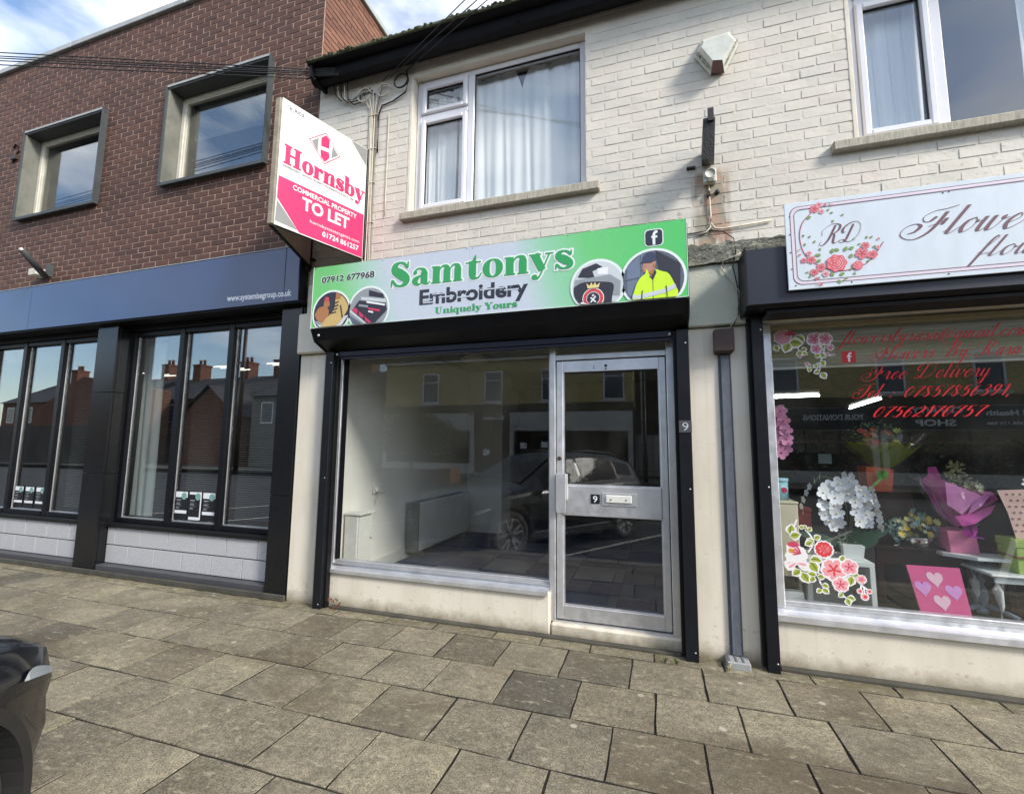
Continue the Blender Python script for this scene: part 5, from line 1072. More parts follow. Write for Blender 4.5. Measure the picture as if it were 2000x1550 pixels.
# ------------------------------------------------------------------ window lettering and stickers of the florist
M_red = flat('red_vinyl', (214, 24, 34), .4); M_redf = flat('red_square', (206, 30, 38), .4)
YW = .1030; U = lambda px, py: at(px, py, YW)
def fline(text, x0, x1, z, size, k=1.0):
    tag(part(None, 'window_lettering', lambda b: script(b, text, (x0, z), (x1, z), YW, size, M_red, .55, k, space=.9)), 'red script line "%s" on the florist window' % text, 'window lettering')
fline('flowersbyrasa@gmail.com', 1.225, 2.23, 2.128, .046, 1.3)
fline('Flowers By Rasa', 1.40, 2.17, 2.008, .049, 1.3)
fline('Free Delivery', 1.355, 2.005, 1.877, .050, 1.15); fline('Tel : 07857856391,', 1.275, 2.10, 1.755, .046, 1.2); fline('07562170757', 1.37, 1.955, 1.625, .046, 1.3)
x, z = U(1658, 697); tag(part(None, 'window_sticker', lambda b: fb(b, x, z, .080, YW, M_redf, wh, False)), 'small red square sticker with a white letter f on the florist window', 'sticker')
M_dl = flat('sticker_leaf', (168, 178, 70)); M_dl2 = flat('sticker_leaf_dark', (110, 128, 44)); M_dw = flat('sticker_white', (244, 240, 238)); M_dpk = flat('sticker_pink', (240, 164, 168)); M_dpk2 = flat('sticker_rose', (206, 72, 100)); M_dr = flat('sticker_red', (220, 66, 70)); M_dy = flat('sticker_yellow', (226, 150, 60)); M_dv = flat('sticker_mauve', (206, 150, 172))
def stick1(b):
    Z = lambda X, Y: at(1500 + X / 7.69, 1000 + Y / 7.69, YW); s1 = (Z(600, 600)[0] - Z(500, 600)[0]) / 100; l = Lay(b, YW - .0003)
    for st in ([(560, 260), (640, 350), (690, 450)], [(690, 480), (600, 600)], [(600, 870), (720, 930), (790, 1060), (830, 1150)], [(1080, 1170), (1120, 1240), (1180, 1290)], [(1140, 930), (1260, 980), (1400, 1090), (1530, 1190)], [(1400, 1090), (1390, 1160)], [(1440, 1130), (1450, 1230)], [(330, 360), (350, 300), (430, 110)]): l.stem([Z(*p) for p in st], 26 * s1, M_dw)
    for X, Y, r, a in ((335, 330, 170, 80), (330, 360, 160, 15), (560, 250, 70, 100), (540, 230, 80, 170), (600, 280, 80, 50), (690, 400, 110, 30), (690, 460, 120, 150), (660, 440, 120, 210), (630, 700, 170, -5), (620, 740, 200, -55), (480, 860, 150, 220), (490, 870, 160, -25), (510, 900, 180, -60), (740, 960, 110, 0), (720, 940, 120, 170), (690, 960, 110, 240), (810, 1080, 100, -20), (820, 1140, 110, -40), (800, 1150, 90, 220), (1100, 740, 110, 70), (1260, 950, 100, 10), (1250, 960, 150, -100), (1120, 1210, 90, 230), (1190, 1270, 110, -15), (1180, 1290, 110, -70)): x, z = Z(X, Y); l.leaf(x, z, r * s1, R_(a), M_dl, M_dl2, M_dw)
    x, z = Z(420, 640)
    for a in (200, 250, 300, 340, 20, 60): l.p(petal(x, z - .0, 175 * s1, R_(a), .5), M_dw)
    for a in (190, 215, 330, 350): l.p(petal(x, z - 130 * s1, 200 * s1, R_(a), .30), M_dw); l.p(petal(x, z - 130 * s1, 150 * s1, R_(a), .14), M_dpk)
    x, z = Z(385, 545); l.rose(x, z, 105 * s1, M_dw, M_dpk, M_dw); 
    for i in range(9): l.p(petal(x - 5 * s1, z + 20 * s1, 115 * s1, R_(30 + i * 15), .12), M_dpk2)
    x, z = Z(350, 575); l.p(disc_pts(x, z, 50 * s1, 38 * s1, 14), M_dy); x, z = Z(500, 620)
    for a in (240, 265, 290, 310): l.p(petal(x, z, 140 * s1, R_(a - 180 + 60), .10), M_dpk2)
    x, z = Z(835, 555); l.flower(x, z, 130 * s1, M_dr, M_dpk2, 7, .2, M_dpk, M_dw); l.rose(x + 30 * s1, z + 10 * s1, 70 * s1, M_dr, M_dpk)
    for X, Y, r, pm, cm in ((985, 860, 175, M_dpk, M_dr), (1215, 820, 120, M_dpk, M_dpk2), (1090, 1080, 112, M_dpk, M_dpk2), (1400, 1005, 66, M_dpk, M_dpk2)): x, z = Z(X, Y); l.flower(x, z, r * s1, pm, cm, 5, .5 + r * .01, M_dr if r > 150 else M_dpk2, M_dw)
    for X, Y, r in ((1375, 1180, 36), (1450, 1265, 48), (1515, 1185, 34)): x, z = Z(X, Y); l.p(disc_pts(x, z, r * s1 * 1.3, n=14), M_dw); l.p(disc_pts(x, z, r * s1, n=14), M_dpk); l.p(disc_pts(x + 6 * s1, z, r * s1 * .5, n=10), M_dr)
tag(part(None, 'window_sticker', stick1), 'large peony and leaf sticker in the lower left corner of the florist window', 'sticker')
def stick2(b):
    Z = lambda X, Y: at(1500 + X / 5.96, 600 + Y / 5.96, YW); s1 = (Z(400, 400)[0] - Z(300, 400)[0]) / 100; l = Lay(b, YW - .0003)
    for st in ([(280, 400), (350, 480), (380, 560)], [(650, 420), (650, 520), (610, 640), (600, 740)], [(610, 640), (520, 680)], [(640, 520), (700, 560), (750, 550)]): l.stem([Z(*p) for p in st], 14 * s1, M_dw)
    for X, Y, r, a in ((320, 340, 120, -35), (240, 400, 150, -110), (250, 410, 150, -10), (80, 440, 90, -70), (380, 500, 70, 10), (370, 510, 80, -100), (400, 530, 60, -20), (610, 340, 60, 50), (620, 490, 60, 100), (600, 540, 80, -40), (540, 570, 70, 10), (620, 620, 80, -70), (550, 660, 60, -80), (500, 690, 60, 160), (490, 700, 60, -110), (600, 740, 70, 200), (620, 760, 90, -60), (650, 440, 60, -120)): x, z = Z(X, Y); l.leaf(x, z, r * s1, R_(a), M_dl, M_dl2, M_dw)
    x, z = Z(170, 350); l.rose(x, z, 95 * s1, M_dv, M_dpk, M_dw); x, z = Z(250, 330)
    for a in (20, 60, 100, 150): l.p(petal(x, z, 70 * s1, R_(a), .2), M_dpk2)
    for X, Y, r in ((540, 375, 86), (665, 370, 76), (560, 485, 62), (725, 470, 38), (690, 545, 24), (755, 552, 16), (450, 660, 24), (370, 575, 20)): x, z = Z(X, Y); l.flower(x, z, r * s1, M_dv, M_dpk2, 5, r * .1, M_dpk2, M_dw)
tag(part(None, 'window_sticker', stick2), 'floral sticker with mauve blossoms in the upper left corner of the florist window', 'sticker')
# ------------------------------------------------------------------ estate agent V board
HB = thing('estate_agent_board', 'pink and white V-shaped TO LET board jutting from the wall between two buildings', 'sign board', (-2.9, 0, 3.15))
A0 = Vector((-2.86, -.80, 3.15)); B0 = Vector((-2.592, -.03, 3.15)); hux = (B0 - A0).normalized(); hW = (B0 - A0).length; hH = 1.093; hn = Vector((hux.y, -hux.x, 0)).normalized()
if hn.dot(CAM - A0) < 0: hn = -hn
def hb(X, Y):
    px, py = 520 + X / 4.559, 180 + Y / 4.559; d = RT * ((px - 1000) / FPX) - UP * ((py - 775) / FPX) + FW; t = (A0 - CAM).dot(hn) / d.dot(hn); p = CAM + d * t; return ((p - A0).dot(hux), p.z - A0.z)
def slabq(b, O, ux, nrm, W0, H0, th, mat):
    uz = Vector((0, 0, 1)); c = [O, O + ux * W0, O + ux * W0 + uz * H0, O + uz * H0]; k = [p - nrm * th for p in c]
    b.add(c + k, [(0, 1, 2, 3), (7, 6, 5, 4), (0, 4, 5, 1), (1, 5, 6, 2), (2, 6, 7, 3), (3, 7, 4, 0)], mat)
M_bw = flat('board_white', (226, 226, 220), .35); M_bp = flat('board_pink', (214, 44, 100), .35); M_bg = flat('board_grey', (136, 136, 134), .35); M_bd = flat('board_dark_grey', (96, 96, 98), .35);  M_inside = M('board_back_pinkish', srgb(190, 160, 150), .7, var=.15)
part(HB, 'panel', lambda b: slabq(b, A0, hux, hn, hW, hH, .006, M_bw))
A1 = Vector((-2.925, -.80, 3.15)); B1 = Vector((-3.20, -.03, 3.15)); h2 = (B1 - A1).normalized(); n2 = Vector((-h2.y, h2.x, 0)).normalized(); n2 = n2 if n2.x < 0 else -n2
part(HB, 'panel', lambda b: slabq(b, A1, h2, n2, (B1 - A1).length, hH, .006, M_inside))
bx(HB, 'front_post', -2.918, -2.868, -.815, -.775, 3.152, 4.240, M('frame_grey_timber', srgb(150, 140, 122), .8, var=.25, scale=14, dirt=.4), .004); bx(HB, 'wall_post', -3.235, -3.195, -.04, .0, 3.12, 4.25, M_fr, .004); bx(HB, 'wall_post', -2.61, -2.575, -.028, .0, 3.16, 4.25, M_fr, .004)
part(HB, 'bar', lambda b: b.tube([(-2.905, -.79, 3.150), (-3.205, -.035, 3.150)], .018, M_fr, 4)); part(HB, 'bar', lambda b: b.tube([(-2.87, -.77, 3.156), (-2.61, -.035, 3.156)], .012, M_fr, 4))
part(HB, 'bracket', lambda b: (b.box(-3.24, -3.15, -.035, -.002, 3.20, 3.22, M_rust), b.box(-3.25, -3.20, -.05, -.002, 3.10, 3.18, M_rust, .006)))
def hpoly(b, pts, mat, lift): b.add([A0 + hux * u + Vector((0, 0, v)) + hn * lift for u, v in pts], [tuple(range(len(pts)))], mat)
def cl(p): return (min(max(p[0], .004), hW - .004), min(max(p[1], .004), hH - .004))
def hprint(b):
    P = lambda *q: [cl(hb(*v)) for v in q]
    hpoly(b, P((110, 738), (867, 1092), (855, 1480), (290, 1250), (95, 935)), M_bp, .0006)
    hpoly(b, P((95, 955), (278, 1232), (75, 1140)), M_bg, .0006); hpoly(b, P((757, 405), (912, 490), (893, 662)), M_bg, .0006)
    D = [(380, 415), (535, 362), (662, 578), (518, 645)]; hpoly(b, P(*D), M_bp, .0006); c = (523, 500); hpoly(b, P(*[(c[0] + (x - c[0]) * .93, c[1] + (y - c[1]) * .93) for x, y in D]), M_bw, .0010)
    hpoly(b, P((490, 408), (535, 384), (566, 430), (560, 508), (488, 480)), M_bp, .0014); hpoly(b, P((482, 510), (558, 540), (562, 590), (520, 625), (484, 572)), M_bp, .0014)
    hpoly(b, P((405, 432), (468, 408), (457, 532)), M_bg, .0014); hpoly(b, P((592, 482), (641, 568), (578, 592)), M_bg, .0014)
    e = hb(218, 150)
    for rr, mt, lf in ((.030, M_bg, .0006), (.024, M_bw, .0010), (.014, M_bg, .0014)): hpoly(b, [(e[0] + rr * math.cos(t * .4), e[1] + rr * math.sin(t * .4)) for t in range(16)], mt, lf)
part(HB, 'print', hprint)
def hsans(b, text, X0, Y0, X1, Y1_, cap, mat, bold=0):
    p0, p1 = hb(X0, Y0), hb(X1, Y1_); zb = (p0[1] + p1[1]) / 2; sans(b, text, None, None, 0, cap, mat, bold, frame=(hux * (p1[0] - p0[0]), Vector((0, 0, 1)), A0 + hux * p0[0] + Vector((0, 0, zb)), hn), lift=.002)
def hser(b, mat, pad, lift, dx=0, dz=0):
    p0, p1 = hb(140, 612), hb(872, 905); z0 = hb(150, 615)[1]; o = A0 + hux * (p0[0] + dx) + Vector((0, 0, z0 + dz)) + hn * lift
    serif(b, 'Hornsby', None, None, 0, .108, mat, pad, frame=(hux * (p1[0] - p0[0]), Vector((0, 0, 1)), o))
def hlet(b):
    hser(b, M_bp, .004, .0016, .006, -.006); 
    hsans(b, 'RICS', 255, 190, 336, 224, .030, M_bd, .02); hsans(b, 'INDEPENDENT LEADING PROPERTY PROFESSIONALS SINCE 1908', 145, 660, 775, 965, .017, M_bd, .015)
    hsans(b, 'COMMERCIAL PROPERTY', 235, 872, 803, 1122, .042, M_bw, .02); hsans(b, 'TO LET', 315, 1045, 735, 1215, .105, M_bw, .03)
    hsans(b, 'hornsbyestateagents.com', 388, 1163, 825, 1345, .028, M_bw, 0); hsans(b, '01724 861257', 497, 1288, 820, 1408, .046, M_bw, .02)
part(HB, 'lettering', hlet)
# Pen normals for the board text
# ------------------------------------------------------------------ inside the empty shop
CB = M('skirting_white', srgb(214, 214, 206), .5, var=.05)
rm = struct(MB().box(-2.88, .41, .24, 6.2, .03, .085, M_dark).build('floor'))
t1 = M('navy_carpet', srgb(44, 56, 98), .95, var=.2, scale=40); t2 = M('grey_carpet', srgb(112, 116, 128), .95, var=.2, scale=40); t3 = M('teal_carpet', srgb(76, 88, 112), .95, var=.2, scale=40)
tm = [MB().box(-.247, .247, -.247, .247, 0, .009, t, .003).mesh('carpet_tile') for t in (t1, t2, t3)]
r = random.Random(12)
for i in range(6):
    for j in range(11):
        x, y = -2.60 + .5 * i, .50 + .5 * j
        if x < .2: put(tm[(0 if (i + j) % 2 else (1 if r.random() < .6 else 2))], 'carpet_tile', x, y, .0855, rm)
struct(part(None, 'wall', lambda b: (b.box(-2.88, .41, 6.0, 6.1, .09, 2.6, M('interior_shaded_back_wall', srgb(120, 117, 105), .9)), b.box(-2.88, -2.30, 3.25, 3.7, .09, 2.61, M_offw), b.box(-2.29, .41, 4.9, 5.0, .09, 2.61, M('interior_shaded_back_wall')))))  # back walls coloured darker than the cream to stand in for the room's dimness
struct(part(None, 'skirting', lambda b: (b.box(-2.879, -2.862, .25, 3.24, .09, .215, CB, .003), b.box(-2.86, -2.29, 3.232, 3.248, .09, .215, CB, .003))))
rad = thing('storage_heater', 'long low white storage heater standing along the left wall inside the empty shop', 'heater', (-2.8, 2.1, .1))
bx(rad, 'casing', -2.855, -2.70, 1.42, 2.95, .17, .735, M_white, .012); part(rad, 'grille', lambda b: [b.box(-2.84, -2.715, 1.47 + .06 * k, 1.50 + .06 * k, .7355, .738, M_grey) for k in range(24)])
bx(rad, 'end_panel', -2.86, -2.695, 1.385, 1.418, .16, .74, M_conc, .006); part(rad, 'foot', lambda b: (b.box(-2.84, -2.71, 1.5, 1.56, .095, .168, M_grey), b.box(-2.84, -2.71, 2.8, 2.86, .095, .168, M_grey)))
cu = thing('cupboard', 'low white meter cupboard behind the left end of the shop window', 'cupboard', (-2.7, .4, .1))
bx(cu, 'carcass', -2.862, -2.72, .26, .48, .095, .74, M_white, .004); bx(cu, 'door', -2.717, -2.705, .275, .47, .11, .72, M_white, .003); bx(cu, 'top', -2.865, -2.69, .25, .495, .743, .765, M_white, .004)
part(cu, 'knob', lambda b: b.lathe((-2.704, .455, .52), [(.012, 0), (.014, .012), (.002, .02)], M_alu, 10, 'x'))
so = thing('double_socket', 'white double wall socket with a plug lead above the white meter cupboard', 'socket', (-2.86, .8, .95)); bx(so, 'plate', -2.879, -2.866, .72, .94, .90, 1.0, M_white, .003)
part(so, 'plug', lambda b: (b.box(-2.865, -2.835, .74, .79, .92, .97, M_white, .006), b.tube([(-2.85, .765, .92), (-2.85, .77, .86), (-2.855, .75, .80)], .005, M_white, 6)))
for x, y, l in ((-2.3, 2.1, 'nearest the window'), (-1.6, 3.8, 'in the middle of the room'), (-.35, 2.6, 'behind the door')):
    c = thing('ceiling_lamp', 'unlit round opal ceiling lamp in the empty shop, %s' % l, 'ceiling lamp', (x, y, 2.61), 'round ceiling lamps in the empty shop'); part(c, 'shade', lambda b: b.lathe((x, y, 2.615), [(.19, 0), (.20, -.03), (.16, -.085), (.05, -.10), (.001, -.10)], M('opal_plastic', srgb(224, 218, 190), .4), 24)); part(c, 'base_ring', lambda b: b.lathe((x, y, 2.6155), [(.21, 0), (.21, -.02), (.20, -.022), (.20, 0)], M_alu, 24))
# ------------------------------------------------------------------ inside the florist
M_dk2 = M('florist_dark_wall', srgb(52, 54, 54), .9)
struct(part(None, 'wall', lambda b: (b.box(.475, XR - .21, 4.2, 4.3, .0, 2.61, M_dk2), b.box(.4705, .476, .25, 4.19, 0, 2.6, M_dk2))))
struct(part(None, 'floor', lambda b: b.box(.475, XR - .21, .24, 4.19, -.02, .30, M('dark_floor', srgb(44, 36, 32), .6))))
blindm = sheer('translucent_blind', srgb(196, 196, 180), .35)
rb = thing('roller_blind', 'pale corrugated blind half lowered behind the top of the florist window', 'blind', (2, .2, 2.25))
def rbf(b):
    n = 40; z0, z1 = 1.995, 2.26
    vs = [(x, .19 + .004 * math.sin(k * 1.57), z0 + (z1 - z0) * k / n) for k in range(n + 1) for x in (.80, 5.7)]
    b.add(vs, [(2 * k, 2 * k + 1, 2 * k + 3, 2 * k + 2) for k in range(n)], blindm)
part(rb, 'fabric', rbf); bx(rb, 'bottom_rail', .80, 5.7, .18, .20, 1.982, 1.996, M_white, .002)
M_lit = emit_mat('lit_fluorescent', (.92, 1, .97), 14)
def tube_l(p0, p1, lab):
    t = thing('fluorescent_light', lab, 'ceiling light', p0, 'fluorescent tubes in the florist shop'); part(t, 'tube', lambda b: b.tube([p0, p1], .010, M_lit, 8)); part(t, 'fitting', lambda b: b.tube([Vector(p0) + Vector((0, 0, .04)), Vector(p1) + Vector((0, 0, .04))], .022, M_white, 6))
def gp(px, py, y): x, z = at(px, py, y); return (x, y, z)
tube_l(gp(1500, 776, 1.6), gp(1600, 772, 1.6), 'lit fluorescent tube at the upper left inside the florist shop'); tube_l(gp(1660, 797, 2.6), gp(1720, 778, 1.9), 'lit fluorescent tube in the middle of the florist shop, slanting upwards'); tube_l(gp(1505, 801, 3.2), gp(1532, 799, 3.2), 'short distant lit fluorescent tube just above the purple orchid')
# display furniture
M_cf = M('cream_furniture', srgb(214, 206, 178), .55, var=.05); M_wf = M('white_furniture', srgb(218, 222, 218), .5, var=.06, dirt=.1)
def open_cube(x0, x1, y0, y1, z0, z1, mat, lab):
    t = thing('shelf_cube', lab, 'display cube', (x0, y0, z0)); e = .03
    bx(t, 'side', x0, x0 + e, y0, y1, z0, z1 - e - .001, mat, .002); bx(t, 'side', x1 - e, x1, y0, y1, z0, z1 - e - .001, mat, .002); bx(t, 'top', x0, x1, y0, y1, z1 - e, z1, mat, .002); bx(t, 'back', x0 + e + .001, x1 - e - .001, y1 - .02, y1, z0, z1 - e - .002, mat, 0)
x0, x1 = at(1578, 1150, .20)[0], at(1712, 1150, .20)[0]
open_cube(x0, x1, .20, .52, .302, .66, M_wf, 'white open display cube holding the white orchid pot')
cbx = at(1502, 1000, .24)[0]
cab = thing('cabinet', 'cream cabinet at the left edge of the florist window under the blue hat box', 'cabinet', (.85, .4, .3)); bx(cab, 'carcass', .80, .945, .25, .62, .52, 1.02, M_cf, .004); bx(cab, 'top', .795, .95, .245, .625, 1.021, 1.036, M_cf, .003); bx(cab, 'leg', .80, .82, .25, .27, .302, .519, M_cf, .002); bx(cab, 'leg', .925, .945, .25, .27, .302, .519, M_cf, .002)
stp = tag(bx(None, 'display_step', .80, .93, .16, .24, .302, .44, M_wf, .004), 'small white display step in the bottom left corner of the florist window', 'display step')
hbx = thing('hat_box', 'pale blue floral hat box on top of the cream cabinet', 'box', (.86, .4, 1.04)); M_hb = M('floral_blue_print', srgb(150, 200, 214), .5, var=.25, scale=14)
part(hbx, 'body', lambda b: b.lathe((.86, .40, 1.037), [(.065, 0), (.065, .13)], M_hb, 24)); part(hbx, 'lid', lambda b: b.lathe((.86, .40, 1.1675), [(.069, 0), (.069, .025), (.001, .026)], M_hb, 24)); part(hbx, 'flower_print', lambda b: b.poly(disc_pts(.885, 1.11, .02, n=8), .334, pk, .003))
rb2 = thing('tin_box', 'small red floral tin beside the cream cabinet', 'box', (1.05, .7, .8)); bx(rb2, 'body', 1.0, 1.12, .60, .72, .80, .93, M('red_floral_tin', srgb(130, 50, 50), .5, var=.5, scale=20), .004); bx(rb2, 'lid', .995, 1.125, .595, .725, .931, .96, M('red_floral_tin'), .004)
std = tag(bx(None, 'plinth', .98, 1.5, .56, .85, .302, .798, M('dark_cloth', srgb(36, 30, 32), .8), .006), 'dark draped plinth carrying the red tin behind the orchid', 'plinth')
# flowers
M_or = M('orchid_white', srgb(232, 234, 238), .55, var=.06); M_orc = M('orchid_throat', srgb(222, 206, 150), .6); M_lv = M('dark_leaf', srgb(28, 64, 40), .45, var=.3); M_lv2 = M('soft_leaf', srgb(96, 124, 96), .6, var=.3); M_st = M('stem_green', srgb(110, 120, 76), .6); M_vi = M('orchid_pink', srgb(212, 140, 178), .55, var=.15); M_vic = M('orchid_pink_throat', srgb(150, 30, 90), .6)
def bloom(b, c, r, pm, cm, nrm, n=5, cup=.25, a0=0):
    nrm = Vector(nrm).normalized(); a = nrm.cross(Vector((0, 0, 1)));
    if a.length < .1: a = Vector((1, 0, 0))
    a.normalize(); e = nrm.cross(a); c = Vector(c)
    for i in range(n):
        t = a0 + i * 6.283 / n; d = a * math.cos(t) + e * math.sin(t); s_ = a * -math.sin(t) + e * math.cos(t); wd = r * (.50 if n <= 5 else .28)
        p = [c, c + d * r * .45 - s_ * wd * .8 + nrm * r * cup * .5, c + d * r * .85 - s_ * wd * .7 + nrm * r * cup, c + d * r * 1.02 + nrm * r * cup * .8, c + d * r * .85 + s_ * wd * .7 + nrm * r * cup, c + d * r * .45 + s_ * wd * .8 + nrm * r * cup * .5, c + d * r * .5 + nrm * r * cup * .25]
        b.add(p, [(0, 1, 6), (1, 2, 6), (2, 3, 6), (3, 4, 6), (4, 5, 6), (5, 0, 6)], pm, True)
    b.lathe(tuple(c + nrm * r * .06), [(.001, -r * .12), (r * .18, 0), (.001, r * .14)], cm, 6)
def leafm(b, p0, p1, wd, mat, bend=.0):
    p0, p1 = Vector(p0), Vector(p1); d = (p1 - p0); s_ = d.cross(Vector((0, -1, .3))).normalized() * wd; n = 6; vs = []
    for i in range(n + 1):
        t = i / n; k = math.sin(math.pi * min(1, t * .92 + .04)) ** .7; c = p0 + d * t + Vector((0, 0, bend * math.sin(math.pi * t))); vs += [c - s_ * k, c + Vector((0, 0, -.15 * wd * k)), c + s_ * k]
    b.add(vs, [f for i in range(n) for f in ((3 * i, 3 * i + 1, 3 * i + 4, 3 * i + 3), (3 * i + 1, 3 * i + 2, 3 * i + 5, 3 * i + 4))], mat, True)
OC = thing('orchid_plant', 'white orchid with arching sprays in a square white pot on the display cube', 'plant', (1.28, .36, .66))
pt = part(OC, 'pot', lambda b: b.add([(1.215, .27, .662), (1.325, .27, .662), (1.325, .40, .662), (1.215, .40, .662), (1.205, .26, .755), (1.335, .26, .755), (1.335, .41, .755), (1.205, .41, .755)], [(0, 3, 2, 1), (4, 5, 6, 7), (0, 1, 5, 4), (1, 2, 6, 5), (2, 3, 7, 6), (3, 0, 4, 7)], M_wf))
Y0 = .33
def spray(path_px, rad, seed, edge=False):
    r = random.Random(seed)
    for i, (px, py, s) in enumerate(path_px):
        def f(b):
            c = gp(px, py, Y0 - .04 + r.uniform(-.03, .03)); n = (r.uniform(-.5, .3), -1, r.uniform(-.3, .3)) if not edge else (r.choice((-1.6, 1.8)) , -.5, r.uniform(-.3, .3))
            bloom(b, c, rad * s, M_or, M_orc, n, 5, .18, r.uniform(0, 6))
        part(OC, 'flower', f)
spray([(1608, 962, 1), (1618, 950, 1.0), (1640, 945, 1.1), (1660, 940, 1), (1606, 985, .9), (1632, 972, 1.1), (1655, 965, 1.1), (1680, 958, 1), (1648, 955, 1)], .050, 1)
spray([(1610, 990, 1), (1630, 988, 1), (1612, 1005, 1), (1635, 1003, 1.05), (1622, 1018, 1), (1640, 1020, .9), (1628, 1028, .8)], .046, 2)
spray([(1672, 980, 1), (1690, 985, 1.0), (1675, 1000, 1), (1694, 1005, 1), (1680, 1018, 1), (1696, 1022, .8), (1688, 968, 1), (1700, 975, .9)], .046, 3)
spray([(1708, 970, .9), (1713, 985, 1), (1716, 1000, 1), (1720, 1015, 1), (1722, 1030, .9), (1704, 955, .8)], .036, 4, True)
spray([(1590, 940, .8), (1582, 950, .8), (1576, 962, .8), (1570, 975, .8), (1566, 988, .7), (1568, 1000, .6), (1600, 930, .8), (1650, 928, .9), (1665, 930, .9)], .034, 5, True)
for pts in ([(1655, 1080), (1662, 1010), (1655, 950), (1630, 940), (1608, 970)], [(1660, 1080), (1666, 1010), (1668, 950), (1690, 960), (1700, 990)], [(1655, 1080), (1655, 1000), (1640, 935), (1600, 930), (1575, 960)]):
    part(OC, 'stem', lambda b: b.tube([gp(x, y, Y0 + .02) for x, y in pts], .003, M_st, 6))
for a in ((1655, 1075, 1560, 1040), (1655, 1078, 1600, 1060), (1660, 1075, 1735, 1035), (1660, 1078, 1715, 1055), (1655, 1075, 1690, 1030)): part(OC, 'leaf', lambda b: leafm(b, gp(a[0], a[1], Y0), gp(a[2], a[3], Y0 - .02), .035, M_lv, .02))
def foli(par, pts, mat, n, s, seed, nm='foliage'):
    def f(b):
        r = random.Random(seed)
        for i in range(n):
            px, py, y = r.choice(pts); c = Vector(gp(px + r.uniform(-14, 14), py + r.uniform(-14, 14), y + r.uniform(-.05, .05))); d = Vector((r.uniform(-1, 1), r.uniform(-1, .2), r.uniform(-.4, 1))).normalized() * s * r.uniform(.6, 1.3)
            q = d.cross(Vector((0, 1, 0))).normalized() * s * .28; b.add([c, c + d * .5 + q, c + d, c + d * .5 - q], [(0, 1, 2, 3)], mat)
    return stuff(part(par, nm, f))
foli(OC, [(1640, 1040, Y0), (1655, 1055, Y0), (1640, 1065, Y0), (1665, 1070, Y0)], M_lv2, 70, .022, 3)
PO = thing('orchid_spray', 'hanging spray of pink orchids at the left edge of the florist window', 'orchid', (.86, .2, 1.6))
r = random.Random(9)
for px, py in ((1524, 803), (1518, 815), (1530, 822), (1522, 833), (1534, 840), (1526, 850), (1536, 858), (1524, 866), (1534, 875), (1526, 884)): part(PO, 'flower', lambda b: bloom(b, gp(px, py, .2), .048, M_vi, M_vic, (r.uniform(-.2, .2), -1, r.uniform(-.3, .3)), 5, .15, r.uniform(0, 6)))
part(PO, 'stem', lambda b: b.tube([gp(1520, 795, .22), gp(1530, 840, .22), gp(1528, 890, .22)], .003, M_st, 5))
# orange vase bouquet
OV = thing('bouquet', 'bouquet in yellow-green wrap with orange and red flowers in an orange vase box', 'bouquet', (1.66, .9, 1.05)); M_ov = M('orange_card', srgb(206, 88, 40), .6); M_gw = sheer('green_cellophane', srgb(140, 152, 30), .3)
c0 = gp(1710, 958, .9); c1 = gp(1710, 915, .9)
part(OV, 'vase_box', lambda b: b.add([(c0[0] - .075, .83, c0[2]), (c0[0] + .085, .83, c0[2]), (c0[0] + .085, .97, c0[2]), (c0[0] - .075, .97, c0[2]), (c1[0] - .095, .81, c1[2] + .02), (c1[0] + .085, .81, c1[2]), (c1[0] + .085, .99, c1[2]), (c1[0] - .095, .99, c1[2] + .02)], [(0, 3, 2, 1), (4, 5, 6, 7), (0, 1, 5, 4), (1, 2, 6, 5), (2, 3, 7, 6), (3, 0, 4, 7)], M_ov))
def wrap(cx, cy, z0, z1, r0, r1, mat, wave=.12, n=40, tilt=0, seed=1):
    def f(b):
        rr = random.Random(seed); ph = rr.uniform(0, 6); m = 8; vs = []
        for j in range(m + 1):
            v = j / m
            for i in range(n):
                a = 6.283 * i / n; q = r0 + (r1 - r0) * v ** .8; q *= 1 + wave * v * math.sin(7 * a + ph) * .5 + wave * .6 * v * math.sin(3 * a + 1)
                vs.append((cx + q * math.cos(a) + tilt * v, cy + q * .55 * math.sin(a), z0 + (z1 - z0) * v * (1 + wave * .9 * math.sin(5 * a + ph) * v)))
        b.add(vs, [(j * n + i, j * n + (i + 1) % n, (j + 1) * n + (i + 1) % n, (j + 1) * n + i) for j in range(m) for i in range(n)], mat, True)
    return f
part(OV, 'wrap', wrap(c1[0] + .04, .9, c1[2], c1[2] + .19, .05, .20, M_gw, .16, seed=3)); part(OV, 'wrap', wrap(c1[0] + .05, .9, c1[2], c1[2] + .16, .045, .22, sheer('green_mesh', srgb(110, 126, 24), .3), .24, seed=8)); part(OV, 'cellophane', wrap(c1[0] + .05, .9, c1[2], c1[2] + .24, .05, .27, glass_mat('cellophane_clear', 1.5, (.97, .97, .96)), .2, seed=5))
r = random.Random(31)
for i in range(22):
    px, py = r.uniform(1680, 1752), r.uniform(840, 872); mt = [M('fl_orange', srgb(216, 110, 50), .6), M('fl_peach', srgb(222, 160, 116), .6), M('fl_red', srgb(190, 52, 44), .6), M('fl_lime', srgb(190, 196, 90), .6)][i % 4]
    part(OV, 'flower', lambda b: bloom(b, gp(px, py, .88 + r.uniform(-.05, .05)), r.uniform(.02, .034), mt, M_orc, (r.uniform(-.4, .4), -1, .8), 7, .5, i))
foli(OV, [(1670, 845, .9), (1700, 838, .9), (1740, 845, .9), (1720, 835, .95)], M_lv2, 60, .035, 8)
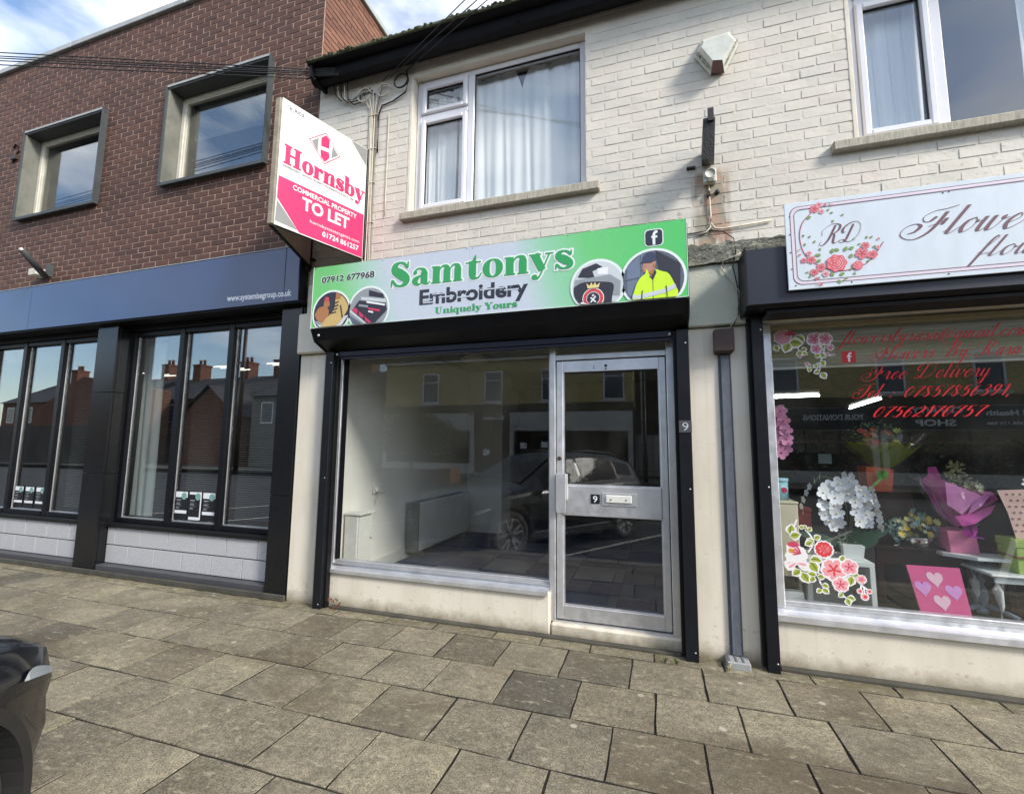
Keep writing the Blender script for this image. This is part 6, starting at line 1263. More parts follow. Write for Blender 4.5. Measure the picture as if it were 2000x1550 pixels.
part(OV, 'bow', lambda b: [b.add([gp(1723, 927, .78), gp(1723 + 12 * math.cos(a), 927 - 10 * math.sin(a), .77), gp(1723 + 12 * math.cos(a + .5), 927 - 10 * math.sin(a + .5), .79)], [(0, 1, 2)], M('lime_ribbon', srgb(110, 200, 50), .4)) for a in [k * .52 for k in range(12)]] + [b.add([gp(1720, 932, .78), gp(1726, 932, .78), gp(1700, 957, .77), gp(1693, 957, .77)], [(0, 1, 2, 3)], M('lime_ribbon'))])
tbl0 = thing('table', 'dark varnished wooden table behind the display cube carrying the orange bouquet', 'table', (1.7, .9, .3))
bx(tbl0, 'top', 1.50, 2.35, .60, 1.15, .785 - .10, .785 - .07, M_wood, .006)
for a, c in ((1.53, .63), (2.28, .63), (1.53, 1.08), (2.28, 1.08)): bx(tbl0, 'leg', a, a + .045, c, c + .045, .302, .684, M_wood, .004)
part(tbl0, 'apron', lambda b: b.box(1.56, 2.29, .635, .655, .58, .684, M_wood)); bx(tbl0, 'riser', 1.55, 1.85, .78, 1.05, .716, c0[2] - .001, M_wood, .004)
# yellow posy in silver pot
YP = thing('flower_arrangement', 'low yellow and pale green flower arrangement in a silver bowl beside the orchid', 'flower arrangement', (1.76, .66, .72)); cy_ = gp(1792, 1062, .66)
part(YP, 'bowl', lambda b: b.lathe((cy_[0], .66, cy_[2] - .03), [(.04, 0), (.07, .02), (.085, .08), (.083, .085), (.001, .08)], M('silver_bowl', (.7, .7, .68), .15, metal=1), 24))
r = random.Random(17)
for i in range(46):
    u, v = r.uniform(-1, 1), r.uniform(-1, 1)
    if u * u + v * v > 1: u *= .6; v *= .6
    mt = [M('fl_pale_yellow', srgb(216, 214, 130), .6), M('fl_cream', srgb(214, 218, 180), .6), M('fl_ice_blue', srgb(150, 190, 190), .6), M('fl_yellow', srgb(222, 190, 70), .6)][i % 4]
    part(YP, 'flower', lambda b: bloom(b, gp(1787 + u * 50, 1030 + v * 27, .64 + r.uniform(-.06, .05)), r.uniform(.016, .028), mt, M_orc, (r.uniform(-.6, .6), -1, .5), 6 if i % 3 else 8, .45, i))
foli(YP, [(1745, 1030, .66), (1830, 1035, .66), (1790, 1010, .68), (1838, 1052, .64), (1760, 1050, .66)], M('pale_blue_leaf', srgb(130, 164, 156), .6, var=.2), 130, .036, 22)
# pink bouquet on white table
M_pkc = M('pink_card', srgb(226, 130, 168), .6); M_pkw = sheer('pink_wrap', srgb(216, 110, 176), .2)
PB = thing('bouquet', 'large bouquet in mauve-pink paper on the white pedestal table', 'bouquet', (1.98, .6, .73)); e0 = gp(1868, 1074, .6)
zt_ = .705
part(PB, 'vase_box', lambda b: b.add([(e0[0] - .06, .54, zt_), (e0[0] + .10, .54, zt_), (e0[0] + .10, .70, zt_), (e0[0] - .06, .70, zt_), (e0[0] - .09, .50, zt_ + .15), (e0[0] + .065, .50, zt_ + .15), (e0[0] + .065, .72, zt_ + .15), (e0[0] - .09, .72, zt_ + .15)], [(0, 3, 2, 1), (4, 5, 6, 7), (0, 1, 5, 4), (1, 2, 6, 5), (2, 3, 7, 6), (3, 0, 4, 7)], M_pkc))
def sheetp(pts, y0, mat, nm='wrap', par=PB, th=.002):
    part(par, nm, lambda b: b.add([gp(px, py, y0 + dy) for px, py, dy in pts], [tuple(range(len(pts)))] if len(pts) < 5 else [(0, i, i + 1) for i in range(1, len(pts) - 1)], mat))
sheetp([(1868, 1030, 0), (1830, 1000, .02), (1797, 937, .10), (1812, 928, .06), (1846, 937, -.01), (1850, 965, -.02), (1915, 965, -.06), (1925, 985, -.05), (1900, 1010, -.03)], .56, M_pkw)
sheetp([(1880, 1010, 0), (1850, 968, .02), (1905, 958, .04), (1937, 960, .02), (1951, 975, -.02), (1925, 990, -.05), (1905, 1000, -.05)], .53, M_pkw)
sheetp([(1812, 912, .02), (1828, 911, -.02), (1838, 932, -.03), (1832, 940, 0), (1812, 936, .03)], .56, M('deep_pink_paper', srgb(206, 70, 160), .5))
sheetp([(1865, 1008, 0), (1898, 998, -.03), (1928, 990, -.02), (1945, 985, 0), (1935, 1003, -.02), (1905, 1022, -.03), (1880, 1028, -.02)], .50, M('deep_pink_paper', srgb(206, 70, 160), .5))
sheetp([(1846, 940, .00), (1880, 972, -.04), (1915, 966, -.05), (1880, 1005, -.06), (1850, 985, -.03)], .545, M('mauve_paper_light', srgb(226, 140, 196), .5))
sheetp([(1800, 940, .10), (1822, 955, .03), (1845, 1000, .0), (1868, 1028, -.01), (1832, 1002, .02)], .55, M('mauve_paper_dark', srgb(176, 76, 148), .5))
sheetp([(1905, 970, -.01), (1938, 963, -.01), (1915, 990, -.07), (1890, 1005, -.06)], .515, M('mauve_paper_light'))
part(PB, 'cellophane', wrap(e0[0] + .03, .58, .84, 1.16, .05, .22, glass_mat('cellophane', 1.5, (.96, .95, .96)), .2, 36, 0, 7))
part(PB, 'bow', lambda b: [b.add([gp(1895, 1035, .5), gp(1895 + 15 * math.cos(a), 1035 - 15 * math.sin(a), .47), gp(1895 + 15 * math.cos(a + .6), 1035 - 15 * math.sin(a + .6), .50)], [(0, 1, 2)], M('purple_ribbon', srgb(170, 40, 150), .35)) for a in [k * .5 for k in range(13)]] + [b.add([gp(1895, 1045, .5), gp(1898, 1050, .49), gp(1925, 1053, .47), (gp(1918, 1048, .47))], [(0, 1, 2, 3)], M('purple_ribbon'))])
r = random.Random(41)
for i in range(20): part(PB, 'flower', lambda b: bloom(b, gp(1862 + i * 2.9 + r.uniform(-4, 4), 952 + r.uniform(-8, 14), .60 + r.uniform(-.04, .06)), r.uniform(.016, .028), [M('fl_dusty_pink', srgb(206, 160, 166), .6), M('fl_cream', srgb(214, 218, 180), .6), M('fl_sage', srgb(150, 150, 110), .6)][i % 3], M_orc, (r.uniform(-.4, .4), -1, .6), 7, .4, i))
foli(PB, [(1860, 935, .62), (1880, 945, .62), (1865, 925, .62), (1905, 955, .6), (1865, 915, .62)], M('olive_sprig', srgb(130, 128, 84), .7, var=.3), 130, .03, 43)
def turned(par, nm, x, y, z0, z1, rad, mat):
    h = z1 - z0; pr = [(.9, 0), (.9, .08), (.5, .10), (.75, .16), (1.0, .28), (.95, .40), (.5, .52), (.8, .56), (.8, .60), (.45, .64), (.6, .80), (.85, .92), (.9, 1)]
    part(par, nm, lambda b: b.lathe((x, y, z0), [(rad * a, h * t) for a, t in pr], mat, 20))
WT = thing('table', 'white pedestal table with a grey turned leg', 'table', (2.1, .6, .3)); tx = 2.115
part(WT, 'top', lambda b: b.add([(tx + .25 * math.cos(R_(22.5 + 45 * i)), .60 + .20 * math.sin(R_(22.5 + 45 * i)), z) for z in (.682, .703) for i in range(8)], [tuple(range(8))[::-1], tuple(range(8, 16))] + [(i, (i + 1) % 8, (i + 1) % 8 + 8, i + 8) for i in range(8)], M_wf))
turned(WT, 'leg', tx - .01, .60, .302, .6815, .045, M('grey_blue_paint', srgb(128, 140, 150), .5, var=.1)); 
for a in (200, 320, 80): part(WT, 'foot', lambda b: b.tube([(tx, .6, .36), (tx + .12 * math.cos(R_(a)), .6 + .12 * math.sin(R_(a)), .33), (tx + .17 * math.cos(R_(a)), .6 + .17 * math.sin(R_(a)), .305)], .02, M('grey_blue_paint'), 8))
W2 = thing('table', 'small low white table with carved legs at the right edge of the florist window', 'table', (2.3, .4, .3))
bx(W2, 'top', 2.02, 2.60, .30, .62, .605, .625, M_wf, .008); part(W2, 'apron', lambda b: b.box(2.05, 2.57, .325, .34, .565, .604, M_wf, .004))
for a, c in ((2.075, .345), (2.54, .345), (2.075, .575), (2.54, .575)): part(W2, 'leg', lambda b: b.tube([(a, c, .604), (a - .012, c - .01, .52), (a + .008, c, .42), (a, c, .303)], [.026, .028, .014, .012], M_wf, 8))
bxg = thing('gift_box', 'green gift box with ribbon on the small low white table', 'box', (2.25, .45, .63)); bx(bxg, 'body', 2.195, 2.42, .36, .54, .6255, .79, M('green_card', srgb(160, 186, 96), .6), .003); bx(bxg, 'lid', 2.19, 2.425, .355, .545, .7905, .84, M('green_card'), .003); bx(bxg, 'ribbon', 2.188, 2.427, .352, .548, .722, .735, M('brown_ribbon', srgb(120, 90, 60), .5), 0)
PDt = thing('bouquet', 'bouquet in pale pink polka dot paper at the right edge', 'bouquet', (2.25, .42, .84)); M_pd = M('pale_pink_paper', srgb(224, 186, 176), .6); M_dot = flat('brown_dot', (150, 104, 96))
pw = [(1947, 957), (2010, 955), (2060, 960), (2030, 1050), (1985, 1052), (1968, 1000)]
part(PDt, 'wrap', lambda b: b.add([gp(x, y, .42) for x, y in pw] + [gp(x, y, .50) for x, y in pw], [tuple(range(6)), tuple(range(11, 5, -1))] + [(i, (i + 1) % 6, (i + 1) % 6 + 6, i + 6) for i in range(6)], M_pd))
part(PDt, 'dots', lambda b: [b.poly(disc_pts(*at(x + (6 if j % 2 else 0), y, .418), .008, n=8), .418, M_dot) for j, y in enumerate(range(965, 1040, 12)) for x in range(1966 + j * 3, 2012, 13)])
part(PDt, 'flower', lambda b: bloom(b, gp(2010, 948, .45), .05, M_or, M_orc, (0, -1, .5), 7, .5, 0))
HBd = thing('heart_board', 'pink square board painted with four pale hearts leaning in the florist window', 'board', (1.7, .2, .38))
c4 = [at(1775, 1105, .16), at(1880, 1112, .16), at(1897, 1203, .16), at(1798, 1196, .16)]
c4 = [(c4[0][0], .19, c4[0][1]), (c4[1][0], .19, c4[1][1]), (c4[2][0], .15, c4[2][1]), (c4[3][0], .15, c4[3][1])]
part(HBd, 'board', lambda b: b.add([Vector(c) for c in c4] + [Vector(c) + Vector((0, .012, 0)) for c in c4], [(0, 1, 2, 3), (7, 6, 5, 4), (0, 4, 5, 1), (1, 5, 6, 2), (2, 6, 7, 3), (3, 7, 4, 0)], flat('board_rose', (214, 88, 140))))
M_hl = flat('heart_pale', (234, 190, 206)); M_hv = flat('heart_lilac', (212, 146, 208))
def heart(par, u, v, s, mt):
    c = [Vector(x) for x in c4]; X, Z_ = (c[1] - c[0]), (c[3] - c[0]); n = X.cross(Z_).normalized(); n = n if n.y < 0 else -n; pts = []
    for i in range(24): t = i * 6.283 / 24; hx = .0625 * 16 * math.sin(t) ** 3; hy = .0625 * (13 * math.cos(t) - 5 * math.cos(2 * t) - 2 * math.cos(3 * t) - math.cos(4 * t)); pts.append(c[0] + X * (u + hx * s * .52) + Z_ * (v - hy * s * .6) + n * .002)
    part(par, 'heart', lambda b: b.add(pts, [tuple(range(24))], mt))
heart(HBd, .47, .25, .30, M_hl); heart(HBd, .19, .46, .30, M_hv); heart(HBd, .75, .50, .30, M_hv); heart(HBd, .47, .73, .30, M_hl)
crd = tag(bx(None, 'card', *sorted((at(1598, 890, 1.5)[0], at(1624, 890, 1.5)[0])), 1.5, 1.503, at(1600, 905, 1.5)[1], at(1600, 886, 1.5)[1], flat('pale_card', (150, 165, 165)), 0), 'pale card standing in the gloom behind the white orchid', 'card')
rk = thing('shelf_rack', 'dim rack of mixed flowers along the back of the florist shop', 'shelf', (2, 3.6, .3)); 
for z in (.3, .9, 1.5): bx(rk, 'shelf', .9, 5, 3.3, 3.8, z, z + .03, M_wood, 0)
foli(rk, [(x, y, 3.3) for x in range(1560, 2000, 22) for y in (905, 935, 870)], M_lv, 260, .06, 77); foli(rk, [(x, y, 3.25) for x in range(1560, 2000, 31) for y in (900, 925, 865)], M('fl_dusk', srgb(90, 58, 52), .7, var=.4), 120, .05, 78)
# ------------------------------------------------------------------ across the street (seen in the glass)
YO = -18.5
def ybrick():
    m = newmat('yellow_brick'); nt, p = principled(m, .9); g = N(nt, 'ShaderNodeNewGeometry').outputs['Position']; x, y, z = sep(nt, g)
    cb = N(nt, 'ShaderNodeCombineXYZ'); nt.links.new(fmath(nt, 'ADD', x, y), cb.inputs[0]); nt.links.new(z, cb.inputs[1])
    b = N(nt, 'ShaderNodeTexBrick'); b.inputs['Scale'].default_value = 1; b.inputs['Brick Width'].default_value = .235; b.inputs['Row Height'].default_value = .078; b.inputs['Mortar Size'].default_value = .007
    b.inputs['Color1'].default_value = (*srgb(214, 196, 132), 1); b.inputs['Color2'].default_value = (*srgb(190, 170, 112), 1); b.inputs['Mortar'].default_value = (*srgb(120, 106, 80), 1); nt.links.new(cb.outputs[0], b.inputs[0])
    nt.links.new(b.outputs[0], p.inputs['Base Color']); return m
M_yb = ybrick(); M_roof = M('slate_roof', srgb(64, 62, 64), .8, var=.25, scale=6, stretch=(1, 1, 4)); M_ob = M('orange_house_brick', srgb(112, 74, 58), .9, var=.3, scale=5, bmp=.3); M_sh = M('white_shop_board', srgb(196, 194, 186), .6, var=.08, dirt=.2); M_cn = M('sooty_cornice', srgb(92, 84, 66), .9, var=.3, dirt=.5)
sheet('pavement', -60, 40, -18.45, -15.5, .03, M('far_paving', srgb(120, 116, 106), .9, var=.2, pos=True))
OG = glass_mat('far_glass', 1.6, (.3, .32, .34))
def far_win(par, x, z0, z1, wd=1.0, hh=None):
    w = MB()
    for a in ((x - wd / 2, x - wd / 2 + .07, z0, z1), (x + wd / 2 - .07, x + wd / 2, z0, z1), (x - wd / 2 + .07, x + wd / 2 - .07, z1 - .07, z1), (x - wd / 2 + .07, x + wd / 2 - .07, z0, z0 + .07), (x - wd / 2 + .07, x + wd / 2 - .07, z0 + (z1 - z0) * .68, z0 + (z1 - z0) * .68 + .05)): w.box(a[0], a[1], YO - .06, YO + .02, a[2], a[3], M_upvc)
    o_ = w.build('window', par); MB().box(x - wd / 2 + .07, x + wd / 2 - .07, YO - .05, YO - .04, z0 + .07, z1 - .07, M('far_pane', srgb(70, 78, 88), .12)).build('pane', o_); bx(o_, 'sill', x - wd / 2 - .12, x + wd / 2 + .12, YO - .02, YO + .08, z0 - .12, z0 - .005, M_sh, 0)
def shop_row(x0, x1, lab, wins, fas, top=5.95):
    t = thing('yellow_brick_building', lab, 'building', (x0, YO, 0)); part(t, 'wall', lambda b: b.box(x0, x1, YO - 8, YO - .061, 3.4, top, M_yb)); 
    part(t, 'cornice', lambda b: (b.box(x0, x1, YO - .06, YO + .06, 3.40, 3.62, M_cn), b.box(x0, x1, YO - .06, YO + .14, 3.24, 3.38, M_cn), b.box(x0, x1, YO - .06, YO + .0, 3.63, 3.80, M_yb)))
    bx(t, 'gutter', x0, x1, YO - .05, YO + .15, top - .02, top + .10, M_sh, 0)
    part(t, 'roof', lambda b: b.prism([(YO + .1, top + .11), (YO - 4, top + 2.3), (YO - 8, top + .11)], x0, x1, M_roof))
    part(t, 'shop_interior', lambda b: (b.box(x0, x1, YO - 5, YO - 4.9, .05, 3.23, M_dark), b.box(x0, x0 + .1, YO - 4.9, YO - .1, .05, 3.23, M_dark), b.box(x1 - .1, x1, YO - 4.9, YO - .1, .05, 3.23, M_dark), b.box(x0, x1, YO - 4.9, YO - .1, 3.2, 3.23, M_dark)))
    for a, c in fas: bx(t, 'fascia', a, c, YO - .04, YO + .10, 2.25, 3.20, M_sh, 0)
    for a, c in fas:
        bx(t, 'stall_riser', a + .25, c - .25, YO - .1, YO + .02, .05, .55, M_sh, 0); MB().box(a + .25, c - .25, YO - .03, YO - .02, .56, 2.24, OG).build('pane', t)
        for q in (a, c - .22): bx(t, 'pier', q, q + .22, YO - .1, YO + .06, .05, 2.245, M_sh, 0)
        part(t, 'glazing_bar', lambda b: [b.box(a + (c - a) * k / 3 - .03, a + (c - a) * k / 3 + .03, YO - .05, YO, .56, 2.24, M_fr) for k in (1, 2)])
    for x in wins: far_win(t, x, 3.75, 5.38)
    return t
def mtext(par, text, xa, xb, z, h, mat, y=YO + .101):  # lettering on the far side faces the street
    part(par, 'lettering', lambda b: sans(b, text, None, None, 0, h, mat, .03, frame=(Vector((xb - xa, 0, 0)), Vector((0, 0, 1)), Vector((xa, y, z)), Vector((0, 1, 0)))))
o1 = shop_row(-14.6, -1.0, 'yellow brick terrace with white fascias across the street', (-11.75, -8.1, -5.0, -1.9), ((-14.6, -9.1), (-7.15, -1.05)))
bx(o1, 'dark_fascia', -9.05, -7.2, YO - .04, YO + .08, 2.25, 3.20, M_fr, 0); mtext(o1, 'Stamps', -7.45, -8.6, 2.85, .17, M_wh, YO + .082); bx(o1, 'brick_front', -9.09, -7.2, YO - .2, YO - .05, .05, 2.24, M('dark_brick_front', srgb(70, 60, 48), .9), 0)
part(o1, 'paper', lambda b: [b.box(x, x + .34, YO + .0, YO + .01, z, z + .3, M_wh) for x, z in ((-6.6, 1.35), (-5.5, 1.4), (-4.6, 1.35), (-8.6, 1.0))])
o2 = shop_row(4.6, 17.5, 'yellow brick charity shop building across the street', (9.2, 12.4, 5.4, 15.6), ((4.7, 8.6), (8.7, 17.4)))
bx(o2, 'sign_panel', 4.75, 17.3, YO + .1005, YO + .11, 2.27, 3.18, M('dark_sign', srgb(30, 34, 36), .5), 0)
M_sgn = flat('far_white_letters', (236, 238, 236))
mtext(o2, 'YOUR DONATIONS', 8.15, 5.95, 2.68, .22, M_sgn, YO + .112); mtext(o2, 'CHARITY', 11.4, 9.75, 2.92, .22, M_sgn, YO + .112); mtext(o2, 'SHOP', 11.15, 9.85, 2.42, .24, M_sgn, YO + .112); mtext(o2, 'Mental Health', 14.2, 12.1, 2.80, .20, M_sgn, YO + .112); mtext(o2, '07435 115 308', 13.4, 12.1, 2.45, .10, M_sgn, YO + .112)
hse = thing('dark_brick_building', 'tall dark brick building filling the gap between the two yellow brick terraces', 'building', (1.8, YO - 3, 0)); part(hse, 'wall', lambda b: b.box(-.98, 4.58, YO - 8, YO - 2.2, 0, 7.2, M('dark_house_brick', srgb(74, 64, 54), .9, var=.2))); part(hse, 'drainpipe', lambda b: b.tube([(-.7, YO - 2.1, .1), (-.7, YO - 2.1, 6.8)], .06, M_sh, 8)); gap = thing('boundary_wall', 'white painted side wall with metal railings between the two yellow brick buildings', 'wall', (1.8, YO, 0)); part(gap, 'wall', lambda b: b.box(-1.0, 4.6, YO - 2, YO - 1.8, .05, 2.1, M_sh)); 
for i in range(16): part(gap, 'railing', lambda b: b.box(-.9 + .35 * i, -.86 + .35 * i, YO - 1.2, YO - 1.16, .05, 3.0, M_fr))
part(gap, 'rail', lambda b: (b.box(-.95, 4.55, YO - 1.21, YO - 1.17, 2.7, 2.75, M_fr), b.box(-.95, 4.55, YO - 1.21, YO - 1.17, .3, .35, M_fr)))
lamp = thing('street_lamp', 'dark street lamp column across the road', 'street lamp', (-.45, -15.9, 0)); part(lamp, 'column', lambda b: b.tube([(-.45, -15.9, .03), (-.45, -15.9, 1.2), (-.45, -15.9, 1.25), (-.45, -15.9, 6)], [.10, .10, .06, .05], M_fr, 10)); part(lamp, 'arm', lambda b: b.tube([(-.45, -15.9, 5.95), (-.45, -15.5, 6.3), (-.45, -14.6, 6.35)], .035, M_fr, 8)); part(lamp, 'lantern', lambda b: b.box(-.55, -.35, -14.6, -14.1, 6.28, 6.38, M_grey, .02))
pl = thing('street_pole', 'tall wooden pole carrying the overhead wires across the road', 'pole', (-20.5, -14.2, 0)); part(pl, 'pole', lambda b: b.tube([(-20.5, -14.2, 0), (-20.5, -14.2, 9.5)], .12, M_wood, 10, r2=.08))
# terraced houses down the street
def house(x0, x1, y, eave, ridge, lab, mat, ch=()):
    t = thing('terraced_house', lab, 'house', (x0, y, 0)); part(t, 'wall', lambda b: b.box(x0, x1, y - 8, y, 0, eave, mat)); part(t, 'roof', lambda b: b.prism([(y + .3, eave), (y - 4, ridge), (y - 8.3, eave)], x0, x1, M_roof))
    for cx in ch:
        k = part(t, 'chimney', lambda b: (b.box(cx - .45, cx + .45, y - 4.5, y - 3.5, ridge - .8, ridge + 1.1, M_ob), b.box(cx - .5, cx + .5, y - 4.55, y - 3.45, ridge + 1.1, ridge + 1.25, M_ob)))
        for dx in (-.25, .22): part(k, 'chimney_pot', lambda b: b.lathe((cx + dx, y - 4, ridge + 1.25), [(.13, 0), (.11, .3), (.14, .45), (.10, .46)], M_ob, 10))
    for i in range(int((x1 - x0) / 2.6)):
        x = x0 + 1.3 + 2.6 * i; f = part(t, 'window', lambda b: b.box(x - .5, x + .5, y + .001, y + .03, eave - 1.8, eave - .4, M_upvc)); part(f, 'pane', lambda b: b.box(x - .42, x + .42, y + .031, y + .035, eave - 1.72, eave - .48, M('far_pane')))
    return t
house(-25.5, -15.6, -19.5, 4.6, 6.6, 'grey slate roofed house with red brick chimney stack across the street', M('grey_house_render', srgb(130, 128, 120), .9, var=.1), (-24.6, -19.2))
house(-40, -28.5, -22.0, 4.9, 7.2, 'brown terraced house with twin chimney stacks down the street', M_ob, (-38.6, -33.2, -29.6)); house(-58, -41, -22.0, 5.0, 7.4, 'furthest terraced house with a tall stack down the street', M_ob, (-55, -48, -42.5))
gh = thing('brick_outbuilding', 'orange brick gable-fronted outbuilding in front of the slate roofs', 'outbuilding', (-28, -19, 0))
def gf(b): b.prism_x = None; n = 5; p = [(-30.6, 0), (-25.8, 0), (-25.8, 3.3), (-28.2, 5.2), (-30.6, 3.3)]; b.poly(p, -18.6, M_ob, -4)
part(gh, 'wall', gf); part(gh, 'roof', lambda b: b.add([(-30.8, -18.4, 3.25), (-28.2, -18.4, 5.35), (-28.2, -22.6, 5.35), (-30.8, -22.6, 3.25), (-25.6, -18.4, 3.25), (-25.6, -22.6, 3.25)], [(0, 1, 2, 3), (1, 4, 5, 2)], M_roof))
gh2 = thing('brick_outbuilding', 'second orange brick gable wall further along the street', 'outbuilding', (-43, -19, 0)); part(gh2, 'wall', lambda b: b.poly([(-46, 0), (-36, 0), (-36, 5.5), (-41, 6.4), (-46, 4.0)], -18.6, M_ob, -3)); part(gh2, 'lean_to', lambda b: b.box(-46, -36, -18.59, -16.5, 0, 2.6, M('garage_dark', srgb(60, 54, 50), .8)))
# bush, bare tree, planter
M_bush = M('evergreen_leaf', srgb(58, 66, 30), .7, var=.45, scale=3); bu = thing('bush', 'bushy dark evergreen with an uneven crown in the road island', 'bush', (-9.0, -12, 0))
def bushf(b):
    r = random.Random(2)
    for i in range(4200):
        a, e, q = r.uniform(0, 6.28), r.uniform(-.8, 1.5), r.uniform(.35, 1) ** .5; R0 = 1.25 + .25 * math.sin(3 * a) + .2 * math.sin(5 * a + 2 * e); c = Vector((-9.0 + 1.35 * R0 * q * math.cos(a) * math.cos(e), -12 + R0 * q * math.sin(a) * math.cos(e), 1.75 + .95 * q * math.sin(e))); d = Vector((r.uniform(-1, 1), r.uniform(-1, 1), r.uniform(-1, 1))).normalized() * .12; s_ = d.cross(Vector((r.uniform(-1, 1), .3, 1))).normalized() * .055; b.add([c, c + d * .5 + s_, c + d, c + d * .5 - s_], [(0, 1, 2, 3)], M_bush)
stuff(part(bu, 'crown', bushf)); part(bu, 'trunk', lambda b: b.tube([(-9, -12, 0), (-9.05, -12, .7), (-8.95, -12, 1.6)], .08, M_wood, 8, r2=.04))
pln = thing('planter', 'long low brick planter with an orange end block under the bush', 'planter', (-9, -12, 0)); bx(pln, 'bed', -10.6, -7.8, -12.5, -11.6, 0, .55, M('planter_grey', srgb(110, 104, 92), .9), .02); bx(pln, 'end_block', -7.78, -7.2, -12.5, -11.6, 0, .6, M('planter_orange', srgb(130, 88, 60), .9), .02)
bt = thing('bare_tree', 'leafless young street tree with thin spreading branches', 'tree', (-6.3, -13.5, 0)); part(bt, 'trunk', lambda b: b.tube([(-6.3, -13.5, 0), (-6.28, -13.5, 1.5), (-6.35, -13.5, 2.4)], .05, M_wood, 8, r2=.03))
def twigs(b):
    r = random.Random(4)
    def br(p, d, l, rad, k):
        q = p + d * l; m = p + d * l * .5 + Vector((r.uniform(-.05, .05), r.uniform(-.05, .05), .03)); b.tube([p, m, q], rad, M_wood, 4, r2=rad * .6)
        if k:
            for _ in range(3): br(q if _ else m, (d + Vector((r.uniform(-.8, .8), r.uniform(-.8, .8), r.uniform(-.2, .6)))).normalized(), l * .7, rad * .6, k - 1)
    for i in range(5): br(Vector((-6.3, -13.5, 1.5 + .2 * i)), Vector((math.cos(i * 1.3), math.sin(i * 1.3) * .6, .9)).normalized(), .8, .022, 3)
part(bt, 'branches', twigs)
# ------------------------------------------------------------------ parked car
def carpaint():
    m = newmat('black_car_paint'); nt, p = principled(m, .3, .0, spec=.3, coat=.45); p.inputs['Base Color'].default_value = (.005, .006, .010, 1); return m
M_cp = carpaint(); M_pl = M('grey_plastic_cladding', srgb(40, 40, 40), .55, var=.12, scale=20); M_ty = M('tyre_rubber', (.075, .073, .068), .85, var=.3, scale=20); M_rim = M('machined_alloy', (.85, .85, .86), .25, metal=.9); M_rk = M('rim_black', (.01, .01, .011), .3); M_cg = M('car_glass', (.010, .012, .015), .08, spec=.12); M_hlm = M('headlight_glass', srgb(196, 204, 210), .06, metal=.3, spec=.8)
ST = [(0, .66, .80, .52, .98, .40), (.06, .80, .95, .60, 1.16, .34), (.35, .88, 1.01, .63, 1.36, .26), (.9, .915, 1.02, .63, 1.47, .22), (1.6, .92, 1.0, .62, 1.515, .21), (2.1, .92, .985, .60, 1.50, .21), (2.45, .92, .975, .60, 1.43, .21), (2.9, .92, .965, .66, 1.18, .21), (3.2, .918, .955, .72, 1.035, .21), (3.6, .912, .92, .72, .985, .22), (3.95, .895, .86, .68, .92, .24), (4.15, .86, .79, .62, .86, .25), (4.25, .79, .71, .56, .78, .27), (4.30, .70, .62, .50, .69, .32)]
def stn(x):
    for a, c in zip(ST, ST[1:]):
        if a[0] <= x <= c[0]: t = (x - a[0]) / (c[0] - a[0]); t2 = t; return [p + (q - p) * t2 for p, q in zip(a, c)]
    return list(ST[-1])
def sec(x):
    _, w_, zs, wt, zt, zb = stn(x); h = zt - zs
    return [(0, zb), (w_ * .80, zb), (w_ * .96, zb + .10), (w_ * .995, .48), (w_ * .985, .58), (w_, .66), (w_ * .995, zs - .12), (w_ * .965, zs - .02), (w_ * .93, zs), (wt + (w_ * .93 - wt) * .45, zs + h * .55), (wt + .02, zt - min(.06, h * .4)), (wt * .93, zt - .012), (wt * .6, zt + .012), (0, zt + .02)]
def carbody():
    bm = bmesh.new(); xs = []; n = 56
    for i in range(n + 1): xs.append(4.30 * i / n)
    rings = []
    for x in xs:
        s_ = sec(x); r_ = [bm.verts.new((x, y, z)) for y, z in s_] + [bm.verts.new((x, -y, z)) for y, z in s_[-2:0:-1]]; rings.append(r_)
    m = len(rings[0])
    for a, c in zip(rings, rings[1:]):
        for k in range(m): bm.faces.new((a[k], a[(k + 1) % m], c[(k + 1) % m], c[k]))
    bm.faces.new(rings[0][::-1]); bm.faces.new(rings[-1]); bmesh.ops.recalc_face_normals(bm, faces=bm.faces)
    me = bpy.data.meshes.new('body'); bm.to_mesh(me); bm.free(); me.materials.append(M_cp)
    o = bpy.data.objects.new('body', me); COL.objects.link(o); cut = []
    for ax in (.87, 3.55):
        for sy in (-1, 1):
            c = MB(); c.lathe((ax, sy * .62, .345), [(.40, 0), (.40, sy * .5)], M_rk, 36, 'y'); k = c.build('cut'); cut.append(k); md = o.modifiers.new('b', 'BOOLEAN'); md.operation = 'DIFFERENCE'; md.object = k; md.solver = 'EXACT'
    dg = bpy.context.evaluated_depsgraph_get(); dg.update(); me2 = bpy.data.meshes.new_from_object(o.evaluated_get(dg)); o.modifiers.clear(); o.data = me2
    for k in cut: bpy.data.objects.remove(k)
    me2.polygons.foreach_set('use_smooth', [True] * len(me2.polygons))
    try: me2.set_sharp_from_angle(angle=R_(50))
    except Exception: pass
    return o
CR = thing('parked_car', 'glossy black crossover car with grey wheel arches parked nose-in', 'car', (0, 0, 0))
cbod = carbody(); cbod.parent = CR
def ring(ax, sy, r0, r1, y0, y1, a0, a1, mat, b, n=26):
    vs = []
    for i in range(n + 1):
        a = R_(a0 + (a1 - a0) * i / n); c, s_ = math.cos(a), math.sin(a)
        vs += [(ax + r0 * c, sy * y0, .345 + r0 * s_), (ax + r0 * c, sy * y1, .345 + r0 * s_), (ax + r1 * c, sy * y1, .345 + r1 * s_), (ax + r1 * c, sy * y0, .345 + r1 * s_)]
    b.add(vs, [(4 * i + k, 4 * i + (k + 1) % 4, 4 * i + 4 + (k + 1) % 4, 4 * i + 4 + k) for i in range(n) for k in range(4)], mat, False)
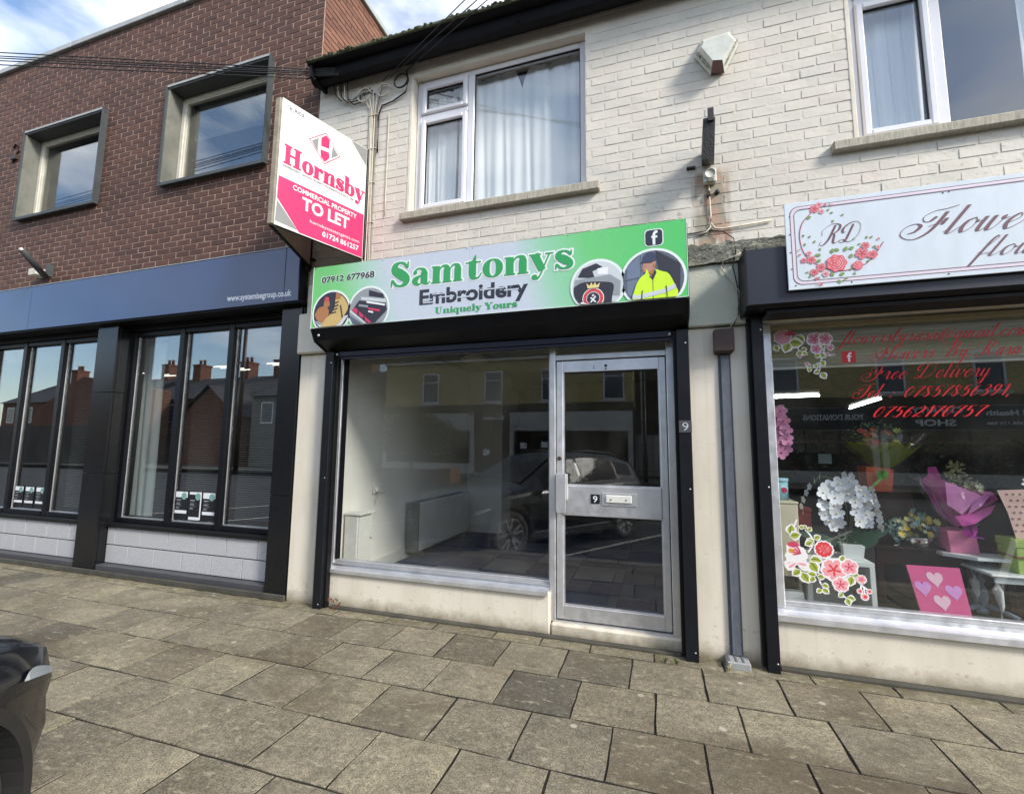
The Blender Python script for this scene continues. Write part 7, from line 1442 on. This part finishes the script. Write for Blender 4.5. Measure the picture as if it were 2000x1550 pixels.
for sy in (-1, 1):
    for ax in (.87, 3.55):
        part(CR, 'wheel_arch', lambda b: ring(ax, sy, .392, .435, .80, .930 if ax < 2 else .922, -12, 192, M_pl, b))
        whl = part(CR, 'wheel', lambda b: b.lathe((ax, sy * .68, .345), [(.235, 0), (.325, sy * .01), (.345, sy * .04), (.345, sy * .19), (.325, sy * .222), (.25, sy * .228), (.235, sy * .20)], M_ty, 40, 'y'))
        def rimf(b):
            ring(ax, sy, .225, .245, .70, .895, 0, 360, M_rim, b, 40)
            for k in range(5):
                a = R_(72 * k + 12)
                for da in (-.24, .24):
                    p0 = Vector((ax + .05 * math.cos(a), sy * .885, .345 + .05 * math.sin(a))); p1 = Vector((ax + .232 * math.cos(a + da), sy * .893, .345 + .232 * math.sin(a + da))); d = Vector((-math.sin(a + da), 0, math.cos(a + da)))
                    b.add([p0 - d * .018, p0 + d * .018, p1 + d * .022, p1 - d * .022] + [q - Vector((0, sy * .05, 0)) for q in (p0 - d * .018, p0 + d * .018, p1 + d * .022, p1 - d * .022)], [(0, 1, 2, 3), (0, 4, 5, 1), (1, 5, 6, 2), (2, 6, 7, 3), (3, 7, 4, 0)], M_rim)
            b.lathe((ax, sy * .86, .345), [(.055, 0), (.05, sy * .035), (.001, sy * .036)], M_rk, 16, 'y')
        part(whl, 'rim', rimf); part(whl, 'brake_disc', lambda b: b.lathe((ax, sy * .78, .345), [(.20, 0), (.20, sy * .02), (.001, sy * .02)], M_rk, 24, 'y'))
    part(CR, 'sill_cladding', lambda b: b.box(1.28, 3.14, sy * .86, sy * .926, .22, .36, M_pl, .02))
    def sideglass(x0, x1, t0, t1, cutf=0):
        def f(b):
            n = 10; vs = []
            for i in range(n + 1):
                x = x0 + (x1 - x0) * i / n; s_ = sec(x); p, q, m_ = s_[8], s_[10], s_[9]
                for t in (t0, .5, t1):
                    (ya, za), (yb, zb2) = (p, m_) if t < .55 else (m_, q); tt = t / .55 if t < .55 else (t - .55) / .45; vs.append((x, sy * (ya + (yb - ya) * tt + .006), za + (zb2 - za) * tt + .004))
            b.add(vs, [f2 for i in range(n) for f2 in ((3 * i, 3 * i + 1, 3 * i + 4, 3 * i + 3), (3 * i + 1, 3 * i + 2, 3 * i + 5, 3 * i + 4))], M_cg, True)
        return f
    part(CR, 'side_window', sideglass(2.0, 2.85, .10, .92)); part(CR, 'side_window', sideglass(1.02, 1.93, .10, .94)); part(CR, 'side_window', sideglass(.52, .96, .25, .85))
    part(CR, 'roof_rail', lambda b: b.tube([(.7, sy * .60, 1.47), (1.0, sy * .61, 1.52), (1.6, sy * .61, 1.555), (2.1, sy * .60, 1.53)], .015, M_rk, 6))
    part(CR, 'door_seam', lambda b: [b.box(x - .004, x + .004, sy * .900, sy * .924, .38, .93, M_rk) for x in (1.05, 2.02, 2.98)])
    part(CR, 'door_handle', lambda b: [b.tube([(x, sy * .925, .84), (x + .09, sy * .935, .845), (x + .18, sy * .925, .85)], .012, M_cp, 6) for x in (1.15, 2.12)])
    def hl(b):
        nn = 9; p = [(3.92 + .28 * i / nn, (.735 - .075 * i / nn, .738 + .035 * math.sin((i / nn) ** .6 * 3.14) - .070 * i / nn)[k]) for i in range(nn + 1) for k in (0, 1)]; vs = []
        for x, z in p:
            s_ = sec(x)[2:9]; y = s_[0][0]
            for (ya, za), (yb, zb2) in zip(s_, s_[1:]):
                if za <= z <= zb2: y = ya + (yb - ya) * (z - za) / (zb2 - za)
            if z > s_[-1][1]: y = s_[-1][0] - (z - s_[-1][1]) * 1.2
            vs.append((x, sy * (y + .008), z))
        b.add(vs, [(2 * i, 2 * i + 2, 2 * i + 3, 2 * i + 1) for i in range(nn)], M_hlm)
    part(CR, 'headlight', hl)
    mir = part(CR, 'door_mirror', lambda b: b.tube([(2.80, sy * 1.09, 1.06), (2.86, sy * 1.05, 1.065), (2.92, sy * .99, 1.06), (2.93, sy * .96, 1.05)], [.03, .085, .07, .02], M_cp, 10)); part(mir, 'mirror_stalk', lambda b: b.tube([(2.9, sy * .90, .98), (2.88, sy * .98, 1.02)], .02, M_rk, 6))
def wsf(b):
    n = 8; vs = []
    for i in range(n + 1):
        x = 2.38 + (3.17 - 2.38) * i / n; wt, zt = stn(x)[3:5]
        for u in (-.9, -.45, 0, .45, .9): vs.append((x, wt * u, zt + .02 - .012 * abs(u) ** 3 + .006))
    b.add(vs, [(5 * i + k, 5 * i + k + 1, 5 * i + 6 + k, 5 * i + 5 + k) for i in range(n) for k in range(4)], M_cg, True)
part(CR, 'windscreen', wsf)
part(CR, 'bumper_cladding', lambda b: (b.box(4.0, 4.22, -.56, -.30, .26, .36, M_pl, .03), b.box(4.0, 4.22, .30, .56, .26, .36, M_pl, .03), b.box(4.10, 4.30, -.299, .299, .24, .40, M_pl, .02)))
part(CR, 'rear_bumper', lambda b: b.box(-.02, .25, -.66, .66, .26, .48, M_pl, .03))
hd = Vector((-.545, .838, 0)).normalized(); yaw = math.atan2(hd.y, hd.x); rgt = Vector((hd.y, -hd.x, 0)); whp = Vector((-2.02, -2.665, -.20))
CR.location = whp - hd * 3.55 - rgt * .90; CR.rotation_euler = (0, 0, yaw); CR['_e'] = 0
for o_ in bpy.data.objects:
    if o_.parent is CR: o_.matrix_parent_inverse = Matrix.Identity(4)
for o_ in list(bpy.data.objects):
    if '_e' in o_: del o_['_e']
